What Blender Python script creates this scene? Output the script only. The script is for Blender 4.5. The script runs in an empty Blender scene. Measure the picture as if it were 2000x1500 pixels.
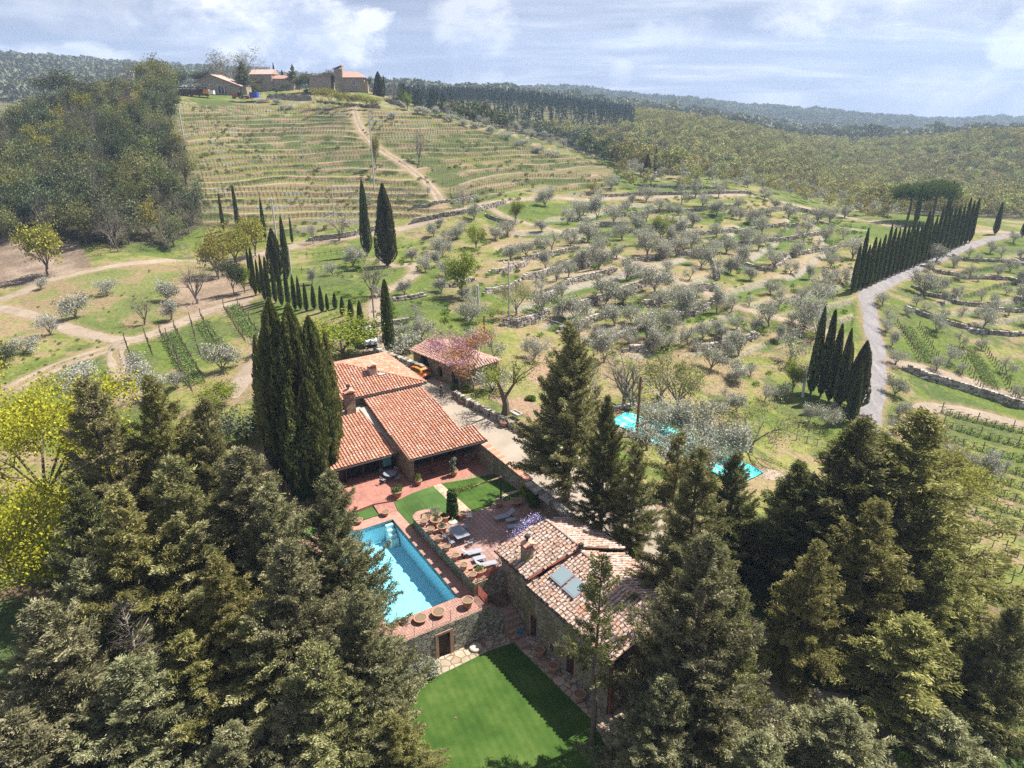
import bpy, bmesh, math, random
import numpy as np
from mathutils import Vector, Matrix

random.seed(7)
rng = np.random.default_rng(11)
R = math.radians
sc = bpy.context.scene
C = sc.collection

# ------------------------------------------------------------------ camera
CAM_H = 37.0
PITCH = R(22.2)
FPX = 1388.0            # focal length in pixels of the 2000 px wide photograph
cam_d = bpy.data.cameras.new('camera')
cam_d.sensor_width = 36.0
cam_d.lens = 36.0 * FPX / 2000.0
cam_d.clip_start = 0.5
cam_d.clip_end = 20000.0
cam = bpy.data.objects.new('camera', cam_d)
cam.location = (0, 0, CAM_H)
cam.rotation_euler = (math.pi / 2 - PITCH, 0, 0)
C.objects.link(cam)
sc.camera = cam

# ------------------------------------------------------------------ sun
SUN_EL = R(57)
SUN_DIR = Vector((0.90 * math.cos(SUN_EL), 0.436 * math.cos(SUN_EL), math.sin(SUN_EL))).normalized()
sd = bpy.data.lights.new('sun', 'SUN')
sd.energy = 5.0
sd.angle = R(0.55)
sd.color = (1.0, 0.95, 0.87)
so = bpy.data.objects.new('sun', sd)
so.rotation_euler = SUN_DIR.to_track_quat('Z', 'Y').to_euler()
so.location = (60, 30, 120)
C.objects.link(so)

sc.view_settings.view_transform = 'Standard'
sc.view_settings.look = 'None'
sc.view_settings.exposure = 1.25
sc.view_settings.gamma = 1.0
sc.view_settings.use_curve_mapping = False
sc.render.engine = 'CYCLES'
cy = sc.cycles
cy.max_bounces = 6
cy.diffuse_bounces = 2
cy.glossy_bounces = 2
cy.transmission_bounces = 4
cy.transparent_max_bounces = 8
cy.volume_bounces = 0
cy.use_denoising = False
cy.use_adaptive_sampling = False
cy.caustics_reflective = False
cy.caustics_refractive = False


def px_dir(px, py):
    x = (px - 1000) / FPX
    y = (750 - py) / FPX
    return np.array([x, math.cos(PITCH) + y * math.sin(PITCH), -math.sin(PITCH) + y * math.cos(PITCH)])


# ------------------------------------------------------------------ world
world = bpy.data.worlds.new('World')
sc.world = world
world.use_nodes = True
nt = world.node_tree
nt.nodes.clear()
N = nt.nodes.new
Lk = nt.links.new


def wmath(op, a, b=None, c=None, clamp=False):
    n = N('ShaderNodeMath'); n.operation = op; n.use_clamp = clamp
    for i, v in enumerate((a, b, c)):
        if v is None: continue
        if isinstance(v, (int, float)): n.inputs[i].default_value = v
        else: Lk(v, n.inputs[i])
    return n.outputs[0]


def wmix(fac, a, b):
    n = N('ShaderNodeMix'); n.data_type = 'RGBA'
    for s, v in ((n.inputs[0], fac), (n.inputs[6], a), (n.inputs[7], b)):
        if isinstance(v, (int, float)): s.default_value = v
        elif isinstance(v, tuple): s.default_value = (*v, 1)
        else: Lk(v, s)
    return n.outputs[2]


sky = N('ShaderNodeTexSky'); sky.sky_type = 'NISHITA'; sky.sun_disc = False
sky.sun_elevation = SUN_EL
sky.sun_rotation = math.atan2(SUN_DIR.x, SUN_DIR.y)
sky.altitude = 400; sky.air_density = 1.0; sky.dust_density = 2.0
tc = N('ShaderNodeTexCoord')
sep = N('ShaderNodeSeparateXYZ'); Lk(tc.outputs['Generated'], sep.inputs[0])
dz = wmath('MAXIMUM', sep.outputs[2], 0.0)
dzz = wmath('ADD', dz, 0.09)
cx = wmath('DIVIDE', sep.outputs[0], dzz); cyy = wmath('DIVIDE', sep.outputs[1], dzz)
comb = N('ShaderNodeCombineXYZ'); Lk(cx, comb.inputs[0]); Lk(cyy, comb.inputs[1])


def wnoise(vec, scale, detail, rough=0.55, dist=0.0):
    n = N('ShaderNodeTexNoise'); n.inputs['Scale'].default_value = scale
    n.inputs['Detail'].default_value = detail; n.inputs['Roughness'].default_value = rough
    n.inputs['Distortion'].default_value = dist
    Lk(vec, n.inputs['Vector']); return n.outputs[0]


def wramp(fac, stops):
    n = N('ShaderNodeValToRGB'); Lk(fac, n.inputs[0])
    el = n.color_ramp.elements
    while len(el) > 1: el.remove(el[0])
    el[0].position = stops[0][0]; el[0].color = (*stops[0][1], 1)
    for p, c in stops[1:]:
        e = el.new(p); e.color = (*c, 1)
    return n.outputs[0]


# the grey-blue stratus deck, broken by brighter gaps
mp = N('ShaderNodeMapping'); Lk(comb.outputs[0], mp.inputs[0]); mp.inputs['Location'].default_value = (3.7, 1.3, 0)
mp.inputs['Scale'].default_value = (1.1, 1.5, 1)
n1 = wnoise(mp.outputs[0], 0.55, 9, 0.55, 0.3)
deck = wramp(n1, [(0.38, (3.1, 3.5, 5.0)), (0.48, (3.9, 4.3, 5.8)), (0.56, (5.1, 5.5, 6.9)), (0.66, (8.2, 8.4, 9.2))])
# fine billows in direction space
mp2 = N('ShaderNodeMapping'); Lk(tc.outputs['Generated'], mp2.inputs[0]); mp2.inputs['Scale'].default_value = (1, 1, 1.9)
n2 = wnoise(mp2.outputs[0], 9.0, 12, 0.62, 0.2)
n3 = wnoise(mp2.outputs[0], 2.6, 5, 0.5, 0.1)
sky_s = N('ShaderNodeMix'); sky_s.data_type = 'RGBA'; sky_s.blend_type = 'MIX'
gap = wramp(n3, [(0.56, (0, 0, 0)), (0.70, (1, 1, 1))])
base = wmix(wmath('MULTIPLY', gap, 0.06), deck, sky.outputs[0])


def cloud(px, py, rx, ry, lo, hi):
    """a cumulus standing in the given direction: noise-broken ellipse, 0..1"""
    d = px_dir(px, py); d = d / np.linalg.norm(d)
    r = np.cross(d, [0, 0, 1]); r /= np.linalg.norm(r); u = np.cross(r, d)
    def dot(v):
        n = N('ShaderNodeVectorMath'); n.operation = 'DOT_PRODUCT'
        Lk(tc.outputs['Generated'], n.inputs[0]); n.inputs[1].default_value = tuple(v); return n.outputs['Value']
    a = wmath('DIVIDE', dot(r), rx); b = wmath('DIVIDE', dot(u), ry)
    q = wmath('ADD', wmath('MULTIPLY', a, a), wmath('MULTIPLY', b, b))
    q = wmath('ADD', q, wmath('MULTIPLY', wmath('SUBTRACT', 0.5, n2), 4.0))
    f = wramp(q, [(lo, (1, 1, 1)), (hi, (0, 0, 0))])
    front = wmath('GREATER_THAN', dot(d), 0.5)
    return wmath('MULTIPLY', f, front)


lit = wramp(n2, [(0.40, (5.2, 5.7, 7.6)), (0.47, (7.6, 7.9, 9.2)), (0.56, (11.4, 11.2, 11.2))])
col = base
for args, amt in (((560, 60, 0.115, 0.060, 0.55, 1.15), 0.95), ((430, 40, 0.09, 0.045, 0.3, 1.3), 0.6),
                  ((930, 70, 0.055, 0.075, 0.2, 1.5), 0.55), ((110, 108, 0.085, 0.014, 0.3, 1.4), 0.75),
                  ((1210, 145, 0.02, 0.018, 0.1, 1.9), 0.5), ((1700, 20, 0.14, 0.035, 0.1, 1.5), 0.6),
                  ((1990, 80, 0.03, 0.03, 0.4, 1.2), 0.6), ((1330, 60, 0.06, 0.02, 0.1, 1.4), 0.45),
                  ((1800, 165, 0.09, 0.022, 0.1, 1.5), 0.5), ((250, 20, 0.12, 0.03, 0.1, 1.5), 0.3)):
    f = cloud(*args)
    col = wmix(wmath('MULTIPLY', f, amt), col, lit)
# paler towards the horizon
hz = wramp(dz, [(0.0, (1, 1, 1)), (0.10, (0, 0, 0))])
col = wmix(wmath('MULTIPLY', hz, 0.3), col, (6.6, 7.2, 9.4))
cm_ = N('ShaderNodeMix'); cm_.data_type = 'RGBA'; cm_.blend_type = 'MULTIPLY'; cm_.inputs[0].default_value = 1.0; Lk(col, cm_.inputs[6]); cm_.inputs[7].default_value = (.88, .88, .885, 1); col = cm_.outputs[2]
bg = N('ShaderNodeBackground'); bg.inputs[1].default_value = 0.05
out = N('ShaderNodeOutputWorld')
Lk(col, bg.inputs[0]); Lk(bg.outputs[0], out.inputs[0])

# ------------------------------------------------------------------ materials
MATS = {}


class NB:
    """small node builder"""
    def __init__(s, name):
        m = bpy.data.materials.new(name); m.use_nodes = True
        s.m = m; s.t = m.node_tree; s.t.nodes.clear()
        s.out = s.t.nodes.new('ShaderNodeOutputMaterial')
        s._tc = None
        MATS[name] = m
    def n(s, typ, **kw):
        n = s.t.nodes.new(typ)
        for k, v in kw.items(): setattr(n, k, v)
        return n
    def l(s, a, b): s.t.links.new(a, b)
    def put(s, sock, v):
        if v is None: return
        if isinstance(v, (int, float)): sock.default_value = v
        elif isinstance(v, tuple):
            sock.default_value = (*v, 1) if (len(v) == 3 and len(sock.default_value) == 4) else v
        else: s.l(v, sock)
    def co(s, kind='Object'):
        if s._tc is None: s._tc = s.n('ShaderNodeTexCoord')
        return s._tc.outputs[kind]
    def pos(s):
        return s.n('ShaderNodeNewGeometry').outputs['Position']
    def mapv(s, v, scale=(1, 1, 1), rot=(0, 0, 0), loc=(0, 0, 0)):
        n = s.n('ShaderNodeMapping'); s.l(v, n.inputs[0])
        n.inputs['Scale'].default_value = scale; n.inputs['Rotation'].default_value = rot; n.inputs['Location'].default_value = loc
        return n.outputs[0]
    def noise(s, v, scale, detail=4, rough=0.55, dist=0.0):
        n = s.n('ShaderNodeTexNoise'); s.l(v, n.inputs['Vector'])
        n.inputs['Scale'].default_value = scale; n.inputs['Detail'].default_value = detail
        n.inputs['Roughness'].default_value = rough; n.inputs['Distortion'].default_value = dist
        return n.outputs[0]
    def voro(s, v, scale, feature='F1', rand=1.0):
        n = s.n('ShaderNodeTexVoronoi', feature=feature); s.l(v, n.inputs['Vector'])
        n.inputs['Scale'].default_value = scale; n.inputs['Randomness'].default_value = rand
        return n
    def ramp(s, f, stops, interp='LINEAR'):
        n = s.n('ShaderNodeValToRGB'); s.put(n.inputs[0], f)
        n.color_ramp.interpolation = interp
        el = n.color_ramp.elements
        while len(el) > 1: el.remove(el[0])
        def c4(c): return (c, c, c, 1) if isinstance(c, (int, float)) else (*c, 1)
        el[0].position = stops[0][0]; el[0].color = c4(stops[0][1])
        for p, c in stops[1:]:
            e = el.new(p); e.color = c4(c)
        return n.outputs[0]
    def mix(s, f, a, b, blend='MIX'):
        n = s.n('ShaderNodeMix', data_type='RGBA', blend_type=blend)
        s.put(n.inputs[0], f); s.put(n.inputs[6], a); s.put(n.inputs[7], b)
        return n.outputs[2]
    def math(s, op, a, b=None, clamp=False):
        n = s.n('ShaderNodeMath', operation=op, use_clamp=clamp)
        s.put(n.inputs[0], a); s.put(n.inputs[1], b); return n.outputs[0]
    def attr(s, name):
        n = s.n('ShaderNodeAttribute', attribute_name=name); return n
    def bump(s, h, strength=0.5, dist=0.05, normal=None):
        n = s.n('ShaderNodeBump'); n.inputs['Strength'].default_value = strength; n.inputs['Distance'].default_value = dist
        s.l(h, n.inputs['Height'])
        if normal is not None: s.l(normal, n.inputs['Normal'])
        return n.outputs[0]
    def rand(s):
        return s.n('ShaderNodeObjectInfo').outputs['Random']
    def bsdf(s, col, rough=0.8, normal=None, metal=0.0, spec=0.3, emit=None, alpha=None):
        b = s.n('ShaderNodeBsdfPrincipled')
        s.put(b.inputs['Base Color'], col); s.put(b.inputs['Roughness'], rough)
        s.put(b.inputs['Metallic'], metal); s.put(b.inputs['Specular IOR Level'], spec)
        if normal is not None: s.l(normal, b.inputs['Normal'])
        s.l(b.outputs[0], s.out.inputs['Surface'])
        return b


def simple(name, col, rough=0.7, var=0.12, scale=8.0, bump=0.0, metal=0.0, spec=0.3):
    b = NB(name)
    n = b.noise(b.co(), scale, 5)
    lo = tuple(c * (1 - var) for c in col); hi = tuple(min(1, c * (1 + var)) for c in col)
    c = b.ramp(n, [(0.3, lo), (0.7, hi)])
    nm = b.bump(n, bump, 0.03) if bump else None
    b.bsdf(c, rough, nm, metal, spec)
    return b.m


def foliage(name, cols, trans=0.25, hue_var=0.12, scale=0.9):
    """cols: dark, mid, light leaf colours. 'tint' is a per-leaf attribute."""
    b = NB(name)
    t = b.attr('tint').outputs['Fac']
    n = b.noise(b.co(), scale, 3)
    f = b.math('ADD', b.math('MULTIPLY', t, 0.62), b.math('MULTIPLY', n, 0.38))
    c = b.ramp(f, [(0.22, cols[0]), (0.5, cols[1]), (0.80, cols[2])])
    r = b.rand()
    hsv = b.n('ShaderNodeHueSaturation'); b.l(c, hsv.inputs['Color'])
    b.l(b.math('ADD', b.math('MULTIPLY', r, hue_var * 0.35), 0.5 - hue_var * 0.175), hsv.inputs['Hue'])
    r2 = b.math('FRACT', b.math('MULTIPLY', r, 7.31))
    b.l(b.math('ADD', b.math('MULTIPLY', r2, hue_var * 3.2), 1 - hue_var * 1.6), hsv.inputs['Value'])
    d = b.n('ShaderNodeBsdfDiffuse'); b.l(hsv.outputs[0], d.inputs[0])
    tr = b.n('ShaderNodeBsdfTranslucent')
    tcol = b.mix(0.4, hsv.outputs[0], (0.30, 0.34, 0.05)); b.l(tcol, tr.inputs[0])
    mx = b.n('ShaderNodeMixShader'); mx.inputs[0].default_value = trans
    b.l(d.outputs[0], mx.inputs[1]); b.l(tr.outputs[0], mx.inputs[2])
    b.l(mx.outputs[0], b.out.inputs['Surface'])
    return b.m


def stone_wall_mat(name, scale, cols, moss=0.0, squash=(1, 1, 1.6), mortar=(0.12, 0.1, 0.08), bumps=0.9, mossc=(0.10, 0.11, 0.03)):
    b = NB(name)
    v = b.mapv(b.co(), squash)
    vn = b.noise(v, scale * 0.8, 3)
    dv = b.n('ShaderNodeVectorMath', operation='ADD')
    cmb = b.n('ShaderNodeCombineXYZ'); b.l(b.math('MULTIPLY', vn, 0.25), cmb.inputs[0]); b.l(b.math('MULTIPLY', vn, 0.2), cmb.inputs[2])
    b.l(v, dv.inputs[0]); b.l(cmb.outputs[0], dv.inputs[1])
    vo = b.voro(dv.outputs[0], scale); ve = b.voro(dv.outputs[0], scale, 'DISTANCE_TO_EDGE')
    sep = b.n('ShaderNodeSeparateColor'); b.l(vo.outputs['Color'], sep.inputs[0])
    c = b.ramp(sep.outputs[0], [(0.0, cols[0]), (0.35, cols[1]), (0.7, cols[2]), (1.0, cols[3])])
    fine = b.noise(b.co(), scale * 9, 5, 0.65)
    c = b.mix(0.5, c, b.ramp(fine, [(0.25, 0.55), (0.75, 1.3)]), 'MULTIPLY')
    edge = b.ramp(ve.outputs['Distance'], [(0.015, 0.0), (0.09, 1.0)])
    c = b.mix(edge, mortar, c)
    if moss:
        mn = b.noise(b.co(), 0.55, 6, 0.65)
        mf = b.ramp(mn, [(0.48, 0.0), (0.62, moss)])
        c = b.mix(mf, c, b.mix(0.5, mossc, b.ramp(fine, [(0.2, (0.05, 0.05, 0.02)), (0.8, (0.2, 0.2, 0.08))])))
    h = b.math('ADD', b.math('MULTIPLY', edge, 0.8), b.math('MULTIPLY', fine, 0.5))
    b.bsdf(c, 0.9, b.bump(h, bumps, 0.08), spec=0.15)
    return b.m


M_wall = stone_wall_mat('house_stone', 2.6, [(0.16, 0.12, 0.085), (0.30, 0.22, 0.155), (0.40, 0.31, 0.22), (0.24, 0.21, 0.18)], mortar=(0.22, 0.18, 0.13))
M_mossy = stone_wall_mat('mossy_stone', 2.3, [(0.22, 0.185, 0.14), (0.35, 0.29, 0.22), (0.45, 0.38, 0.29), (0.29, 0.26, 0.21)], moss=0.7, mortar=(0.2, 0.17, 0.125), mossc=(0.22, 0.22, 0.07))
M_grey = stone_wall_mat('grey_rubble', 2.7, [(0.22, 0.205, 0.17), (0.36, 0.34, 0.28), (0.50, 0.47, 0.40), (0.32, 0.27, 0.2)], moss=0.25, mortar=(0.07, 0.065, 0.055))
M_retw = stone_wall_mat('retaining_stone', 3.0, [(0.21, 0.18, 0.14), (0.33, 0.28, 0.215), (0.45, 0.385, 0.3), (0.28, 0.25, 0.2)], moss=0.55, mortar=(0.12, 0.10, 0.08))
M_far_stone = stone_wall_mat('hamlet_stone', 1.3, [(0.26, 0.2, 0.15), (0.36, 0.28, 0.21), (0.44, 0.35, 0.27), (0.3, 0.25, 0.2)], mortar=(0.25, 0.2, 0.15))


def tile_mat(name, cols, lichen=0.3, lich_col=(0.55, 0.5, 0.44)):
    b = NB(name)
    t = b.attr('tint').outputs['Fac']
    r = b.math('FRACT', b.math('ADD', t, b.rand()))
    c = b.ramp(r, [(i / (len(cols) - 1), cc) for i, cc in enumerate(cols)])
    fine = b.noise(b.pos(), 9, 6, 0.7)
    big = b.noise(b.pos(), 0.7, 4, 0.6)
    f = b.ramp(b.math('ADD', b.math('MULTIPLY', fine, 0.65), b.math('MULTIPLY', big, 0.35)), [(0.5, 0.0), (0.63, lichen)])
    c = b.mix(f, c, lich_col)
    dk = b.noise(b.pos(), 4.5, 5, 0.7)
    c = b.mix(b.ramp(dk, [(0.3, 0.55), (0.45, 0.0)]), c, (0.07, 0.05, 0.045))
    b.bsdf(c, 0.85, b.bump(fine, 0.4, 0.02), spec=0.2)
    return b.m


M_tile = tile_mat('terracotta_tile', [(0.41, 0.17, 0.095), (0.53, 0.265, 0.17), (0.45, 0.185, 0.105), (0.57, 0.36, 0.26), (0.31, 0.135, 0.09), (0.49, 0.225, 0.135)], 0.6, (0.52, 0.42, 0.36))
M_tile_old = tile_mat('weathered_tile', [(0.32, 0.18, 0.12), (0.43, 0.31, 0.24), (0.24, 0.16, 0.12), (0.46, 0.37, 0.31), (0.42, 0.20, 0.12), (0.36, 0.28, 0.24)], 0.75, (0.54, 0.50, 0.47))
M_tile_far = tile_mat('barn_tile', [(0.31, 0.16, 0.12), (0.38, 0.22, 0.17), (0.32, 0.19, 0.15), (0.42, 0.30, 0.25)], 0.45, (0.45, 0.37, 0.33))


def paving(name, c1, c2, mortar, w=0.3, h=0.15, rot=0.0, stain=(0.12, 0.08, 0.07), msize=0.012):
    b = NB(name)
    v = b.mapv(b.co(), (1, 1, 1), (0, 0, rot))
    br = b.n('ShaderNodeTexBrick'); b.l(v, br.inputs['Vector'])
    br.inputs['Color1'].default_value = (*c1, 1); br.inputs['Color2'].default_value = (*c2, 1); br.inputs['Mortar'].default_value = (*mortar, 1)
    br.inputs['Scale'].default_value = 1.0; br.inputs['Mortar Size'].default_value = msize; br.inputs['Brick Width'].default_value = w; br.inputs['Row Height'].default_value = h
    br.inputs['Bias'].default_value = 0.0
    big = b.noise(b.co(), 0.9, 6, 0.65)
    c = b.mix(b.ramp(big, [(0.42, 0.0), (0.75, 0.6)]), br.outputs[0], stain)
    fine = b.noise(b.co(), 14, 5, 0.7)
    c = b.mix(0.7, c, b.ramp(fine, [(0.25, 0.6), (0.75, 1.25)]), 'MULTIPLY')
    b.bsdf(c, 0.8, b.bump(b.math('SUBTRACT', fine, br.outputs['Fac']), 0.4, 0.02), spec=0.25)
    return b.m


M_deck = paving('pool_brick', (0.38, 0.19, 0.14), (0.45, 0.26, 0.20), (0.22, 0.15, 0.12), 0.33, 0.165, math.pi / 2)
M_planks = paving('long_brick_deck', (0.37, 0.19, 0.145), (0.44, 0.26, 0.20), (0.16, 0.10, 0.08), 0.5, 0.2, 0, msize=0.02)
M_patio = paving('patio_tile', (0.31, 0.185, 0.15), (0.38, 0.24, 0.20), (0.12, 0.08, 0.07), 0.42, 0.42, 0.0, stain=(0.16, 0.10, 0.085), msize=0.02)
M_terr = paving('terrace_brick', (0.36, 0.13, 0.095), (0.42, 0.19, 0.14), (0.26, 0.15, 0.12), 0.3, 0.15, 0.0)
M_path = stone_wall_mat('path_stone', 2.4, [(0.34, 0.24, 0.17), (0.45, 0.33, 0.24), (0.50, 0.40, 0.30), (0.38, 0.28, 0.2)], squash=(1, 1, 1), mortar=(0.26, 0.2, 0.14), bumps=0.4)
M_flag = stone_wall_mat('flagstone', 1.6, [(0.30, 0.22, 0.16), (0.42, 0.32, 0.24), (0.46, 0.37, 0.29), (0.33, 0.26, 0.2)], squash=(1, 1, 1), mortar=(0.14, 0.11, 0.07), bumps=0.5, moss=0.3)


def lawn_mat(name, a, bcol, c3, stripe_rot, period=0.9):
    b = NB(name)
    fine = b.noise(b.co(), 22, 4, 0.7)
    big = b.noise(b.co(), 0.5, 4, 0.6)
    v = b.mapv(b.co(), (1, 1, 1), (0, 0, stripe_rot))
    w = b.n('ShaderNodeTexWave', wave_type='BANDS', bands_direction='Y'); b.l(v, w.inputs['Vector'])
    w.inputs['Scale'].default_value = 1.0 / period / 2.0 * math.pi / 3.14; w.inputs['Distortion'].default_value = 1.2
    w.inputs['Detail'].default_value = 2; w.inputs['Detail Scale'].default_value = 1.5
    f = b.math('ADD', b.math('MULTIPLY', w.outputs['Fac'], 0.035), b.math('ADD', b.math('MULTIPLY', fine, 0.5), b.math('MULTIPLY', big, 0.55)))
    c = b.ramp(f, [(0.34, a), (0.55, bcol), (0.78, c3)])
    b.bsdf(c, 0.9, b.bump(fine, 0.9, 0.05), spec=0.1)
    return b.m


M_lawn = lawn_mat('lawn', (0.016, 0.044, 0.008), (0.046, 0.092, 0.015), (0.11, 0.15, 0.038), 0.15)
M_lawn2 = lawn_mat('terrace_lawn', (0.032, 0.072, 0.018), (0.06, 0.115, 0.028), (0.11, 0.17, 0.05), 0.1, 0.5)

b_ = NB('gravel')
_f = b_.noise(b_.pos(), 9, 6, 0.75); _g = b_.noise(b_.pos(), 0.35, 5, 0.6)
_c = b_.ramp(b_.math('ADD', b_.math('MULTIPLY', _f, 0.7), b_.math('MULTIPLY', _g, 0.4)), [(0.35, (0.17, 0.14, 0.11)), (0.55, (0.28, 0.235, 0.185)), (0.75, (0.38, 0.325, 0.27))])
b_.bsdf(_c, 0.95, b_.bump(_f, 0.7, 0.03), spec=0.1); M_gravel = b_.m

b_ = NB('dirt_road')
_f = b_.noise(b_.pos(), 3.0, 7, 0.7); _g = b_.noise(b_.pos(), 0.25, 4, 0.6)
_c = b_.ramp(b_.math('ADD', b_.math('MULTIPLY', _f, 0.6), b_.math('MULTIPLY', _g, 0.45)), [(0.32, (0.14, 0.11, 0.075)), (0.52, (0.245, 0.195, 0.145)), (0.72, (0.35, 0.29, 0.225))])
b_.bsdf(_c, 0.95, b_.bump(_f, 0.6, 0.08), spec=0.1); M_dirt = b_.m

b_ = NB('lane_gravel')
_f = b_.noise(b_.pos(), 2.2, 8, 0.7); _g = b_.noise(b_.mapv(b_.pos(), (1, 0.2, 1)), 0.8, 4, 0.6)
_c = b_.ramp(b_.math('ADD', b_.math('MULTIPLY', _f, 0.6), b_.math('MULTIPLY', _g, 0.45)), [(0.32, (0.115, 0.105, 0.105)), (0.52, (0.185, 0.172, 0.17)), (0.72, (0.27, 0.25, 0.25))])
b_.bsdf(_c, 0.9, b_.bump(_f, 0.5, 0.05), spec=0.15); M_lane = b_.m

# foliage colours
F_con = foliage('conifer_green', [(0.020, 0.025, 0.010), (0.20, 0.19, 0.082), (0.54, 0.50, 0.27)], 0.3, 0.10, 0.5)
F_con_b = foliage('conifer_grey_green', [(0.025, 0.030, 0.014), (0.215, 0.21, 0.11), (0.54, 0.515, 0.31)], 0.3, 0.10, 0.5)
F_con_d = foliage('conifer_deep_green', [(0.014, 0.020, 0.009), (0.115, 0.12, 0.05), (0.36, 0.345, 0.16)], 0.25, 0.10, 0.5)
F_con_o = foliage('conifer_olive_gold', [(0.022, 0.026, 0.009), (0.205, 0.195, 0.066), (0.52, 0.475, 0.20)], 0.32, 0.08, 0.5)
F_cyp = foliage('cypress_green', [(0.010, 0.018, 0.007), (0.065, 0.084, 0.026), (0.24, 0.255, 0.09)], 0.12, 0.08, 1.2)
F_cyp_h = foliage('house_cypress_green', [(0.014, 0.022, 0.008), (0.10, 0.115, 0.038), (0.32, 0.32, 0.125)], 0.2, 0.08, 1.2)
F_cyp_b = foliage('cypress_brownish', [(0.02, 0.018, 0.010), (0.075, 0.066, 0.03), (0.17, 0.15, 0.075)], 0.12, 0.08, 1.2)
F_olive = foliage('olive_leaf', [(0.12, 0.12, 0.09), (0.37, 0.365, 0.305), (0.62, 0.60, 0.54)], 0.22, 0.05, 1.0)
F_oak_d = foliage('holm_oak_leaf', [(0.018, 0.026, 0.018), (0.085, 0.10, 0.055), (0.23, 0.245, 0.14)], 0.15, 0.20, 0.7)
F_oak_g = foliage('oak_spring_leaf', [(0.05, 0.06, 0.025), (0.16, 0.17, 0.07), (0.32, 0.32, 0.14)], 0.3, 0.20, 0.7)
F_oak_y = foliage('oak_yellow_leaf', [(0.10, 0.09, 0.02), (0.27, 0.24, 0.05), (0.47, 0.42, 0.10)], 0.3, 0.08, 0.7)
F_oak_b = foliage('bare_oak_twigs', [(0.06, 0.05, 0.042), (0.13, 0.115, 0.09), (0.2, 0.18, 0.14)], 0.15, 0.08, 0.7)
F_lime = foliage('lime_leaf', [(0.065, 0.09, 0.014), (0.18, 0.23, 0.03), (0.34, 0.38, 0.06)], 0.35, 0.06, 0.8)
F_yel = foliage('golden_leaf', [(0.13, 0.12, 0.012), (0.33, 0.31, 0.03), (0.52, 0.48, 0.06)], 0.35, 0.06, 0.8)
F_pale = foliage('pale_spring_leaf', [(0.10, 0.105, 0.035), (0.23, 0.24, 0.085), (0.38, 0.385, 0.16)], 0.3, 0.06, 0.8)
F_pink = foliage('judas_blossom', [(0.28, 0.12, 0.17), (0.47, 0.24, 0.32), (0.62, 0.42, 0.46)], 0.25, 0.0, 0.8)
F_orange = foliage('copper_leaf', [(0.24, 0.10, 0.04), (0.45, 0.20, 0.08), (0.6, 0.33, 0.16)], 0.3, 0.0, 0.8)
F_wist = foliage('wisteria_blossom', [(0.25, 0.2, 0.4), (0.42, 0.36, 0.62), (0.62, 0.57, 0.8)], 0.2, 0.0, 3)
F_pine = foliage('stone_pine_needles', [(0.018, 0.034, 0.012), (0.06, 0.10, 0.03), (0.14, 0.2, 0.06)], 0.12, 0.08, 0.8)
F_shrub = foliage('shrub_leaf', [(0.03, 0.06, 0.012), (0.09, 0.15, 0.03), (0.2, 0.28, 0.08)], 0.25, 0.12, 2)
F_shrubg = foliage('grey_shrub_leaf', [(0.10, 0.11, 0.08), (0.22, 0.24, 0.18), (0.38, 0.4, 0.32)], 0.25, 0.08, 2)
F_for = foliage('forest_leaf', [(0.12, 0.115, 0.045), (0.28, 0.262, 0.10), (0.42, 0.39, 0.165)], 0.2, 0.20, 0.05)
F_fordk = foliage('dark_conifer_leaf', [(0.006, 0.012, 0.012), (0.016, 0.028, 0.026), (0.04, 0.056, 0.045)], 0.1, 0.1, 0.05)
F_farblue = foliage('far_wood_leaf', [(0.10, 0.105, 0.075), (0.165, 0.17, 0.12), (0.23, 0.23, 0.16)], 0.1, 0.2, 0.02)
F_bean = foliage('bean_leaf', [(0.06, 0.10, 0.035), (0.16, 0.225, 0.075), (0.30, 0.36, 0.15)], 0.25, 0.05, 1.2)
F_weed = foliage('weed_leaf', [(0.04, 0.085, 0.015), (0.11, 0.20, 0.03), (0.24, 0.33, 0.07)], 0.25, 0.18, 0.5)
M_bark = simple('bark', (0.13, 0.10, 0.075), 0.95, 0.35, 6, 0.8)
M_barkg = simple('grey_bark', (0.22, 0.19, 0.16), 0.95, 0.3, 6, 0.8)
M_twig = simple('dry_twig', (0.30, 0.26, 0.22), 0.95, 0.25, 3)
M_pot = simple('terracotta_pot', (0.40, 0.20, 0.13), 0.8, 0.22, 6, 0.2)
M_pottop = simple('potting_soil', (0.16, 0.12, 0.075), 0.95, 0.35, 18, 0.8)
M_greymetal = simple('grey_metal', (0.21, 0.225, 0.26), 0.55, 0.06, 4, spec=0.3)
M_sling = simple('grey_sling', (0.26, 0.265, 0.30), 0.7, 0.06, 30)
M_white = simple('white_paint', (0.72, 0.72, 0.70), 0.6, 0.06, 3)
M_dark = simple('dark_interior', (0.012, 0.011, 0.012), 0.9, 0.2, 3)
M_wood = simple('dark_wood', (0.07, 0.042, 0.028), 0.7, 0.3, 6, 0.3)
M_wood2 = simple('aged_wood', (0.26, 0.17, 0.11), 0.8, 0.25, 6, 0.3)
M_rail = simple('rust_red_rail', (0.33, 0.09, 0.06), 0.6, 0.15, 6)
M_rust = simple('rusty_pole', (0.20, 0.10, 0.055), 0.8, 0.35, 4, 0.3)
M_pole = simple('concrete_pole', (0.46, 0.45, 0.42), 0.9, 0.1, 2)
M_wire = simple('power_wire', (0.36, 0.36, 0.36), 0.5, 0.05, 2)
M_post = simple('vineyard_post', (0.15, 0.115, 0.08), 0.9, 0.3, 3)
M_plaster = simple('pale_plaster', (0.36, 0.31, 0.27), 0.9, 0.18, 3, 0.3)
M_lead = simple('lead_gutter', (0.05, 0.045, 0.045), 0.75, 0.15, 4, spec=0.15)
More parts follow.
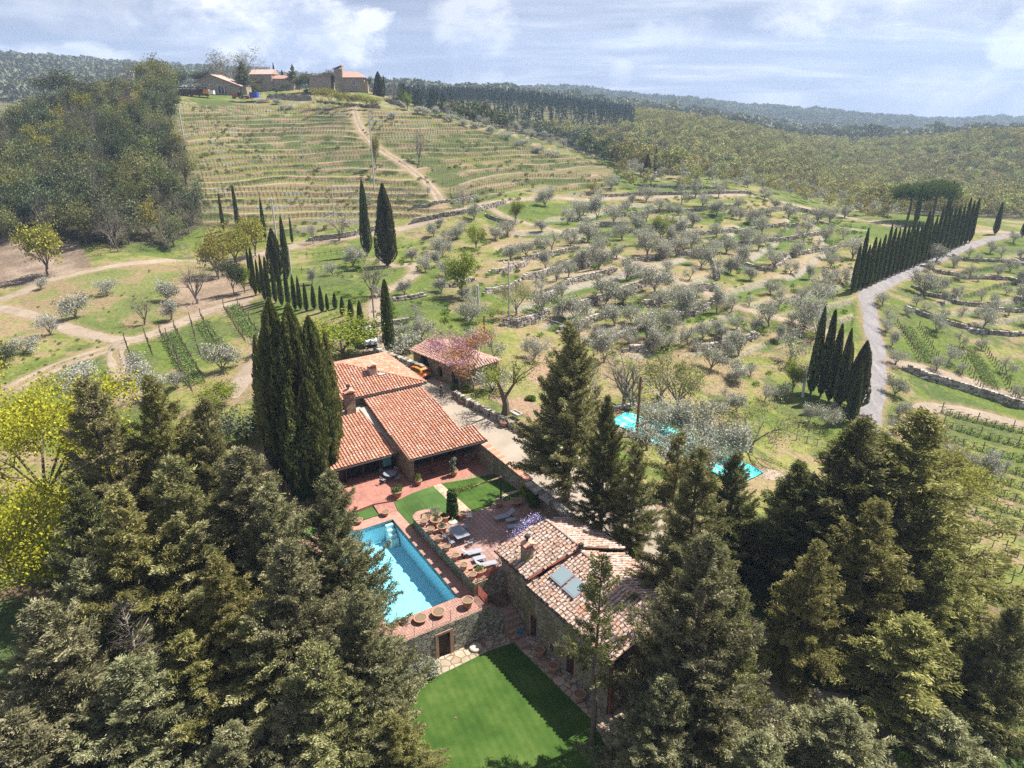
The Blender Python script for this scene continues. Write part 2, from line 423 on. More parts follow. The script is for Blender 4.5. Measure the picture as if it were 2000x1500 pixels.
M_soil = simple('bare_soil', (0.23, 0.155, 0.10), 0.95, 0.35, 5, 0.8)
M_brick = paving('edge_brick', (0.42, 0.22, 0.15), (0.5, 0.29, 0.2), (0.3, 0.24, 0.18), 0.25, 0.07, 0)

# ------------------------------------------------------------------ mesh helpers
class MB:
    """collects faces and links them as ONE mesh object"""
    def __init__(s): s.v = []; s.f = []; s.t = []; s.mi = []
    def add(s, verts, faces, tint=0.5, mi=0):
        o = len(s.v); s.v.extend(verts)
        for f in faces: s.f.append(tuple(i + o for i in f)); s.t.append(tint); s.mi.append(mi)
        return s
    def box(s, x0, x1, y0, y1, z0, z1, M=None, tint=0.5, jit=0.0, mi=0):
        v = [(x, y, z) for z in (z0, z1) for y in (y0, y1) for x in (x0, x1)]
        if jit: v = [(a + random.uniform(-jit, jit), b + random.uniform(-jit, jit), c + random.uniform(-jit, jit)) for a, b, c in v]
        if M is not None: v = [tuple(M @ Vector(q)) for q in v]
        return s.add(v, [(0, 2, 3, 1), (4, 5, 7, 6), (0, 1, 5, 4), (2, 6, 7, 3), (0, 4, 6, 2), (1, 3, 7, 5)], tint, mi)
    def prism(s, poly, z0, z1, tint=0.5, mi=0):
        """poly: list of (x,y) counter-clockwise; z0/z1 numbers or lists"""
        n = len(poly)
        a = z0 if isinstance(z0, (list, tuple)) else [z0] * n
        b = z1 if isinstance(z1, (list, tuple)) else [z1] * n
        v = [(p[0], p[1], a[i]) for i, p in enumerate(poly)] + [(p[0], p[1], b[i]) for i, p in enumerate(poly)]
        f = [tuple(range(n - 1, -1, -1)), tuple(range(n, 2 * n))] + [(i, (i + 1) % n, n + (i + 1) % n, n + i) for i in range(n)]
        return s.add(v, f, tint, mi)
    def tube(s, pts, rad, n=6, cap=True, tint=0.5, mi=0):
        pts = [Vector(p) for p in pts]
        if not isinstance(rad, (list, tuple)): rad = [rad] * len(pts)
        vs = []; up = None
        for i, p in enumerate(pts):
            d = (pts[min(i + 1, len(pts) - 1)] - pts[max(i - 1, 0)])
            if d.length < 1e-9: d = Vector((0, 0, 1))
            d.normalize()
            a = d.cross(Vector((0, 0, 1)) if abs(d.z) < 0.9 else Vector((1, 0, 0))).normalized(); b = d.cross(a)
            for k in range(n):
                t = 2 * math.pi * k / n
                vs.append(tuple(p + a * math.cos(t) * rad[i] + b * math.sin(t) * rad[i]))
        f = []
        for i in range(len(pts) - 1):
            for k in range(n):
                f.append((i * n + k, i * n + (k + 1) % n, (i + 1) * n + (k + 1) % n, (i + 1) * n + k))
        if cap: f += [tuple(range(n - 1, -1, -1)), tuple(range((len(pts) - 1) * n, len(pts) * n))]
        return s.add(vs, f, tint, mi)
    def lathe(s, prof, n=16, cx=0, cy=0, tint=0.5, mi=0, rot=0.0):
        vs = []
        for r, z in prof:
            for k in range(n):
                t = 2 * math.pi * k / n + rot
                vs.append((cx + r * math.cos(t), cy + r * math.sin(t), z))
        f = []
        for i in range(len(prof) - 1):
            for k in range(n):
                f.append((i * n + k, i * n + (k + 1) % n, (i + 1) * n + (k + 1) % n, (i + 1) * n + k))
        f += [tuple(range(n - 1, -1, -1)), tuple(range((len(prof) - 1) * n, len(prof) * n))]
        return s.add(vs, f, tint, mi)
    def mesh(s, name, mats, smooth=False):
        me = bpy.data.meshes.new(name)
        me.from_pydata([tuple(q) for q in s.v], [], s.f)
        if not isinstance(mats, (list, tuple)): mats = [mats]
        for m in mats: me.materials.append(m)
        if len(mats) > 1: me.polygons.foreach_set('material_index', s.mi)
        if smooth: me.polygons.foreach_set('use_smooth', [True] * len(s.f))
        at = me.attributes.new('tint', 'FLOAT', 'FACE'); at.data.foreach_set('value', s.t)
        return me
    def build(s, name, mats, parent=None, smooth=False, **tags):
        return link(name, s.mesh(name, mats, smooth), parent, **tags)


def tag(o, label=None, cat=None, group=None, kind=None):
    if label: o['label'] = label
    if cat: o['category'] = cat
    if group: o['group'] = group
    if kind: o['kind'] = kind
    return o


def link(name, me, parent=None, loc=None, rz=None, **tags):
    o = bpy.data.objects.new(name, me)
    C.objects.link(o)
    if parent is not None: o.parent = parent
    if loc is not None: o.location = loc
    if rz is not None: o.rotation_euler = (0, 0, rz)
    return tag(o, **tags)


def thing(name, label, cat, loc=(0, 0, 0), rz=0.0, group=None):
    o = bpy.data.objects.new(name, None); C.objects.link(o)
    o.empty_display_size = 0.2
    o.location = loc; o.rotation_euler = (0, 0, rz)
    return tag(o, label, cat, group)


CH = {}


def dup(root, loc, rz=0.0, s=(1, 1, 1), label=None, group=None, first=None):
    """a copy of a thing with copies of its parts and sub-parts; the prototype itself is used the first time"""
    if not isinstance(s, (tuple, list)): s = (s, s, s)
    if root.name not in CH:
        CH[root.name] = [(ch, list(ch.children)) for ch in root.children]
        CH[root.name + '#'] = 0
    if CH[root.name + '#'] == 0 and first is not False:
        r = root
        C.objects.link(r) if r.name not in C.objects else None
        for ch, gs in CH[root.name]:
            if ch.name not in C.objects: C.objects.link(ch)
            for g in gs:
                if g.name not in C.objects: C.objects.link(g)
    else:
        r = root.copy(); C.objects.link(r)
        for ch, gs in CH[root.name]:
            c = ch.copy(); C.objects.link(c); c.parent = r
            for g in gs:
                d = g.copy(); C.objects.link(d); d.parent = c
    CH[root.name + '#'] += 1
    r.location = loc; r.rotation_euler = (0, 0, rz); r.scale = s
    if label: r['label'] = label
    if group: r['group'] = group
    return r


def unlink_proto(root):
    for ch in list(root.children):
        for g in list(ch.children): C.objects.unlink(g)
        C.objects.unlink(ch)
    C.objects.unlink(root)
    return root


def npmesh(name, verts, faces, mats, tint=None, tint_dom='FACE', smooth=False, mi=None):
    """verts (n,3), faces (m,k) arrays"""
    me = bpy.data.meshes.new(name)
    n, m, k = len(verts), len(faces), faces.shape[1]
    me.vertices.add(n); me.vertices.foreach_set('co', np.ascontiguousarray(verts, dtype=np.float32).ravel())
    me.loops.add(m * k); me.loops.foreach_set('vertex_index', np.ascontiguousarray(faces, dtype=np.int32).ravel())
    me.polygons.add(m); me.polygons.foreach_set('loop_start', np.arange(0, m * k, k, dtype=np.int32))
    if not isinstance(mats, (list, tuple)): mats = [mats]
    for q in mats: me.materials.append(q)
    if mi is not None: me.polygons.foreach_set('material_index', np.ascontiguousarray(mi, dtype=np.int32))
    me.polygons.foreach_set('use_smooth', np.full(m, smooth))
    if tint is not None:
        at = me.attributes.new('tint', 'FLOAT', tint_dom); at.data.foreach_set('value', np.ascontiguousarray(tint, dtype=np.float32))
    me.update(); me.validate()
    return me


# ------------------------------------------------------------------ compound frame
UA = (0.53, -0.848)
VA = (0.848, 0.53)
ORG = np.array([-11.2, 57.0])
ANG = math.atan2(UA[1], UA[0])


def P(u, v, z=0.0):
    return (ORG[0] + u * UA[0] + v * VA[0], ORG[1] + u * UA[1] + v * VA[1], z)


def uvof(x, y):
    dx = x - ORG[0]; dy = y - ORG[1]
    return dx * UA[0] + dy * UA[1], dx * VA[0] + dy * VA[1]


def ray_z(px, py, z):
    d = px_dir(px, py); t = (z - CAM_H) / d[2]
    return (d[0] * t, d[1] * t, z)


def ray_Z(px, py, Z):
    d = px_dir(px, py)
    return (d[0] * Z, d[1] * Z, CAM_H + d[2] * Z)


# ------------------------------------------------------------------ terrain
CP = [  # (px, py, depth Z) ground control points
 (725, 690, 101), (760, 655, 107), (500, 640, 121), (520, 600, 127), (350, 510, 175), (0, 520, 162), (0, 580, 139),
 (150, 640, 120), (300, 700, 108), (450, 690, 110), (200, 780, 97), (0, 700, 108), (100, 900, 82),
 (300, 495, 168), (0, 400, 200), (150, 300, 235), (300, 250, 240), (0, 250, 300), (250, 172, 290), (60, 235, 320), (300, 400, 195),
 (-300, 250, 260), (-300, 450, 190), (-300, 700, 110),
 (600, 465, 181), (470, 450, 185), (800, 440, 190), (960, 400, 205), (400, 400, 200), (600, 350, 225), (600, 300, 250), (600, 250, 280),
 (600, 212, 310), (450, 190, 325), (340, 190, 305), (400, 250, 262), (400, 300, 232), (700, 182, 322), (800, 202, 340), (800, 300, 250),
 (830, 390, 200), (950, 240, 330), (1100, 285, 310), (1000, 320, 260), (1150, 330, 270), (1180, 370, 235), (1200, 385, 230),
 (560, 175, 345), (450, 178, 370), (700, 175, 360),
 (1300, 340, 270), (1450, 358, 270), (1500, 385, 245), (1640, 430, 235), (1400, 450, 190), (1300, 500, 160), (1550, 500, 170),
 (1200, 550, 140), (1050, 480, 170), (1000, 600, 122), (1100, 650, 115), (1300, 650, 118), (1250, 750, 100), (1500, 650, 125),
 (1400, 750, 105), (1500, 850, 95), (1300, 850, 85), (1665, 570, 146), (1895, 475, 195), (1700, 730, 116), (1700, 820, 104),
 (1950, 460, 205), (1990, 600, 150), (1900, 700, 128), (1990, 780, 118), (1900, 900, 100), (1990, 1000, 90), (1950, 1150, 75),
 (1700, 1300, 53), (1980, 1350, 55), (1790, 430, 222), (2300, 800, 115), (2300, 500, 190),
 (1200, 345, 380), (1400, 310, 420), (1250, 248, 520), (1450, 262, 560), (1650, 300, 600), (1950, 285, 520), (1750, 340, 500),
 (1800, 415, 330), (1990, 415, 330), (1600, 370, 380), (2300, 300, 480),
 (850, 200, 520), (1000, 215, 520), (1100, 232, 500), (950, 262, 430), (1100, 275, 430), (700, 190, 520), (500, 180, 560),
 (0, 124, 1300), (150, 138, 1300), (300, 150, 1300), (520, 160, 1500), (-300, 120, 1300), (0, 180, 700), (300, 175, 800), (150, 200, 600),
 (850, 185, 1500), (1100, 185, 1700), (1400, 212, 1800), (1600, 240, 2000), (1900, 252, 2200), (2300, 262, 2300),
 (1300, 235, 1200), (1600, 275, 1200), (1900, 300, 1200), (1100, 215, 1100), (900, 200, 1000),
]
cpw = [ray_Z(*c) for c in CP]
for u, v, z in ((-35, 16, 2.1), (-25, 16, 2.0), (-10, 17, 2.0), (5, 16, 2.0), (15, 17, 1.2), (30, 14, -1.2), (0, -14, -0.6), (12, -14, -1.8), (24, -14, -3),
                (30, 0, -3.2), (45, 5, -4), (45, -20, -4), (20, -30, -3.5), (60, -5, -5), (-12, -8, 0), (-28, -8, 0.5), (20, 26, -1.5), (5, 25, 0.2), (-10, 25, 1.6)):
    cpw.append(P(u, v, z))
cpw += [(0, 6, -6), (25, 10, -7), (-25, 10, -5), (60, 30, -11), (-60, 30, -3), (-90, 60, -2)]
for a in (-50, -25, 0, 25, 50):
    cpw.append((6000 * math.sin(R(a)), 6000 * math.cos(R(a)), -420))
    cpw.append((2950 * math.sin(R(a)), 2950 * math.cos(R(a)), -200))
cpw = np.array(cpw, float)


def warp(x, y):
    r = np.hypot(x, y) + 1e-6
    return np.stack([np.arctan2(x, y) * 2.2, np.log(r) * 1.6], -1)


cs = warp(cpw[:, 0], cpw[:, 1])
scl = np.hypot(cpw[:, 0], cpw[:, 1])


def phi(d): return np.where(d > 1e-9, d * d * np.log(np.maximum(d, 1e-9)), 0)


# interpolate z/r (the slope of the sight line), which is even over the distances
Kd = np.linalg.norm(cs[:, None] - cs[None], axis=-1)
nK = len(cs)
Amat = np.zeros((nK + 3, nK + 3)); Amat[:nK, :nK] = phi(Kd) + np.eye(nK) * 0.004
Amat[:nK, nK] = 1; Amat[:nK, nK + 1:] = cs; Amat[nK:, :nK] = Amat[:nK, nK:].T
wts = np.linalg.solve(Amat, np.concatenate([(cpw[:, 2] - CAM_H) / scl, np.zeros(3)]))


def h_base(x, y):
    x = np.asarray(x, float); y = np.asarray(y, float); sh = x.shape
    q = warp(x.ravel(), y.ravel()); o = np.empty(len(q))
    for i in range(0, len(q), 20000):
        qq = q[i:i + 20000]
        o[i:i + 20000] = phi(np.linalg.norm(qq[:, None] - cs[None], axis=-1)) @ wts[:nK] + wts[nK] + qq @ wts[nK + 1:]
    r = np.hypot(x.ravel(), y.ravel())
    return (CAM_H + o * r).reshape(sh)


def fbm(x, y, f, seed=0, octs=4):
    """cheap value noise, numpy"""
    out = np.zeros_like(x, float); amp = 1.0
    for o in range(octs):
        xi = np.floor(x * f); yi = np.floor(y * f); fx = x * f - xi; fy = y * f - yi
        fx = fx * fx * (3 - 2 * fx); fy = fy * fy * (3 - 2 * fy)
        def hsh(a, b):
            t = np.sin(a * 127.1 + b * 311.7 + seed * 17.3 + o * 7.7) * 43758.5453
            return t - np.floor(t)
        v = (hsh(xi, yi) * (1 - fx) + hsh(xi + 1, yi) * fx) * (1 - fy) + (hsh(xi, yi + 1) * (1 - fx) + hsh(xi + 1, yi + 1) * fx) * fy
        out += amp * (v - 0.5); amp *= 0.5; f *= 2.03
    return out


# fan-shaped grid: fine near, coarse far
TH = np.radians(np.linspace(-54, 54, 561))
RR = np.concatenate([np.arange(4, 92, 0.8), np.arange(92, 330, 0.62)])
r_ = RR[-1]; ext = []
while r_ < 1100: r_ *= 1.011; ext.append(r_)
while r_ < 2950: r_ *= 1.03; ext.append(r_)
RR = np.concatenate([RR, ext])
GX = RR[:, None] * np.sin(TH)[None]; GY = RR[:, None] * np.cos(TH)[None]
GZ = h_base(GX, GY)
GB = GZ.copy()                                  # smooth base height
GR = np.hypot(GX, GY)
GU, GV = uvof(GX, GY)


def sstep(a, b, x):
    t = np.clip((x - a) / (b - a), 0, 1); return t * t * (3 - 2 * t)


def to_px(x, y, z):
    zz = z - CAM_H
    Z = y * math.cos(PITCH) - zz * math.sin(PITCH); Y = y * math.sin(PITCH) + zz * math.cos(PITCH)
    return 1000 + FPX * x / Z, 750 - FPX * Y / Z, Z


GPX, GPY, GPZ = to_px(GX, GY, GZ)
# distance relief
GZ += fbm(GX, GY, 1 / 140., 3, 4) * np.clip((GR - 340) / 900, 0, 1) * 14
GZ += fbm(GX, GY, 1 / 9., 5, 3) * 0.25 * np.clip((GR - 60) / 60, 0, 1)
# the terraced vineyard hill: flat treads, steep risers along the contours
CREST = [(360, 175), (330, 300), (380, 440), (560, 462), (800, 428), (900, 405), (1010, 372), (1190, 392), (1215, 345), (1100, 268), (960, 238), (850, 222), (760, 190), (560, 178)]


def inpoly(px, py, poly):
    r = np.zeros(px.shape, bool); n = len(poly)
    for i in range(n):
        x1, y1 = poly[i]; x2, y2 = poly[(i + 1) % n]
        c = ((y1 > py) != (y2 > py)) & (px < (x2 - x1) * (py - y1) / (y2 - y1 + 1e-12) + x1)
        r ^= c
    return r


ZONE = (GR > 165) & (GR < 360)
M_hill = inpoly(GPX, GPY, CREST) & ZONE
STEP = 1.3
tt = GB / STEP + fbm(GX, GY, 1 / 38., 9, 3) * 1.3
fr = tt - np.floor(tt)
riser = sstep(0.70, 0.94, fr)
q = (np.floor(tt) + 0.40 * fr + 0.60 * riser) * STEP - (tt - GB / STEP) * STEP
GZ = np.where(M_hill, q + (GZ - GB), GZ)
RIS = np.where(M_hill, np.clip(np.minimum((fr - 0.70) / 0.05, (0.97 - fr) / 0.04), 0, 1), 0)

# lower, broader terraces of the olive groves
M_gr = (inpoly(GPX, GPY, [(960, 470), (1170, 388), (1700, 436), (1660, 640), (1480, 690), (1200, 700), (1000, 610)]) | inpoly(GPX, GPY, [(1760, 540), (1900, 478), (2300, 480), (2300, 660), (1900, 650)])) & (GR < 320)
ST2 = 1.0
t2 = GB / ST2 + fbm(GX, GY, 1 / 40., 19, 2) * .5; f2 = t2 - np.floor(t2)
GZ = np.where(M_gr, (np.floor(t2) + .35 * f2 + .65 * sstep(.84, .97, f2)) * ST2 - t2 * ST2 + GZ, GZ)
RIS = np.where(M_gr, np.clip(np.minimum((f2 - .84) / .03, (.985 - f2) / .03), 0, 1), RIS)
# dry stone walls that carry the olive terraces: traced polylines, the ground steps at each
WALLS = [
 # (polyline in photograph pixels, height m)
 ([(985, 488), (1040, 475), (1062, 468)], 1.0), ([(1018, 508), (1065, 497), (1110, 487), (1132, 483)], 1.2), ([(1078, 525), (1130, 515), (1180, 506), (1198, 505)], 1.6),
 ([(1018, 545), (1060, 532), (1110, 516), (1150, 510)], 1.3), ([(950, 535), (985, 528), (1030, 512)], 1.1),
 ([(1045, 580), (1080, 568), (1110, 550), (1150, 538), (1200, 527)], 1.3), ([(1110, 600), (1160, 583), (1210, 565), (1250, 552), (1300, 544)], 1.5),
 ([(940, 574), (985, 562), (1015, 552)], 1.1), ([(978, 634), (1010, 630), (1045, 618), (1070, 608)], 1.5), ([(1085, 645), (1120, 633), (1160, 618), (1190, 610)], 1.2),
 ([(1250, 592), (1290, 583), (1330, 572), (1370, 565), (1400, 562)], 1.4), ([(1300, 612), (1340, 604), (1380, 590), (1410, 578)], 1.2),
 ([(1140, 668), (1190, 655), (1230, 640), (1260, 632)], 1.0), ([(1215, 682), (1255, 676), (1290, 660)], 1.2), ([(1350, 684), (1380, 672), (1420, 664), (1480, 650)], 1.4),
 ([(1095, 460), (1140, 445), (1180, 436), (1230, 438)], 1.3), ([(1240, 508), (1290, 500), (1340, 492), (1390, 500), (1405, 545)], 1.1), ([(1250, 480), (1300, 474), (1350, 468)], 1.1),
 ([(1200, 420), (1260, 412), (1330, 408), (1400, 404), (1440, 402)], 1.0), ([(1330, 458), (1390, 452), (1440, 448), (1500, 440), (1560, 438)], 1.1), ([(1410, 476), (1470, 470), (1540, 462), (1620, 452)], 1.1),
 ([(1240, 362), (1300, 364), (1360, 366), (1420, 368)], 0.9), ([(1170, 384), (1230, 379), (1300, 377), (1380, 378), (1470, 378)], 1.0),
 ([(1430, 420), (1490, 412), (1550, 408), (1610, 420), (1632, 424)], 1.1), ([(1520, 500), (1580, 490), (1640, 478)], 1.0), ([(1450, 512), (1500, 522), (1540, 500)], 0.9),
 ([(600, 471), (640, 467), (680, 462), (720, 452), (760, 445)], 1.3), ([(800, 436), (860, 424), (920, 413), (985, 398)], 1.3), ([(800, 405), (860, 396), (930, 384)], 1.0),
 ([(950, 418), (985, 432), (1010, 438)], 1.0), ([(858, 562), (890, 556), (925, 548)], 0.9), ([(720, 640), (760, 632), (800, 628)], 0.8), ([(755, 590), (790, 582), (830, 578)], 0.8),
 ([(1760, 718), (1810, 734), (1880, 754), (1950, 776), (2010, 798)], 1.3),
 ([(1780, 560), (1830, 575), (1890, 590), (1960, 600), (2010, 604)], 0.9), ([(1800, 520), (1870, 535), (1940, 540), (2010, 548)], 0.9), ([(1770, 600), (1830, 622), (1900, 640), (2000, 652)], 0.9),
 ([(1850, 500), (1920, 505), (2010, 512)], 0.8), ([(1640, 395), (1700, 412), (1740, 425)], 0.8),
]


def seg_dist(X, Y, pl):
    """signed distance (positive uphill = farther from the camera) and along-fraction"""
    best = np.full(X.shape, 1e9); sg = np.zeros(X.shape); al = np.zeros(X.shape)
    L = [0.0]
    for a, b in zip(pl[:-1], pl[1:]): L.append(L[-1] + math.hypot(b[0] - a[0], b[1] - a[1]))
    for i, (a, b) in enumerate(zip(pl[:-1], pl[1:])):
        dx, dy = b[0] - a[0], b[1] - a[1]; l2 = dx * dx + dy * dy
        t = np.clip(((X - a[0]) * dx + (Y - a[1]) * dy) / l2, 0, 1)
        ex = X - (a[0] + t * dx); ey = Y - (a[1] + t * dy); d = np.hypot(ex, ey)
        m = d < best
        best = np.where(m, d, best)
        cr = dx * ey - dy * ex
        far = np.sign(dx * (a[1]) - dy * (a[0]))     # which side of the line the camera is on
        sg = np.where(m, np.sign(cr) * (far if far else 1), sg)
        al = np.where(m, (L[i] + t * math.sqrt(l2)) / L[-1], al)
    return best * sg, al, L[-1]


def base_at(px, py, arr):
    """first crossing of the sight line with the height grid arr; returns x, y, z"""
    d = px_dir(px, py); th = math.atan2(d[0], d[1]); hor = math.hypot(d[0], d[1]); sl = d[2] / hor
    j = (th - TH[0]) / (TH[1] - TH[0]); j0 = int(min(max(math.floor(j), 0), len(TH) - 2)); fj = min(max(j - j0, 0), 1)
    colz = arr[:, j0] * (1 - fj) + arr[:, j0 + 1] * fj
    diff = CAM_H + sl * RR - colz
    ok = np.where((diff[1:] <= 0) & (diff[:-1] > 0) & (RR[1:] > 20))[0]
    if len(ok) == 0: return None
    k = ok[0]; f = diff[k] / (diff[k] - diff[k + 1]); r = RR[k] + f * (RR[k + 1] - RR[k])
    return (r * math.sin(th), r * math.cos(th), CAM_H + sl * r)


wall_xy = []
WMASK = np.zeros(GX.shape)
for pl, hh in WALLS:
    pts = [base_at(a, b, GB) for a, b in pl]
    pts = [p for p in pts if p]
    wall_xy.append((pts, hh))
    x0 = min(p[0] for p in pts) - 14; x1 = max(p[0] for p in pts) + 14; y0 = min(p[1] for p in pts) - 14; y1 = max(p[1] for p in pts) + 14
    sel = (GX > x0) & (GX < x1) & (GY > y0) & (GY < y1)
    d, al, L = seg_dist(GX[sel], GY[sel], [(p[0], p[1]) for p in pts])
    end = sstep(0, 3 / L, al) * sstep(0, 3 / L, 1 - al)
    GZ[sel] += np.where(d > 0.1, 0.5, -0.5) * hh * np.exp(-np.maximum(np.abs(d) - 0.2, 0) / 4.2) * end * np.where(np.abs(d) > 12, 0, 1)

# the plot of the house: levelled below the built surfaces
inside = (GU > -33) & (GU < 29.5) & (GV > -12.5) & (GV < 12.6)
fl = np.where(GU < 14.7, -0.5, -3.25)
fl = np.where((GV > 8.0) & (GU > 12.9), -1.6, fl)
fl = np.where((GU > -.9) & (GU < 14) & (GV > -7.2) & (GV < .9), -3.3, fl)
wI = sstep(-12.5, -9.5, GV) * sstep(-33, -31, GU) * (1 - sstep(28.3, 31, GU)) * (GV < 12.6)
GZ = np.where(inside, GZ * (1 - wI) + fl * wI, GZ)


def drive_z(u): return 2.0 - 0.13 * np.maximum(u - 8.0, 0.0)


# level the ground right under the gravel court
dr = sstep(12.4, 12.6, GV) * (1 - sstep(20.5, 24, GV)) * sstep(-40, -36, GU) * (1 - sstep(34, 40, GU))
GZ = GZ * (1 - dr) + (drive_z(GU) - 0.06) * dr

dTH = TH[1] - TH[0]


def H(x, y):
    x = np.asarray(x, float); y = np.asarray(y, float)
    th = np.arctan2(x, y); r = np.hypot(x, y)
    j = np.clip((th - TH[0]) / dTH, 0, len(TH) - 1.001); j0 = j.astype(int); fj = j - j0
    k = np.clip(np.searchsorted(RR, r) - 1, 0, len(RR) - 2); fk = np.clip((r - RR[k]) / (RR[k + 1] - RR[k]), 0, 1)
    return (GZ[k, j0] * (1 - fj) + GZ[k, j0 + 1] * fj) * (1 - fk) + (GZ[k + 1, j0] * (1 - fj) + GZ[k + 1, j0 + 1] * fj) * fk


def at(px, py):
    p = base_at(px, py, GZ)
    if p is None:
        p = ray_Z(px, py, 300)
    return p


def h1(x, y): return float(H(np.array([x]), np.array([y]))[0])


# ---- tracks and lanes (traced in the photograph, laid on the ground)
ROADS = [
 ('gravel_lane', [(1700, 860), (1702, 800), (1712, 740), (1712, 690), (1704, 640), (1697, 605), (1693, 578), (1720, 560), (1780, 530), (1840, 503), (1885, 484), (1925, 470), (1960, 462), (2010, 458)], 2.9, M_lane),
 ('lane_branch', [(1712, 700), (1760, 712), (1810, 722), (1880, 742), (1950, 766), (2020, 790)], 2.8, M_dirt),
 ('field_track', [(1760, 850), (1785, 812), (1810, 798), (1850, 798), (1900, 806), (1960, 820), (2020, 836)], 2.6, M_dirt),
 ('valley_road', [(560, 486), (600, 474), (640, 471), (700, 460), (760, 451), (830, 434), (900, 412), (960, 398), (1010, 390), (1080, 386), (1145, 391), (1200, 388), (1290, 385), (1380, 383), (1460, 381), (1500, 390), (1560, 402), (1620, 416), (1690, 430), (1740, 440), (1790, 447), (1850, 452), (1920, 452), (2010, 456)], 3.2, M_dirt),
 ('olive_track', [(960, 408), (990, 424), (1040, 440), (1090, 452), (1150, 478), (1200, 500), (1260, 520), (1310, 543), (1360, 565), (1420, 592), (1480, 610), (1560, 632), (1620, 650)], 2.2, M_dirt),
 ('meadow_road', [(-20, 592), (40, 572), (90, 550), (150, 535), (220, 520), (300, 511), (360, 509), (420, 512), (470, 506), (520, 494), (560, 486)], 3.0, M_dirt),
 ('meadow_track', [(-20, 598), (40, 610), (90, 624), (130, 640), (180, 655), (250, 665), (290, 655), (340, 635), (400, 610), (450, 594), (490, 582)], 2.8, M_dirt),
 ('farm_track', [(250, 664), (215, 680), (170, 695), (120, 712), (70, 735), (20, 760)], 2.6, M_dirt),
 ('vineyard_track', [(690, 205), (694, 225), (702, 245), (712, 262), (740, 290), (780, 315), (820, 345), (850, 375), (860, 400)], 3.4, M_dirt),
 ('house_track', [(720, 690), (745, 665), (740, 630), (730, 600), (742, 575), (790, 550), (810, 530), (800, 515), (770, 520), (735, 505)], 2.4, M_dirt),
 ('yard_track', [(440, 780), (480, 740), (500, 700), (512, 680)], 3.0, M_dirt),
 ('bank_track', [(1180, 835), (1300, 858), (1400, 888), (1470, 918), (1550, 935)], 2.4, M_dirt),
 ('spur_track', [(240, 668), (225, 690), (240, 730), (262, 790)], 1.8, M_dirt),
]


def resample(pts, step):
    pts = [np.array(p[:2], float) for p in pts]
    # Catmull-Rom
    out = []
    for i in range(len(pts) - 1):
        p0 = pts[max(i - 1, 0)]; p1 = pts[i]; p2 = pts[i + 1]; p3 = pts[min(i + 2, len(pts) - 1)]
        n = max(2, int(np.linalg.norm(p2 - p1) / step))
        for k in range(n):
            t = k / n
            out.append(0.5 * ((2 * p1) + (-p0 + p2) * t + (2 * p0 - 5 * p1 + 4 * p2 - p3) * t * t + (-p0 + 3 * p1 - 3 * p2 + p3) * t ** 3))
    out.append(pts[-1])
    return np.array(out)


road_lines = []
WID = np.zeros(GX.shape)
for name, pl, w, m in ROADS:
    pts = [base_at(a, b, GB) for a, b in pl]
    pts = [p for p in pts if p]
    ln = resample(pts, 1.0)
    # smooth the ground under the track a little (kill terrace steps)
    road_lines.append((name, ln, w, m))
for name, ln, w, m in road_lines:
    x0, y0 = ln.min(0) - 6; x1, y1 = ln.max(0) + 6
    sel = np.where((GX > x0) & (GX < x1) & (GY > y0) & (GY < y1))
    X = GX[sel]; Y = GY[sel]; d = np.full(len(X), 99.)
    for i in range(0, len(ln), 2):
        d = np.minimum(d, np.hypot(X - ln[i, 0], Y - ln[i, 1]))
    k = 1 - sstep(w * 0.5 + 0.4, w * 0.5 + 2.4, d)
    GZ[sel] = GZ[sel] * (1 - k) + GB[sel] * k
    WID[sel] = np.maximum(WID[sel], 1 - sstep(w * 0.5 - 0.2, w * 0.5 + 1.6, d))
    RIS[sel] *= (1 - k)

# ---- ground colour (what grows or lies there), per vertex
green = np.array([0.095, 0.125, 0.028]); yellow = np.array([0.19, 0.185, 0.06]); earth = np.array([0.235, 0.17, 0.105]); stone = np.array([0.20, 0.185, 0.155])
dkgreen = np.array([0.06, 0.085, 0.03]); forest = np.array([0.07, 0.065, 0.035]); duff = np.array([0.15, 0.105, 0.07])
na = fbm(GX, GY, 1 / 18., 21, 5) * 1.6 + 0.5; nb = fbm(GX, GY, 1 / 5., 31, 4) * 1.6 + 0.5; nc = fbm(GX, GY, 1 / 2.2, 41, 3) * 1.6 + 0.5


def lerp(a, b, t): return a + (b - a) * np.clip(t, 0, 1)[..., None]


col = lerp(green, yellow, sstep(0.25, 0.7, na * 0.6 + nb * 0.4))
col = lerp(col, dkgreen, sstep(0.66, 0.85, nb) * 0.7)
col = lerp(col, earth, sstep(0.60, 0.82, nc * 0.5 + na * 0.5) * 0.8)
grove = inpoly(GPX, GPY, [(840, 470), (1200, 400), (1650, 420), (1660, 700), (1200, 800), (1000, 660), (880, 620)]) & (GR < 330)
col = lerp(col, earth, grove * sstep(0.52, 0.68, nb) * 0.5)
hillc = lerp(lerp(np.array([0.075, 0.088, 0.032]), yellow * 0.75, sstep(0.35, 0.75, na)), earth * .9, sstep(0.58, 0.8, nb * 0.7 + fr * 0.3) * 0.5)
bandn = np.floor(tt); bh = np.sin(bandn * 91.7) * 437.5; bh = bh - np.floor(bh)
hillc = lerp(hillc, earth * 0.95, (bh > 0.8) * 0.45)
col = np.where(M_hill[..., None], hillc, col)
na2 = fbm(GX, GY, 1 / 12., 61, 3) * 1.6 + .5
rs = lerp(dkgreen * 0.55, stone * .9, sstep(0.55, 0.75, na * 0.6 + bh * 0.4))
rs = lerp(rs, earth * .8, sstep(0.5, 0.6, nb))
tan_ = np.array([.30, .235, .16]); lush = np.array([.06, .105, .02])
band = np.where(M_gr, f2, np.where(M_hill, fr, -1.0)); e0 = np.where(M_gr, .84, .70)
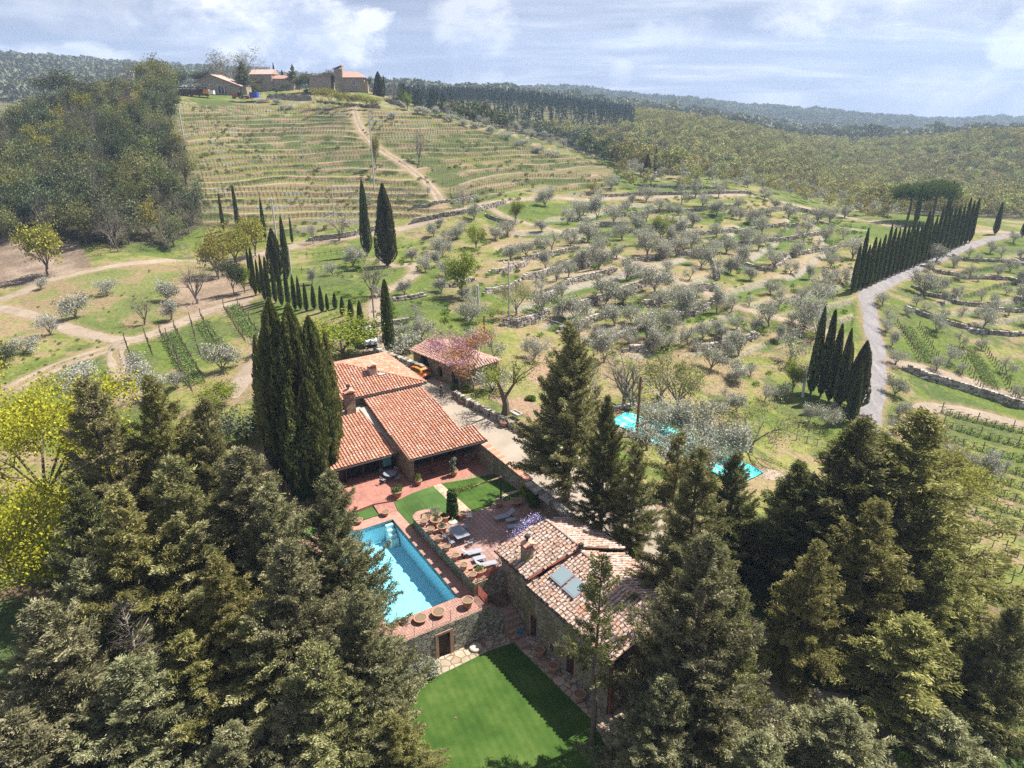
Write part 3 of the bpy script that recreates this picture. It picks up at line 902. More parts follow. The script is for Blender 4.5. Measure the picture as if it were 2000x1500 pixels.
col = lerp(col, lush, (band > 0) * sstep(e0 - .30, e0 - .12, band) * (band < e0 + .02) * sstep(.3, .5, nb) * .85)
col = lerp(col, tan_, (band >= 0) * (1 - sstep(.05, .30, band)) * sstep(.35, .55, na2) * .7)
rs = np.where(M_gr[..., None], lerp(dkgreen * .5, np.array([.25, .225, .185]), sstep(.46, .6, na2)), rs)
col = lerp(col, rs, RIS * np.where(M_gr, 1.0, sstep(0.25, 0.5, nb * .5 + na * .5)) * 0.9)
wood = (GR > 345) | (inpoly(GPX, GPY, [(-500, 100), (260, 100), (345, 230), (400, 440), (330, 475), (-500, 480)]) & (GR > 150)) | (inpoly(GPX, GPY, [(1215, 335), (1480, 352), (1740, 418), (2400, 430), (2400, 200), (1215, 200)]) & (GR > 255))
hamlet = inpoly(GPX, GPY, [(300, 120), (340, 205), (760, 215), (900, 260), (800, 120)]) & (GR < 420) & (GR > 260)
wood &= ~hamlet
col = np.where(wood[..., None], lerp(forest, forest * 1.7, na), col)
near = (GR < 60) | ((GU > 26) & (GR < 75)) | ((GV < -10) & (GU > -10) & (GR < 85))
pink = lerp(duff, np.array([0.30, 0.20, 0.15]), sstep(0.4, 0.7, na * 0.5 + nb * 0.5))
col = np.where(near[..., None], lerp(pink, dkgreen, sstep(0.62, 0.75, nb)), col)
mead = inpoly(GPX, GPY, [(60, 640), (20, 540), (300, 515), (500, 530), (470, 600), (250, 660)]) & (GR < 200)
col = np.where(mead[..., None], lerp(lerp(np.array([0.085, 0.115, 0.03]), np.array([0.15, 0.155, 0.055]), na), np.array([0.21, 0.15, 0.09]), sstep(0.66, 0.8, nb * 0.5 + na * 0.5) * .8), col)
litter = inpoly(GPX, GPY, [(350, 545), (430, 530), (500, 560), (480, 600), (380, 625), (340, 590)]) & (GR < 200)
col = np.where(litter[..., None], lerp(np.array([0.17, 0.125, 0.09]), np.array([0.25, 0.185, 0.13]), nb), col)
rub = inpoly(GPX, GPY, [(-200, 470), (150, 470), (180, 520), (60, 560), (-200, 560)]) & (GR < 220)
col = np.where(rub[..., None], lerp(np.array([0.15, 0.11, 0.08]), np.array([0.26, 0.2, 0.15]), nb), col)
court = (GV > 12.2) & (GV < 22) & (GU > -40) & (GU < 36)
garden = inpoly(GPX, GPY, [(965, 720), (1010, 690), (1080, 700), (1150, 840), (1060, 830), (960, 780)]) & (GR < 110)
col = np.where(garden[..., None], lerp(lerp(np.array([0.15, 0.155, 0.05]), np.array([0.22, 0.19, 0.09]), na), np.array([0.25, 0.17, 0.115]), sstep(0.55, 0.75, nb)), col)
col = lerp(col, earth * 1.05, WID * 0.8)
col = np.clip(col, 0.01, 0.9)

nr, nth = GX.shape
V_ = np.stack([GX.ravel(), GY.ravel(), GZ.ravel()], -1)
ii = (np.arange(nr - 1)[:, None] * nth + np.arange(nth - 1)[None]).ravel()
F_ = np.stack([ii, ii + nth, ii + nth + 1, ii + 1], -1)
F_ = F_[:, ::-1]
b_ = NB('ground_cover')
_a = b_.attr('ground_col').outputs['Color']
_f = b_.noise(b_.pos(), 1.6, 8, 0.72); _g = b_.noise(b_.pos(), 0.16, 5, 0.6); _h = b_.noise(b_.pos(), 6.0, 4, 0.7)
_c = b_.mix(1.0, _a, b_.ramp(b_.math('ADD', b_.math('MULTIPLY', _f, 0.6), b_.math('MULTIPLY', _h, 0.4)), [(0.32, 0.42), (0.5, 1.0), (0.66, 1.7)]), 'MULTIPLY')
_c = b_.mix(b_.ramp(_f, [(0.55, 0.0), (0.72, 0.55)]), _c, (0.09, 0.13, 0.035))
b_.bsdf(_c, 0.95, b_.bump(_f, 0.8, 0.35), spec=0.05)
me = npmesh('terrain', V_, F_, b_.m, smooth=False)
ca = me.color_attributes.new('ground_col', 'FLOAT_COLOR', 'POINT')
ca.data.foreach_set('color', np.concatenate([col.reshape(-1, 3), np.ones((col.size // 3, 1))], 1).astype(np.float32).ravel())
link('terrain', me, kind='structure', label='sloping Tuscan hillside ground of grass, earth and olive terraces')


def strip(name, ln, w, m, lift=0.05, edge=0.25):
    d = np.gradient(ln, axis=0); d /= np.linalg.norm(d, axis=1)[:, None] + 1e-9
    nrm = np.stack([-d[:, 1], d[:, 0]], 1); K = 7
    offs = np.linspace(-0.5, 0.5, K)
    vs = []
    for k, o in enumerate(offs):
        jit = (fbm(ln[:, 0] + k * 99, ln[:, 1], 0.35, 77, 3) * edge * 2) if k in (0, K - 1) else 0
        q = ln + nrm * (o * w + jit)[:, None] if not isinstance(jit, int) else ln + nrm * (o * w)
        z = H(q[:, 0], q[:, 1]) + (lift if 0 < k < K - 1 else 0.01)
        vs.append(np.column_stack([q, z]))
    vs = np.stack(vs, 1).reshape(-1, 3); n = len(ln)
    i = (np.arange(n - 1)[:, None] * K + np.arange(K - 1)[None]).ravel()
    f = np.stack([i, i + K, i + K + 1, i + 1], -1)[:, ::-1]
    return npmesh(name, vs, f, m, smooth=True)


for name, ln, w, m in road_lines:
    if name == 'vineyard_track' or name == 'farm_track' or name == 'spur_track':      # two wheel ruts
        d = np.gradient(ln, axis=0); d /= np.linalg.norm(d, axis=1)[:, None] + 1e-9; nn = np.stack([-d[:, 1], d[:, 0]], 1)
        for s in (-1, 1):
            link('wheel_track', strip('wheel_track', ln + nn * s * 0.85, 0.9, m), kind='structure')
    else:
        link(name, strip(name, ln, w, m), kind='structure')

# ---- the dry stone walls themselves: every wall one object of loose stones
b_ = NB('dry_stone')
_t = b_.attr('tint').outputs['Fac']; _f = b_.noise(b_.pos(), 5, 4, 0.7)
_c = b_.ramp(_t, [(0, (0.12, 0.10, 0.08)), (0.3, (0.23, 0.20, 0.165)), (0.6, (0.32, 0.285, 0.245)), (1.0, (0.43, 0.40, 0.36))])
_c = b_.mix(0.6, _c, b_.ramp(_f, [(0.3, 0.6), (0.7, 1.25)]), 'MULTIPLY')
b_.bsdf(_c, 0.95, spec=0.1); M_dry = b_.m
BOXF = np.array([(0, 2, 3, 1), (4, 5, 7, 6), (0, 1, 5, 4), (2, 6, 7, 3), (0, 4, 6, 2), (1, 3, 7, 5)])
BOXV = np.array([(x, y, z) for z in (-.5, .5) for y in (-.5, .5) for x in (-.5, .5)])


def boxes(cen, size, ang, jit=0.12):
    """many jittered boxes: arrays (n,3),(n,3),(n,)"""
    n = len(cen)
    v = BOXV[None] * size[:, None] * (1 + rng.uniform(-jit, jit, (n, 8, 3))) + rng.uniform(-jit, jit, (n, 8, 3)) * size[:, None] * 0.6
    c, s = np.cos(ang)[:, None], np.sin(ang)[:, None]
    x = v[..., 0] * c - v[..., 1] * s; y = v[..., 0] * s + v[..., 1] * c
    v = np.stack([x, y, v[..., 2]], -1) + cen[:, None]
    f = (BOXF[None] + (np.arange(n) * 8)[:, None, None]).reshape(-1, 4)
    return v.reshape(-1, 3), f


wall_names = ['low pale', 'crumbling grey', 'long sunlit', 'short broken', 'weedy', 'tumbled']


def rubble_wall(pts, hh, label, name='dry_stone_wall', thick=0.5, sx=0.55, mat=None, off=-0.25, cat='stone wall', group='dry stone walls of the terraces', base=None, full=False):
    ln = resample(pts, 0.5)
    L = np.concatenate([[0], np.cumsum(np.linalg.norm(np.diff(ln, axis=0), axis=1))])
    cen = []; siz = []; ang = []
    s = 0.0
    d = np.gradient(ln, axis=0); aa = np.arctan2(d[:, 1], d[:, 0])
    nco = max(2, int(hh / 0.3))
    while s < L[-1]:
        w = sx * random.uniform(0.6, 1.3)
        x = np.interp(s, L, ln[:, 0]); y = np.interp(s, L, ln[:, 1]); a = np.interp(s, L, aa)
        en = 1.0 if full else min(1, min(s, L[-1] - s) / 3 + 0.35)
        # camera-facing side of the step
        nx, ny = -math.sin(a), math.cos(a)
        if nx * x + ny * y > 0: nx, ny = -nx, -ny
        z0 = (h1(x + nx * 0.9, y + ny * 0.9) - 0.15) if base is None else base
        for k in range(nco):
            if k / nco > en + random.uniform(-0.15, 0.15): break
            zz = z0 + (k + 0.5) * hh * 1.12 / nco
            j = random.uniform(-0.1, 0.1)
            cen.append((x - nx * off + nx * (0.25 - 0.06 * k) + random.uniform(-.1, .1), y - ny * off + ny * (0.25 - 0.06 * k) + j, zz)); siz.append((w * 1.05, thick * random.uniform(.8, 1.3), hh * 1.25 / nco)); ang.append(a + random.uniform(-.1, .1))
        s += w
    cen = np.array(cen); siz = np.array(siz); ang = np.array(ang)
    o = cen.mean(0); o[2] = cen[:, 2].min()
    v, f = boxes(cen - o, siz, ang)
    me = npmesh(name, v, f, mat or M_dry, tint=np.repeat(rng.random(len(cen)), 6))
    return link(name, me, loc=tuple(o), label=label, cat=cat, group=group)


M_retb = M_dry
near_marks = [((910, 500), 'the bright green tree'), ((990, 500), 'the tall lamp-topped pole'), ((1010, 400), 'the lime tree at the road bend'), ((1300, 440), 'the yellow-green bush'),
              ((1560, 640), 'the gravel lane'), ((1640, 480), 'the cypress avenue'), ((760, 440), 'the two big cypresses'), ((1260, 330), 'the lone cypress pair'), ((1400, 560), 'the olive track'),
              ((1880, 600), 'the right-hand orchard'), ((930, 600), 'the concrete pole'), ((1200, 480), 'the crossing tracks'), ((1480, 660), 'the cypress clump'), ((1050, 610), 'the pale spring tree'), ((1340, 380), 'the valley road')]


def near_of(px, py):
    return min(near_marks, key=lambda q: (q[0][0] - px) ** 2 + (q[0][1] - py) ** 2)[1]


seen_lab = {}


def uniq(lab):
    """make a label single its thing out by its place when the words alone do not"""
    seen_lab[lab] = seen_lab.get(lab, 0) + 1
    return lab if seen_lab[lab] == 1 else lab + ', number %d from the left' % seen_lab[lab]


wi = 0
for (pl, hh), (pts, _) in zip(WALLS, wall_xy):
    mx = sum(p[0] for p in pl) / len(pl); my = sum(p[1] for p in pl) / len(pl)
    side = 'left of' if mx < min(near_marks, key=lambda q: (q[0][0] - mx) ** 2 + (q[0][1] - my) ** 2)[0][0] else 'right of'
    vert = 'above' if my < min(near_marks, key=lambda q: (q[0][0] - mx) ** 2 + (q[0][1] - my) ** 2)[0][1] else 'below'
    rubble_wall(pts, hh, '%s dry stone wall %s and %s %s' % (wall_names[wi % 6], vert, side, near_of(mx, my)))
    wi += 1

# ------------------------------------------------------------------ vegetation
def rot_about(d, ang, az):
    """tilt unit vector d by ang in a random azimuth az"""
    d = d / np.linalg.norm(d)
    a = np.cross(d, [0, 0, 1.0]);
    if np.linalg.norm(a) < 1e-3: a = np.array([1.0, 0, 0])
    a /= np.linalg.norm(a); b = np.cross(d, a)
    return d * math.cos(ang) + (a * math.cos(az) + b * math.sin(az)) * math.sin(ang)


def leaves(cen, L, W, dirs=None, spread=1.0, tint=None, fold=0.0):
    """one rhombic leaf per centre; cen (n,3); dirs the main direction; spread 0..1 random"""
    n = len(cen)
    rd = rng.normal(size=(n, 3)); rd /= np.linalg.norm(rd, axis=1)[:, None]
    d = rd if dirs is None else dirs * (1 - spread) + rd * spread
    d /= np.linalg.norm(d, axis=1)[:, None] + 1e-9
    r2 = rng.normal(size=(n, 3)); s = np.cross(d, r2); s /= np.linalg.norm(s, axis=1)[:, None] + 1e-9
    l = (L * rng.uniform(0.7, 1.35, n))[:, None]; w = (W * rng.uniform(0.7, 1.35, n))[:, None]
    v = np.stack([cen - d * l * .5, cen + s * w * .5 - d * l * 0.05, cen + d * l * .5, cen - s * w * .5 - d * l * 0.05], 1)
    f = np.arange(n * 4).reshape(n, 4)
    t = rng.random(n) if tint is None else tint
    return v.reshape(-1, 3), f, t


def crown_mesh(name, cen, L, W, mat, dirs=None, spread=1.0, tint=None):
    v, f, t = leaves(cen, L, W, dirs, spread, tint)
    return npmesh(name, v, f, mat, tint=t)


def grow(h, spread, nlimb=5, lean=0.1, fork=0.35, r0=0.16, gen=3, up=0.5, twist=0.35, len_f=0.62, nchild=3, sides=6, tips_from=2):
    """a branching skeleton; returns MB of wood and an array of twig points with directions"""
    mb = MB(); tips = []
    def br(p, d, L, r, g):
        pts = [p]; rad = [r]; k = 3 if g < gen else 2
        q = p.copy(); dd = d.copy()
        for i in range(k):
            dd = rot_about(dd, random.uniform(0, twist) * 0.6, random.uniform(0, 6.28))
            dd[2] += up * 0.12; dd /= np.linalg.norm(dd)
            q = q + dd * L / k; pts.append(q.copy()); rad.append(r * (1 - 0.55 * (i + 1) / k))
            if g >= tips_from: tips.append((q.copy(), dd.copy(), g))
        mb.tube(pts, rad, sides if g < 2 else 3, cap=False)
        if g < gen:
            for c in range(nchild + (1 if random.random() < .4 else 0)):
                t = random.uniform(0.45, 1.0); idx = min(k, int(t * k + 0.5))
                nd = rot_about(dd, random.uniform(0.35, 0.95) * spread, random.uniform(0, 6.28))
                br(pts[idx].copy(), nd, L * len_f * random.uniform(.8, 1.2), rad[idx] * 0.75, g + 1)
    trunk_h = h * fork
    top = np.array([random.uniform(-lean, lean) * h, random.uniform(-lean, lean) * h, trunk_h])
    mid = top * 0.5 + np.array([random.uniform(-.04, .04) * h, random.uniform(-.04, .04) * h, 0])
    mb.tube([(0, 0, -0.5), tuple(mid * [1, 1, .3]), tuple(mid), tuple(top)], [r0 * 1.5, r0 * 1.1, r0, r0 * 0.9], sides + 1, cap=False)
    for i in range(nlimb):
        az = 6.283 * (i + random.uniform(-.3, .3)) / nlimb
        tilt = random.uniform(0.35, 0.8) * spread
        d = np.array([math.sin(tilt) * math.cos(az), math.sin(tilt) * math.sin(az), math.cos(tilt)])
        br(top.copy() - np.array([0, 0, random.uniform(0, .12) * h]), d, (h - trunk_h) * random.uniform(.45, .62), r0 * 0.62, 0)
    return mb, tips


def broadleaf(kind, label, cat, h, spread, n_leaf, L, W, mat, bark, lump=0.45, gen=3, fork=0.35, r0=0.16, nlimb=5, up=0.5, droop=0.0, nchild=3, squash=1.0, group=None, dens_gen=2):
    mb, tips = grow(h, spread, nlimb, 0.05, fork, r0, gen, up, nchild=nchild, tips_from=dens_gen)
    root = thing(kind, label, cat, group=group)
    mb.build('trunk', bark, root)
    P_ = np.array([t[0] for t in tips]); 
    # clumps: pick twig points, each with its own light/dark value
    cl = rng.random(len(P_))
    idx = rng.integers(0, len(P_), n_leaf)
    c = P_[idx] + rng.normal(size=(n_leaf, 3)) * lump * np.array([1, 1, 0.75])
    c[:, 2] -= droop * rng.random(n_leaf)
    c[:, 2] = np.maximum(c[:, 2], h * fork * 0.45)
    t = np.clip(cl[idx] * 0.55 + rng.random(n_leaf) * 0.45, 0, 1)
    me = crown_mesh('crown', c, L, W, mat, tint=t)
    link('crown', me, root)
    return root


def conifer(kind, label, cat, h, rad, mat, bark=None, nb=150, start=0.06, tuft=0.30, leafL=0.2, leafW=0.075, per=7, shape=0.75, irregular=0.35, upcurve=0.35, droop=0.0, group=None, twin=False, dens=1.0):
    """irregular conifer: whorled limbs, side shoots and feathery tufts"""
    wood = MB(); cen = []; dr = []; tn = []
    axes = [(np.zeros(3), h)] if not twin else [(np.array([0, 0, 0.0]), h), (np.array([0.9, 0.5, 0.0]), h * 0.93)]
    for ax, hh in axes:
        wob = [np.array([random.uniform(-.15, .15), random.uniform(-.15, .15), 0]) + ax * [1, 1, 0] for _ in range(6)]
        wob[0] = ax.copy()
        tr = [tuple(wob[i] * 1.0 + np.array([0, 0, hh * i / 5.0 - (0.6 if i == 0 else 0)])) for i in range(6)]
        r0 = 0.018 * hh
        wood.tube(tr, [r0 * 1.25, r0 * .95, r0 * .75, r0 * .5, r0 * .28, 0.02], 8, cap=False)
        sector = rng.uniform(1 - irregular, 1 + irregular * 0.5, (7, 6))
        n = int(nb / len(axes))
        for b in range(n):
            t = start + (1 - start) * ((b + random.random()) / n) ** 0.9
            az = random.uniform(0, 6.283)
            prof = min(1.0, (1 - t) ** shape * 1.12) * (0.35 + 0.65 * min(1, (t - start) / 0.14 + 0.25))
            sc_ = sector[int(t * 6.99), int(az / 6.284 * 6)]
            Lb = rad * prof * sc_ * random.uniform(0.7, 1.12) + 0.25
            k = t * 5; i0 = min(4, int(k)); base = np.array(tr[i0]) * (1 - (k - i0)) + np.array(tr[i0 + 1]) * (k - i0)
            base[2] = hh * t
            d = np.array([math.cos(az), math.sin(az), 0.0])
            el0 = random.uniform(-0.10, 0.30) + (t ** 2) * 0.7 - droop
            m = 5; pts = [base]
            q = base.copy()
            for i in range(m):
                el = el0 + upcurve * (i / m) ** 1.5
                q = q + (d * math.cos(el) + np.array([0, 0, math.sin(el)])) * Lb / m
                pts.append(q.copy())
            wood.tube([tuple(p) for p in pts], [0.006 * Lb + 0.018 * (1 - i / m) + 0.004 for i in range(m + 1)], 3, cap=False)
            pts = np.array(pts)
            ns = max(3, int(Lb * 5.5 * dens))
            side = np.array([-d[1], d[0], 0])
            bt = random.random()
            for sgi in range(ns):
                s = 0.22 + 0.78 * (sgi + random.random()) / ns
                kk = s * m; i1 = min(m - 1, int(kk)); p = pts[i1] * (1 - (kk - i1)) + pts[i1 + 1] * (kk - i1)
                ls = (0.28 * Lb * (1 - s) + 0.28) * random.uniform(.6, 1.2)
                sg = random.choice((-1, 1))
                sd_ = (side * sg * random.uniform(.5, 1) + d * random.uniform(.3, 1.0) + np.array([0, 0, random.uniform(-.2, .45) - droop]))
                sd_ /= np.linalg.norm(sd_)
                nt_ = max(1, int(ls / (tuft * 0.62)))
                for j in range(nt_ + 1):
                    c0 = p + sd_ * ls * (j + 0.3) / (nt_ + 0.3)
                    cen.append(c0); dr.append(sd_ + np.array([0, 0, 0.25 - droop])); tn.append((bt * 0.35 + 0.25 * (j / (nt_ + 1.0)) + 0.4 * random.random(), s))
            cen.append(pts[-1]); dr.append(pts[-1] - pts[-2]); tn.append((bt, 1))
        for _ in range(6):
            cen.append(np.array(tr[-1]) - [0, 0, random.uniform(0, .8)]); dr.append(np.array([0, 0, 1.0])); tn.append((random.random(), 1))
    cen = np.array(cen); dr = np.array(dr); dr /= np.linalg.norm(dr, axis=1)[:, None]
    tv = np.array([a for a, _ in tn])
    cc = np.repeat(cen, per, 0) + rng.normal(size=(len(cen) * per, 3)) * tuft * 0.30
    dd = np.repeat(dr, per, 0)
    tt_ = np.clip(np.repeat(tv, per) * 0.8 + rng.random(len(cc)) * 0.26, 0, 1)
    root = thing(kind, label, cat, group=group)
    wood.build('trunk', bark or M_bark, root)
    link('crown', crown_mesh('crown', cc, leafL * 1.25, leafW * .9, mat, dd, 0.36, tt_), root)
    return root


def column_cypress(kind, label, cat, h, rad, mat, n=3800, L=0.3, W=0.11, ragged=0.12, group=None, base=0.04, top=1.6, strands=9, belly=None):
    """a narrow cypress: flame-shaped shell of upright sprays"""
    t = rng.random(n) ** 0.85
    az = rng.uniform(0, 6.283, n)
    lob = np.zeros(n)
    for k in range(4):
        lob += np.sin(az * (k + 2) + t * rng.uniform(-9, 9) + rng.uniform(0, 6)) * 0.25
    prof = np.sqrt(np.clip(t / 0.16, 0, 1)) * (1 - t ** 2.0) ** (0.5 * top)
    if belly: prof = (np.clip(t / belly, 0.03, 1) ** 0.5) * np.clip(1 - (np.clip(t - belly, 0, 1) / (1 - belly)) ** 1.7, 0, 1) ** .8
    lumps = np.sin(az * strands + np.sin(t * 15) * 2) * 0.5 + 0.5
    flm = np.abs(np.sin(az * strands * .5 + np.floor(t * 9 + az) * 1.7)) * np.abs(np.sin(t * 9 * math.pi + az * 3))
    r = rad * prof * (1 + ragged * lob + ragged * 0.6 * (lumps - .5) - ragged * (1 - flm) * (1.0 if belly else .25)) * (0.80 + 0.2 * rng.random(n) ** 0.4)
    z = h * (base + (1 - base) * t)
    c = np.stack([r * np.cos(az), r * np.sin(az), z], 1)
    d = np.stack([np.cos(az) * 0.35, np.sin(az) * 0.35, np.ones(n)], 1)
    tint = np.clip(0.22 + 0.3 * lumps * (0.5 + lob) + 0.50 * rng.random(n), 0, 1)
    root = thing(kind, label, cat, group=group)
    tb = MB(); tb.tube([(0, 0, -0.5), (0, 0, h * 0.5), (0, 0, h * 0.9)], [rad * 0.2, rad * 0.1, 0.02], 6, cap=False)
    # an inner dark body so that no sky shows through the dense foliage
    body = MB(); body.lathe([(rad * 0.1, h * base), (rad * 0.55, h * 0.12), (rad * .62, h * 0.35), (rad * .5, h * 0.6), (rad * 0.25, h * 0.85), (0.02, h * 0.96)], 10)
    tb.build('trunk', M_bark, root)
    v, f, tt_ = leaves(c, L, W, d, 0.3, tint)
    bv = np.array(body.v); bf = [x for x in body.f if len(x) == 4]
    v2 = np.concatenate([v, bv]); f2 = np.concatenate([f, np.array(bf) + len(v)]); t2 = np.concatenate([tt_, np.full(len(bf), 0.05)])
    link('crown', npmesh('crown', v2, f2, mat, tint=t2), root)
    return root


def shrub_mesh(name, r, n, L, W, mat, squash=0.8, lumps=7):
    c0 = rng.normal(size=(lumps, 3)); c0 /= np.linalg.norm(c0, axis=1)[:, None]; c0 *= r * 0.5; c0[:, 2] = np.abs(c0[:, 2]) * squash + r * 0.35
    k = rng.integers(0, lumps, n); d = rng.normal(size=(n, 3)); d /= np.linalg.norm(d, axis=1)[:, None]
    c = c0[k] + d * r * 0.5 * rng.uniform(.6, 1.0, n)[:, None] * np.array([1, 1, squash])
    c[:, 2] = np.maximum(c[:, 2], 0.02)
    t = np.clip(rng.random(lumps)[k] * .4 + rng.random(n) * .6, 0, 1)
    return crown_mesh(name, c, L, W, mat, tint=t)


def world_at_height(px, py, z):
    return ray_z(px, py, z)


def fit_height(bx, by, bz, top_py):
    """height of an upright thing at (bx,by,bz) whose top shows at photograph row top_py"""
    d = px_dir(1000, top_py)
    # solve (y*sinP + dz*cosP)/(y*cosP - dz*sinP) = Y/Z
    k = (750 - top_py) / FPX
    s, c = math.sin(PITCH), math.cos(PITCH)
    dzv = by * (k * c - s) / (c + k * s)
    return CAM_H + dzv - bz


def place(proto, h0, px, py, top=None, rz=None, h=None, wid=None, label=None, group=None, loc=None, w0=None):
    """stand a copy of proto (modelled h0 m tall) on the ground at pixel (px,py), as tall as the photograph shows"""
    p = at(px, py) if loc is None else loc
    if top is not None: h = max(0.5, fit_height(p[0], p[1], p[2], top))
    s = (h or h0) / h0
    sw = s if wid is None else wid
    return dup(proto, (p[0], p[1], p[2] - 0.1), random.uniform(0, 6.28) if rz is None else rz, (sw, sw, s), label, group)


# ------- prototypes (unlinked until first used)
random.seed(21)
OL_L = 'silvery olive tree'
olives = [unlink_proto(broadleaf('olive_tree', OL_L, 'tree', 4.4, 1.05, int(n * 1.5), 0.25, 0.13, F_olive, M_barkg, lump=0.46, gen=2, fork=0.16, r0=0.17, nlimb=nl_, up=up_, nchild=3, dens_gen=1)) for n, nl_, up_ in ((1500, 4, .15), (1900, 3, .5), (1300, 5, .1), (1700, 4, .4), (2100, 3, .25), (1200, 3, .6), (1600, 5, .35))]
sparse_olives = [unlink_proto(broadleaf('olive_tree', OL_L, 'tree', 4.0, 1.1, int(n * 1.5), 0.24, 0.12, F_olive, M_barkg, lump=0.40, gen=2, fork=0.22, r0=0.15, nlimb=4, up=0.2, nchild=3, dens_gen=1)) for n in (650, 850)]


def proto_broad(kind, mats, h=9.0, n=2600, L=0.42, W=0.3, lump=0.62, spread=1.0, fork=0.22, cat='tree', gen=2, nlimb=6, up=0.25, bark=None, dens_gen=1, r0=0.2):
    return [unlink_proto(broadleaf(kind, kind, cat, h, spread, n, L, W, m, bark or M_bark, lump=lump, gen=gen, fork=fork, nlimb=nlimb, up=up, dens_gen=dens_gen, r0=r0)) for m in mats]


holm = proto_broad('holm_oak', [F_oak_d, F_oak_d, F_oak_d], n=3400, L=0.4, W=0.3, lump=0.75)
oakg = proto_broad('oak_tree', [F_oak_g, F_oak_g, F_oak_g], n=2600, lump=0.65)
oaky = proto_broad('oak_tree', [F_oak_y, F_oak_y], n=2400, lump=0.6)
bare = proto_broad('bare_oak_tree', [F_oak_b, F_oak_b], n=1300, L=0.5, W=0.06, lump=0.5, gen=3, bark=M_barkg, dens_gen=2)
lime = proto_broad('lime_tree', [F_lime, F_lime], n=3600, L=0.28, W=0.2, lump=0.5, h=7)
pale = proto_broad('pale_spring_tree', [F_pale, F_pale], n=1900, L=0.24, W=0.13, lump=0.5, h=7, gen=3, dens_gen=2, bark=M_barkg)
skel = proto_broad('bare_tree', [F_oak_b], n=500, L=0.35, W=0.04, lump=0.35, h=7, gen=3, dens_gen=2, bark=M_barkg)
blossom = proto_broad('blossom_tree', [foliage('pale_blossom', [(0.3, 0.24, 0.2), (0.48, 0.4, 0.35), (0.62, 0.54, 0.5)], 0.2, 0.05)], n=1200, L=0.2, W=0.12, lump=0.5, h=6, gen=3, dens_gen=2, bark=M_barkg)

cyps = [unlink_proto(column_cypress('cypress', 'cypress', 'cypress tree', 12, 0.95, F_cyp, n, 0.34, 0.13, rg, top=tp_)) for n, rg, tp_ in ((3600, 0.10, 1.5), (3600, 0.24, 1.1), (3600, 0.16, 1.3), (3200, .34, 1.2))]
cyp_brown = unlink_proto(column_cypress('cypress', 'cypress', 'cypress tree', 12, 1.9, F_cyp_b, 7000, 0.42, 0.15, 0.34, strands=7))
cyp_big = unlink_proto(column_cypress('cypress', 'cypress', 'cypress tree', 14, 1.3, F_cyp, 6500, 0.36, 0.13, 0.2, strands=8))

random.seed(5)
con = [unlink_proto(conifer('conifer', 'conifer', 'conifer tree', 20, 8.0, m, nb=nb, irregular=ir, upcurve=uc, droop=dp, shape=sh, per=pr, twin=tw, leafL=ll, leafW=lw, tuft=tf, start=st))
       for m, nb, ir, uc, dp, sh, pr, tw, ll, lw, tf, st in (
           (F_con, 215, 0.4, 0.45, 0.05, 0.90, 7, False, 0.25, 0.085, 0.36, 0.05),
           (F_con_b, 225, 0.35, 0.55, 0.0, 0.80, 7, False, 0.25, 0.09, 0.36, 0.05),
           (F_con_o, 215, 0.45, 0.35, 0.12, 0.95, 7, False, 0.25, 0.085, 0.36, 0.05),
           (F_con_d, 205, 0.45, 0.5, 0.05, 0.95, 7, False, 0.27, 0.09, 0.36, 0.08),
           (F_con, 210, 0.3, 0.5, 0.0, 0.8, 6, True, 0.27, 0.095, 0.34, 0.12))]
thin_con = unlink_proto(conifer('conifer', 'conifer', 'conifer tree', 14, 3.2, F_con_d, nb=60, start=0.36, irregular=0.75, per=7, leafL=0.25, leafW=0.085, tuft=0.36, upcurve=0.3, shape=0.55))
dead_con = unlink_proto(conifer('dying_conifer', 'conifer', 'conifer tree', 14, 2.6, F_oak_b, nb=110, start=0.2, irregular=0.6, per=2, leafL=0.5, leafW=0.02, tuft=0.5, upcurve=0.2, shape=0.5, bark=M_twig, dens=0.6))
small_con = unlink_proto(conifer('conifer', 'conifer', 'conifer tree', 9, 2.3, F_con_o, nb=90, start=0.08, irregular=0.25, per=6, leafL=0.22, leafW=0.08, tuft=0.3, upcurve=0.5, shape=0.85))

# ------------------------------------------------------------------ planting
def Q(s):  # parse "x,y,top" triples
    return [tuple(float(a) for a in t.split(',')) for t in s.split()]


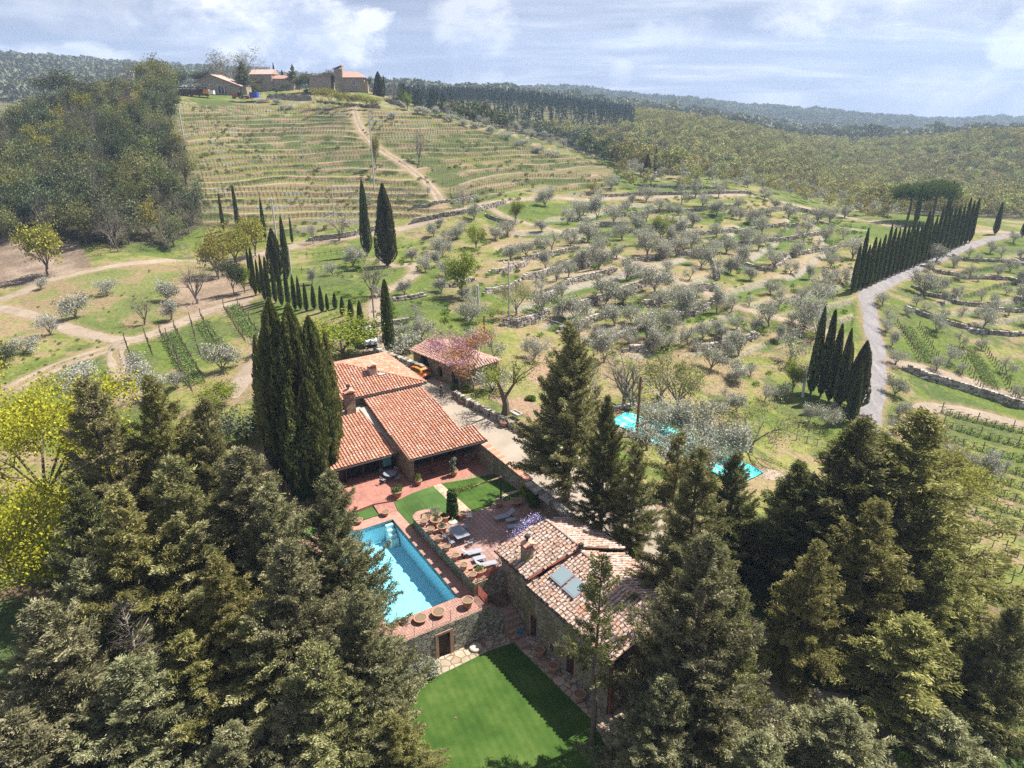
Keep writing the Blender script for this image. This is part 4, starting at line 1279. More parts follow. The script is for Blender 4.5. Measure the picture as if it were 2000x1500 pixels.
# far woods: one mass, instanced crowns on the hills (geometry nodes)
def inst_stuff(name, pts, scl_, protos, label, squash=1.0, kind='stuff'):
    """many small plants as ONE object: geometry nodes put the prototype meshes on the points"""
    me = bpy.data.meshes.new(name)
    n = len(pts)
    me.vertices.add(n); me.vertices.foreach_set('co', np.ascontiguousarray(pts, np.float32).ravel())
    a = me.attributes.new('scl', 'FLOAT', 'POINT'); a.data.foreach_set('value', np.ascontiguousarray(scl_, np.float32))
    a = me.attributes.new('rot', 'FLOAT', 'POINT'); a.data.foreach_set('value', rng.uniform(0, 6.28, n).astype(np.float32))
    a = me.attributes.new('pick', 'INT', 'POINT'); a.data.foreach_set('value', rng.integers(0, len(protos), n).astype(np.int32))
    col_ = bpy.data.collections.new(name + '_kinds')
    for i, p in enumerate(protos):
        o = bpy.data.objects.new('%s_kind_%02d' % (name, i), p); col_.objects.link(o)
    ng = bpy.data.node_groups.new(name, 'GeometryNodeTree')
    ng.interface.new_socket('Geometry', in_out='INPUT', socket_type='NodeSocketGeometry'); ng.interface.new_socket('Geometry', in_out='OUTPUT', socket_type='NodeSocketGeometry')
    gi = ng.nodes.new('NodeGroupInput'); go = ng.nodes.new('NodeGroupOutput')
    ip = ng.nodes.new('GeometryNodeInstanceOnPoints'); ci = ng.nodes.new('GeometryNodeCollectionInfo')
    ci.inputs['Collection'].default_value = col_; ci.inputs['Separate Children'].default_value = True; ci.inputs['Reset Children'].default_value = True
    ip.inputs['Pick Instance'].default_value = True
    def na(nm, dt):
        q = ng.nodes.new('GeometryNodeInputNamedAttribute'); q.data_type = dt; q.inputs['Name'].default_value = nm; return q.outputs[0]
    cr = ng.nodes.new('ShaderNodeCombineXYZ'); ng.links.new(na('rot', 'FLOAT'), cr.inputs[2])
    cs_ = ng.nodes.new('ShaderNodeCombineXYZ'); s_ = na('scl', 'FLOAT')
    for i in range(3): ng.links.new(s_, cs_.inputs[i])
    ng.links.new(gi.outputs[0], ip.inputs['Points']); ng.links.new(ci.outputs[0], ip.inputs['Instance'])
    ng.links.new(na('pick', 'INT'), ip.inputs['Instance Index']); ng.links.new(cr.outputs[0], ip.inputs['Rotation']); ng.links.new(cs_.outputs[0], ip.inputs['Scale'])
    ng.links.new(ip.outputs[0], go.inputs[0])
    o = link(name, me, label=label, kind=kind)
    md = o.modifiers.new('plants', 'NODES'); md.node_group = ng
    return o


def puff(name, r, h, n, L, mat, z0=0.25, lumps=9):
    c0 = rng.normal(size=(lumps, 3)); c0 /= np.linalg.norm(c0, axis=1)[:, None]
    c0 = c0 * np.array([r * .55, r * .55, h * .25]); c0[:, 2] += h * 0.6
    k = rng.integers(0, lumps, n); d = rng.normal(size=(n, 3)); d /= np.linalg.norm(d, axis=1)[:, None]
    d[:, 2] = np.abs(d[:, 2]) * 0.9 - 0.1
    c = c0[k] + d * np.array([r * .5, r * .5, h * .3]) * rng.uniform(.6, 1, n)[:, None]
    t = np.clip(rng.random(lumps)[k] * .5 + rng.random(n) * .5, 0, 1)
    return crown_mesh(name, c, L, L * .7, mat, tint=t)


def spire(name, r, h, n, L, mat):
    t = rng.random(n) ** 1.3; az = rng.uniform(0, 6.28, n); rr = r * (1 - t) ** .8 * rng.uniform(.6, 1, n)
    c = np.stack([rr * np.cos(az), rr * np.sin(az), h * (0.05 + .95 * t)], 1)
    return crown_mesh(name, c, L, L * .6, mat, tint=rng.random(n))


def scatter(poly, rmin, rmax, spacing, jitter=0.5, z_ok=None, seed=0):
    """points on the ground inside a photograph-pixel polygon, on a jittered world grid"""
    r = np.random.default_rng(seed)
    xs = np.arange(-rmax, rmax, spacing); ys = np.arange(5, rmax, spacing)
    X, Y = np.meshgrid(xs, ys); X = X.ravel() + r.uniform(-jitter, jitter, X.size) * spacing; Y = Y.ravel() + r.uniform(-jitter, jitter, Y.size) * spacing
    rr = np.hypot(X, Y); m = (rr > rmin) & (rr < rmax) & (np.abs(np.arctan2(X, Y)) < R(52)); X, Y = X[m], Y[m]
    Z = H(X, Y); px, py, _ = to_px(X, Y, Z)
    m = inpoly(px, py, poly)
    return np.stack([X[m], Y[m], Z[m]], 1), px[m], py[m]


FORPOLY = [(780, 205), (860, 225), (960, 245), (1100, 275), (1215, 330), (1290, 340), (1480, 352), (1740, 418), (1850, 425), (2600, 440), (2600, 215), (1300, 150), (780, 150)]
p1, a1, b1 = scatter(FORPOLY, 285, 780, 6.2, 0.45, seed=3)
dark = inpoly(a1, b1, [(760, 150), (760, 210), (900, 232), (1010, 262), (1240, 262), (1240, 150)])
ok = np.ones(len(p1), bool)
protos_f = [puff('wood_crown', 4.2, 8.5, 320, .78, F_for) for _ in range(6)]
protos_d = [spire('spruce_crown', 2.6, 15, 90, 1.5, F_fordk) for _ in range(3)]
inst_stuff('oak_forest', p1[~dark] - [0, 0, 1.0], rng.uniform(.75, 1.3, (~dark).sum()), protos_f, 'spring oak forest covering the ridge beyond the groves')
pd = p1[dark]; ad = a1[dark]; bd_ = b1[dark]
inst_stuff('dark_conifer_wood', pd - [0, 0, 1.0], rng.uniform(.42, .72, len(pd)), protos_d, 'dark blue conifer wood along the middle ridge')
# oaks on the slope below the conifers, its shade put into dark leaves
p2, a2, b2 = scatter([(860, 228), (960, 240), (1300, 300), (1200, 335), (1100, 280)], 285, 520, 6.5, 0.5, seed=8)
inst_stuff('shaded_oak_wood', p2 - [0, 0, 0.5], rng.uniform(.7, 1.2, len(p2)), [puff('wood_crown', 4, 8, 140, 1.15, F_oak_d) for _ in range(3)], 'oak wood in shade-dark leaf colour on the slope under the conifers')
p3, _, _ = scatter([(-800, 60), (3000, 60), (3000, 330), (-800, 330)], 780, 3100, 17, 0.5, seed=4)
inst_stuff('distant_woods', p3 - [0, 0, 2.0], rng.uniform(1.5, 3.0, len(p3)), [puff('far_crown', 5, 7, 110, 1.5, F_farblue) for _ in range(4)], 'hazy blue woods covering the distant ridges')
pr, ar, br_ = scatter([(1180, 345), (1215, 330), (1480, 352), (1740, 418), (1760, 440), (1640, 420), (1480, 372), (1230, 372)], 240, 400, 6.5, 0.5, seed=9)
inst_stuff('scrub_margin', pr - [0, 0, 0.3], rng.uniform(.35, .75, len(pr)), protos_f[:3] + [puff('wood_crown', 4.2, 8.5, 150, 1.0, F_olive) for _ in range(2)], 'grey-green scrub where the olive groves meet the forest')

# ---- the wooded hill on the left: single trees
WPOLY = [(-160, 480), (-160, 215), (60, 205), (160, 165), (255, 150), (330, 175), (345, 215), (350, 300), (385, 420), (395, 470), (340, 500), (250, 498), (150, 484)]
pw, aw, bw = scatter(WPOLY, 150, 330, 6.1, 0.42, seed=12)
order = np.argsort(-pw[:, 1])
kinds = []
words = {'h': ['dense dark holm oak', 'rounded dusky holm oak', 'blue-green holm oak'], 'g': ['grey-green leafing oak', 'soft green budding oak', 'tall green-brown oak'], 'y': ['yellow-green flowering oak', 'bright yellow oak'], 'b': ['leafless grey-brown oak', 'bare twiggy oak']}
spots_w = [((280, 150), 'by the farm shed on the hilltop'), ((60, 230), 'at the left end of the wooded crest'), ((170, 200), 'on the wooded crest'), ((350, 300), 'beside the terraced vineyard'), ((360, 420), 'at the foot of the wood by the vineyard'),
           ((200, 460), 'along the lower edge of the wood'), ((60, 420), 'in the lower left of the wood'), ((150, 320), 'in the middle of the wooded slope'), ((40, 320), 'at the left edge of the wooded slope'), ((260, 380), 'in the right middle of the wood'), ((270, 260), 'below the crest of the wood')]
cnt = {}
for i in order:
    x, y, z = pw[i]; a, b = aw[i], bw[i]
    u = random.random()
    if b > 330: k = 'h' if u < .5 else ('g' if u < .75 else ('b' if u < .92 else 'y'))
    elif b > 220: k = 'h' if u < .36 else ('g' if u < .66 else ('y' if u < .8 else 'b'))
    else: k = 'g' if u < .45 else ('b' if u < .68 else ('h' if u < .88 else 'y'))
    pr_ = {'h': holm, 'g': oakg, 'y': oaky, 'b': bare}[k]
    w_ = random.choice(words[k]); sp = min(spots_w, key=lambda q: (q[0][0] - a) ** 2 + (q[0][1] - b) ** 2)[1]
    s = random.uniform(.8, 1.2)
    dup(random.choice(pr_), (x, y, z - .4), random.uniform(0, 6.28), (s * .86, s * .86, s * 1.2), '%s %s' % (w_, sp), '%ss %s' % (w_, sp))

# individually visible trees around the meadow
T = place
T(oaky[0], 9, 95, 540, 425, wid=1.1, label='golden-yellow oak standing by the rubble bank left of the meadow road')
T(oaky[1], 9, 420, 540, 435, wid=.9, label='sparse yellow tree leaning over the meadow road bend')
T(oaky[0], 9, 500, 500, 415, wid=.8, label='sparse yellow-leaved tree in front of the two left cypresses')
T(oaky[1], 9, 462, 520, 425, wid=.8, label='thin golden tree just right of the road bend tree')
T(skel[0], 7, 388, 592, 500, label='bare leafless tree on the litter-brown bank above the meadow')
T(skel[0], 7, 428, 545, 480, label='bare forked tree leaning at the meadow corner')
T(skel[0], 7, 282, 635, 565, wid=.8, label='small bare tree standing alone in the meadow')
T(skel[0], 7, 730, 578, 500, wid=1.25, label='wide bare fruit tree behind the row of small cypresses')
T(skel[0], 7, 820, 320, 245, wid=1.2, label='big bare tree beside the vineyard track')
T(blossom[0], 6, 663, 470, 410, label='pale blossoming almond tree beside the valley road')
T(skel[0], 7, 611, 476, 425, wid=.6, label='thin leafless sapling by the stone gate pillar')
T(holm[0], 9, 458, 575, 495, wid=.45, label='dense green evergreen beside the left end of the cypress row')
T(lime[0], 7, 480, 572, 520, wid=.5, label='bright yellow-green bush at the foot of the cypress row')
for (px, py, tp, w_, lab) in ((148, 622, 562, 1.05, 'large round silvery olive in the middle left of the meadow'), (210, 576, 540, .8, 'low olive with green weeds at its foot in the meadow'), (325, 590, 540, 1.0, 'tall grey olive right of the meadow centre'),
                              (335, 625, 585, .8, 'smaller olive directly below the tall meadow olive'), (97, 655, 605, .6, 'slim olive in the fork of the meadow track'), (48, 690, 650, .8, 'olive at the left edge of the lower field'),
                              (80, 565, 535, .55, 'small olive beside the rubble by the road'), (160, 745, 700, 1.1, 'lower left field olive nearest the dark conifers'), (175, 790, 720, 1.1, 'wide olive above the left conifers'),
                              (270, 745, 675, 1.05, 'large olive left of the bean rows'), (300, 775, 720, .8, 'sparse olive at the lower end of the left bean strip'), (435, 725, 655, 1.05, 'round olive between the bean rows and the tall cypresses'), (512, 690, 640, .7, 'olive tucked behind the tall cypress group'), (345, 760, 715, .6, 'thin olive below the bean strip')):
    T(random.choice(olives), 4.4, px, py, tp, wid=w_, label=lab)
T(lime[1], 7, 425, 800, 745, wid=.75, label='round lime-green tree below the bean rows')
T(holm[1], 9, 8, 715, 672, wid=.5, label='dark green bush at the left edge of the fields')

# ---- named trees in and around the groves
for (px, py, tp, pr_, h0, w_, lab) in (
        (905, 582, 488, lime[0], 7, 1.0, 'large bright green tree in the near grove'), (930, 485, 435, lime[1], 7, .7, 'bright green tree at the upper left of the grove'), (1008, 435, 388, lime[0], 7, .65, 'lime-green tree at the bend of the valley road'),
        (1295, 465, 412, lime[1], 7, .75, 'yellow-green bushy tree above the crossing tracks'), (1008, 615, 540, pale[0], 7, .8, 'pale yellow-green budding tree beside the lamp-topped pole'), (1330, 805, 680, pale[1], 7, 1.15, 'tall pale green tree with forked dark trunk right of the leaning brown pole'),
        (1470, 885, 775, pale[0], 7, 1.15, 'broad yellow-green budding tree in the lower grove'), (1545, 765, 700, lime[0], 7, .6, 'small lime-green tree left of the cypress clump'), (1215, 790, 665, skel[0], 7, 1.35, 'wide grey bare tree above the covered swimming pool'),
        (1140, 760, 680, pale[1], 7, .8, 'half-bare greenish tree behind the big conifer'), (795, 215, 180, lime[0], 7, .7, 'round yellow-green tree on the hilltop by the ruins'), (405, 70 + 90, 97, bare[0], 9, 1.0, ''),
        (735, 330, 255, oaky[0], 9, .35, 'slim yellow-green tree beside the vineyard wires'), (1160, 380, 350, oaky[1], 9, .5, 'yellow-green bushes at the valley bottom'), (905, 405, 360, blossom[0], 6, .7, 'russet blossoming tree above the valley road'),
        (1880, 880, 820, oaky[1], 9, .0, '')):
    if lab: T(pr_, h0, px, py, tp, wid=w_, label=lab)
T(cyp_brown, 12, 1263, 345, 300, wid=.8, label='bushy dark cypress of the lone pair on the ridge')
T(cyps[0], 12, 1279, 337, 287, wid=.75, label='slender tall cypress of the lone pair on the ridge')
T(cyp_big, 14, 717, 500, 350, wid=1.05, label='left one of the two big cypresses above the track, dense green')
T(cyp_brown, 12, 757, 520, 358, wid=1.25, label='right one of the two big cypresses, wide and brownish')
T(cyps[1], 12, 760, 690, 545, wid=.95, label='single tall cypress behind the house wall')
# cypresses on the left
for i, (px, py, tp, w_, lab) in enumerate(((437, 450, 374, .55, 'leftmost slim cypress at the foot of the vineyard hill'), (466, 450, 360, .65, 'second slim cypress at the foot of the vineyard hill'), (518, 470, 385, .6, 'tall slim cypress left of the white insulator pole'),
                                           (562, 545, 420, .85, 'tallest dense cypress above the small cypress row'), (571, 475, 425, .4, 'thin cypress just behind the tallest dense cypress'))):
    T(cyps[i % 3], 12, px, py, tp, wid=w_, label=lab)
T(cyp_brown, 12, 541, 545, 445, wid=.9, label='ragged brown cypress above the small cypress row')
row = [(492, 565, 480, .42), (500, 578, 482, .5), (508, 575, 505, .42), (518, 588, 495, .55), (527, 590, 500, .55), (539, 592, 505, .5), (551, 598, 512, .55), (564, 600, 520, .5), (577, 606, 535, .5), (587, 605, 538, .5), (599, 608, 552, .45), (614, 604, 555, .5), (629, 610, 557, .5), (640, 606, 572, .35), (655, 603, 570, .45), (670, 617, 577, .52), (686, 624, 583, .55), (705, 640, 586, .6)]
for i, (px, py, tp, w_) in enumerate(row):
    T(cyps[i % 3], 12, px, py, tp, wid=w_, label='small clipped cypress, %s in the row above the house, counted from the left' % ('first second third fourth fifth sixth seventh eighth ninth tenth eleventh twelfth thirteenth fourteenth fifteenth sixteenth seventeenth eighteenth'.split()[i]), group='row of small cypresses above the house')
# the avenue on the right
ORD = 'first second third fourth fifth sixth seventh eighth ninth tenth eleventh twelfth thirteenth fourteenth fifteenth sixteenth seventeenth eighteenth nineteenth twentieth twenty-first twenty-second twenty-third twenty-fourth twenty-fifth twenty-sixth twenty-seventh'.split()
na_ = 26
for i in range(na_):
    f = i / (na_ - 1); px = 1664 + (1893 - 1664) * f ** .97; py = 573 + (474 - 573) * f ** 1.0
    dpy = (100 + 9 * math.sin(i * 2.3) + random.uniform(-8, 10)) * (1 - 0.12 * f) + (8 if i in (1,) else 0)
    T(cyps[i % 4], 12, px, py, py - dpy, wid=random.uniform(.6, .85), label='tall dark cypress, %s in the avenue along the gravel lane from the near end' % ORD[i], group='cypress avenue along the gravel lane')
T(cyp_big, 14, 1787, 440, 358, wid=.6, label='cypress rising in front of the umbrella pines')
T(cyp_big, 14, 1845, 440, 352, wid=.62, label='highest cypress behind the avenue')
T(cyps[0], 12, 1943, 458, 394, wid=.95, label='single cypress right of the avenue end')
T(cyps[1], 12, 1996, 462, 430, wid=.8, label='cypress cut by the right edge of the view')
for i, (px, py, tp, w_) in enumerate(((1583, 770, 598, 1.0), (1602, 775, 604, .95), (1618, 785, 632, 1.0), (1634, 800, 640, .95), (1640, 790, 665, 1.1))):
    T(cyps[i % 3], 12, px, py, tp, wid=w_, label='tall cypress, %s from the left in the clump beside the lane' % ORD[i], group='cypress clump beside the lane')
T(cyp_brown, 12, 1668, 800, 665, wid=.9, label='bushy dark cypress at the lane side of the clump')
T(cyps[2], 12, 1660, 825, 705, wid=.95, label='nearest short cypress of the clump beside the lane')


# umbrella pines
def umbrella_pine(h, r, n, label):
    root = thing('umbrella_pine', label, 'pine tree')
    w = MB(); w.tube([(0, 0, -.5), (.2, 0, h * .35), (0, .1, h * .62)], [.42, .34, .28], 7, cap=False)
    cs_ = []
    for i in range(26):
        az = i * 2.4; q = r * math.sqrt((i + .5) / 26) * .86
        e = np.array([q * math.cos(az), q * math.sin(az), h * (.80 - .16 * (q / r) ** 2)])
        w.tube([(0, .1, h * .58), (e[0] * .45, e[1] * .45, h * .70), tuple(e)], [.14, .09, .04], 4, cap=False); cs_.append(e)
    w.build('trunk', M_bark, root)
    cs_ = np.array(cs_); k = rng.integers(0, 26, n); d = rng.normal(size=(n, 3)); d /= np.linalg.norm(d, axis=1)[:, None]
    c = cs_[k] + d * np.array([r * .26, r * .26, h * .17]) * rng.uniform(.7, 1, n)[:, None]
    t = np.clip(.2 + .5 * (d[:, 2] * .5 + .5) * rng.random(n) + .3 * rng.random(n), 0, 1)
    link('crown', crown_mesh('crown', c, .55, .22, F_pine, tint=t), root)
    return root


for (px, py, tp, r, lab) in ((1772, 430, 357, 6.3, 'left umbrella pine with flat dark crown behind the avenue'), (1818, 436, 350, 7.0, 'right umbrella pine with the wider flat crown behind the avenue')):
    p = at(px, py); hh = fit_height(p[0], p[1], p[2], tp)
    u = umbrella_pine(hh / .97, r, 7500, lab); u.location = (p[0], p[1], p[2])

# ---- olives: traced ones first, then a fill on the terraces
zl = '''50,170,110 150,60,80 390,65,70 590,165,100 490,190,110 690,120,90 760,130,110 880,100,80 1115,90,90 1215,60,90 1180,180,70 1460,190,110 1560,130,90 1660,110,120 1830,320,120
720,250,100 790,330,90 870,310,120 960,230,110 1250,320,130 1330,300,80 1510,270,80 1660,320,90 830,450,130 690,400,100 1220,470,130 1460,500,130 1580,490,120 1700,430,80 1830,540,110 1930,530,110
820,570,110 1170,620,160 1270,600,120 1370,700,150 1460,640,130 1550,640,120 1640,740,120 1740,710,110 1850,680,100 1960,640,100 1140,750,110 1260,740,110 1420,800,140 1520,770,110 1800,900,130 1880,840,120
1960,980,150 1690,780,70 230,590,140 250,500,130 70,300,110 40,400,90 200,450,60 1780,1270,190 1400,1340,190 1500,1290,170 1620,1380,190 1720,1450,190 1850,1420,160 1960,1180,140 1060,690,90 380,850,150 640,840,140 1100,860,150'''
OLP = [(850 + x / 3.333, 450 + y / 3.333, s / 3.333) for x, y, s in (tuple(float(a) for a in t.split(',')) for t in zl.split())]
zl2 = '''340,1000,60 420,930,90 160,1040,90 220,1140,90 100,1270,90 310,1050,70 560,1060,80 640,1040,90 880,840,90 860,1010,80 1030,960,100 1110,930,110 1130,900,90 1220,930,110 1330,960,110 1380,1040,90 1470,1010,110 1550,1040,90
1310,730,70 1340,700,50 1450,640,60 1640,630,70 1750,900,70 1840,980,90 1900,860,90 1640,1190,110 1780,1140,110 1690,1100,90 1980,1150,90 1450,820,60 1420,890,80 1220,790,60 1620,870,70 1690,880,60 1750,730,50 1570,700,50 1870,700,50
450,310,60 500,330,60 560,320,50 640,350,60 690,370,60 760,390,50 790,400,50 870,410,50 920,440,50 1000,460,50 300,250,60 240,270,60 1960,640,60 1860,640,60 1500,640,60'''
OLP += [(800 + x / 3.333, 150 + y / 3.333, s / 3.333) for x, y, s in (tuple(float(a) for a in t.split(',')) for t in zl2.split())]
zl3 = '''150,930,70 100,920,60 350,900,60 580,980,80 270,1130,90 390,1080,50 500,1170,90 650,1130,60 720,1190,80 480,1280,80 600,1320,70 550,1460,70 700,1330,70 220,1330,90 350,1420,100 720,1400,130 800,1340,100 820,1060,80 740,1240,70 830,920,70 870,880,50
1640,1180,60 1540,1240,60 1380,1270,60 1460,1400,70 1590,1420,60 1700,1330,60 1720,1460,70 1780,1150,80 1850,1180,80 1910,1270,70 1960,1350,70 1830,1300,60 1650,1290,70 1880,1420,70 1800,1480,70 1980,1180,60 1580,1330,60 1480,1480,60 1930,1080,60 1700,1210,50
640,780,50 720,790,50 560,790,50 480,760,50 400,740,50 300,720,50 200,720,50 60,720,50 820,830,50 900,840,60 1030,900,70 1100,880,50 140,850,60 380,850,60'''
OLP += [(1400 + x / 3.333, 150 + y / 3.333, s / 3.333) for x, y, s in (tuple(float(a) for a in t.split(',')) for t in zl3.split())]
zl4 = '''30,370,70 100,160,60 210,160,50 260,300,70 400,390,70 490,270,70 110,660,60 220,620,60 60,780,100 310,780,120 430,770,110 600,930,110 700,950,120 780,930,90 760,870,60 1080,160,110 1110,260,90 1100,330,80 1140,420,80 1160,540,100 1160,740,120 1180,880,100 1140,980,100 1060,1060,90
1430,330,110 1510,520,120 1430,580,80 1600,600,80 1580,420,80 1720,440,60 1880,600,110 1970,760,80 1350,200,60 1480,240,60 1600,220,60 1700,230,60 1900,220,60 1480,1150,120 1600,1230,130 1740,1290,140 1860,1240,100 1300,160,60 1560,100,60 1240,220,60'''
OLP += [(1400 + x / 3.333, 550 + y / 3.333, s / 3.333) for x, y, s in (tuple(float(a) for a in t.split(',')) for t in zl4.split())]
zl5 = '''1170,760,130 1000,830,110 840,900,80 1360,1000,100 1560,980,100 1620,720,90 1740,730,90 1820,620,80 1900,560,90 1820,770,100 1970,540,90 1840,450,70 1650,1160,100 1440,1330,140 1700,1340,150 1560,1300,120 1590,240,50 1740,200,50'''
OLP += [(400 + x / 4, 330 + y / 4, s / 4) for x, y, s in (tuple(float(a) for a in t.split(',')) for t in zl5.split())]
# fill where the photograph shows a close canopy
GROVE = [(1165, 392), (1480, 380), (1640, 430), (1690, 440), (1655, 570), (1660, 640), (1560, 720), (1420, 740), (1300, 700), (1150, 690), (1080, 640), (1030, 600), (1090, 500)]
RIGHTG = [(1760, 540), (1900, 475), (2060, 480), (2060, 660), (1900, 650), (1780, 600)]
taken = [(a, b) for a, b, _ in OLP]
for poly, sp_, sd_ in ((GROVE, 8.0, 5), (RIGHTG, 7.0, 6)):
    pg, ag, bg_ = scatter(poly, 90, 300, sp_, .35, seed=sd_)
    for i in range(len(pg)):
        if min((a - ag[i]) ** 2 + (b - bg_[i]) ** 2 for a, b in taken) > 22 ** 2 and len(OLP) < 295:
            Z_ = to_px(*pg[i])[2]
            OLP.append((float(ag[i]), float(bg_[i]), 4.4 * FPX / Z_ * random.uniform(.8, 1.1))); taken.append((ag[i], bg_[i]))
WCN = ['round', 'spreading', 'lopsided', 'open-crowned', 'dense', 'leaning', 'multi-stemmed', 'low']
reg = lambda a, b: ('in the right-hand orchard' if a > 1740 and b < 680 else 'on the slope right of the lane' if a > 1720 else 'along the near edge of the grove' if b > 690 else 'behind the house' if a < 960 and b > 500 else 'on the far terraces' if b < 440 else 'on the middle terraces' if b < 560 else 'on the near terraces')
for i, (a, b, s) in enumerate(OLP):
    p = at(a, b)
    if p is None: continue
    Z_ = to_px(*p)[2]
    w_m = s * Z_ / FPX
    k = min(max(w_m / 3.4, .6), 1.7)
    pro = olives[i % 7] if random.random() < .72 else sparse_olives[i % 2]
    wd = WCN[i % 8]
    g_ = '%s silvery olive %s, nearest %s' % (wd, reg(a, b), near_of(a, b))
    dup(pro, (p[0], p[1], p[2] - .08), random.uniform(0, 6.28), (k * random.uniform(.75, .95), k * random.uniform(.75, .95), k * random.uniform(.9, 1.25)), g_, 'olive trees of the terraced groves')

# weeds and tufts under the olives
pz, _, _ = scatter([(840, 470), (1200, 392), (1480, 380), (1690, 440), (1660, 640), (1560, 740), (1420, 900), (1180, 760), (1000, 660), (720, 660), (600, 560), (700, 500)], 90, 300, 3.4, .5, seed=15)
keep = fbm(pz[:, 0], pz[:, 1], 1 / 7., 55, 3) > -0.02
inst_stuff('weed_clumps', pz[keep], rng.uniform(.5, 1.5, keep.sum()), [shrub_mesh('weed', .8, 90, .3, .12, F_weed, .5) for _ in range(4)], 'fresh green weed clumps between the olive trees')
pz, _, _ = scatter([(360, 210), (860, 225), (1190, 340), (1180, 390), (800, 430), (560, 470), (390, 440)], 175, 350, 3.6, .5, seed=16)
keep = fbm(pz[:, 0], pz[:, 1], 1 / 9., 56, 3) > 0.07
inst_stuff('bank_scrub', pz[keep], rng.uniform(.5, 1.4, keep.sum()), [shrub_mesh('scrub', .9, 90, .32, .16, F_oak_g, .5) for _ in range(3)], 'low scrub on the vineyard terrace banks')
pz, _, _ = scatter([(0, 600), (0, 760), (520, 760), (520, 600), (300, 500), (50, 560)], 90, 200, 2.6, .5, seed=17)
keep = fbm(pz[:, 0], pz[:, 1], 1 / 9., 57, 3) > 0.2
inst_stuff('meadow_tufts', pz[keep], rng.uniform(.3, .9, keep.sum()), [shrub_mesh('tuft', .6, 60, .3, .1, F_weed, .4) for _ in range(3)], 'longer green grass tufts in the meadow')

# ---- vineyard rows on the terraced hill: each row one object following its contour
M_vine = M_post


def post_row(pts, label, gap=1.25, hp=1.5, name='vine_row', parts=False, group='vine rows on the terraced hill', cane=True, thick=0.09):
    ln = resample(pts, 0.6)
    L = np.concatenate([[0], np.cumsum(np.linalg.norm(np.diff(ln, axis=0), axis=1))])
    ss = np.arange(0, L[-1], gap); x = np.interp(ss, L, ln[:, 0]); y = np.interp(ss, L, ln[:, 1]); z = H(x, y); n = len(ss)
    if n < 3: return None
    o = np.array([x.mean(), y.mean(), z.min()])
    cen = [np.stack([x, y, z + hp / 2], 1)]; siz = [np.tile([thick, thick, hp], (n, 1))]; an = [np.zeros(n)]
    hs = np.ones(n); tp = np.where(np.arange(n) % 4 == 0, 1.0, 0.62); siz[0][:, 2] = hp * tp; cen[0][:, 2] = z + hp * tp / 2 - .05
    if cane:
        dx = np.gradient(x); dy = np.gradient(y); a = np.arctan2(dy, dx)
        cen.append(np.stack([x, y, z + hp * .58], 1)); siz.append(np.stack([np.full(n, gap * .7), np.full(n, .07), np.full(n, .10)], 1)); an.append(a)
    if parts:
        t = thing(name, label, 'vine row', tuple(o), 0, group)
        pm = bpy.data.meshes.get('row_post') or MB().box(-.5, .5, -.5, .5, 0, 1, jit=.03).mesh('row_post', M_vine)
        for k_ in range(n):
            q = link('post', pm, t); q.location = (x[k_] - o[0], y[k_] - o[1], z[k_] - o[2] - .05); q.scale = (thick, thick, hp * tp[k_] * random.uniform(.9, 1.1)); q.rotation_euler = (random.uniform(-.06, .06), random.uniform(-.06, .06), random.uniform(0, 3))
        if not cane: return t
        v, f = boxes(cen[1] - o, siz[1], an[1], .06); link('vine_canes', npmesh('vine_canes', v, f, M_vine, tint=np.repeat(rng.random(n), 6)), t); return t
    c = np.concatenate(cen); s = np.concatenate(siz); a = np.concatenate(an)
    v, f = boxes(c - o, s, a, .06)
    me = npmesh(name, v, f, M_vine, tint=np.repeat(rng.random(len(c)), 6))
    return link(name, me, loc=tuple(o), label=label, cat='vine row', group=group)


lv = np.arange(5.0, 33, .5); ri = 0
for lev in lv:
    tgt = (lev + 0.0)
    pts = []; segs = []
    for j in range(0, len(TH), 3):
        cm = M_hill[:, j] & (WID[:, j] < .15)
        colh = (tt[:, j]) * STEP
        k = np.where((colh[:-1] < tgt) & (colh[1:] >= tgt) & cm[:-1] & (RIS[:-1, j] < .3))[0]
        if len(k):
            kk = k[0]; q = (GX[kk, j], GY[kk, j])
            if pts and math.hypot(q[0] - pts[-1][0], q[1] - pts[-1][1]) > 7: segs.append(pts); pts = []
            pts.append(q)
        elif len(pts) > 0: segs.append(pts); pts = []
    if pts: segs.append(pts)
    for sg_ in segs:
        if len(sg_) < 9: continue
        ri += 1
        mxx = sum(to_px(q[0], q[1], h1(*q))[0] for q in sg_[::5]) / len(sg_[::5]); yy = to_px(sg_[len(sg_) // 2][0], sg_[len(sg_) // 2][1], h1(*sg_[len(sg_) // 2]))[1]
        wh = 'left of the vineyard track' if mxx < 780 else 'right of the vineyard track'
        hb = 'near the hill foot' if yy > 400 else 'on the lower terraces' if yy > 350 else 'on the middle terraces' if yy > 290 else 'on the upper terraces' if yy > 235 else 'just under the hamlet'
        post_row(sg_, 'staked vine row %s, %s' % (hb, wh), gap=1.2, thick=.09, hp=1.6)


# bean strips and staked rows in the left field; vines lower right
def bean_strip(a, b, w, label):
    p, q = at(*a), at(*b)
    L = math.hypot(q[0] - p[0], q[1] - p[1]); n = int(L * w * 60)
    t = rng.random(n); s = rng.uniform(-.5, .5, n) * w
    dx, dy = (q[0] - p[0]) / L, (q[1] - p[1]) / L
    x = p[0] + dx * t * L - dy * s; y = p[1] + dy * t * L + dx * s
    z = H(x, y) + rng.uniform(.05, .7, n)
    o = np.array([x.mean(), y.mean(), z.min()])
    me = crown_mesh('bean_strip', np.stack([x, y, z], 1) - o, .3, .14, F_bean)
    link('bean_strip', me, loc=tuple(o), label=label, kind='stuff')


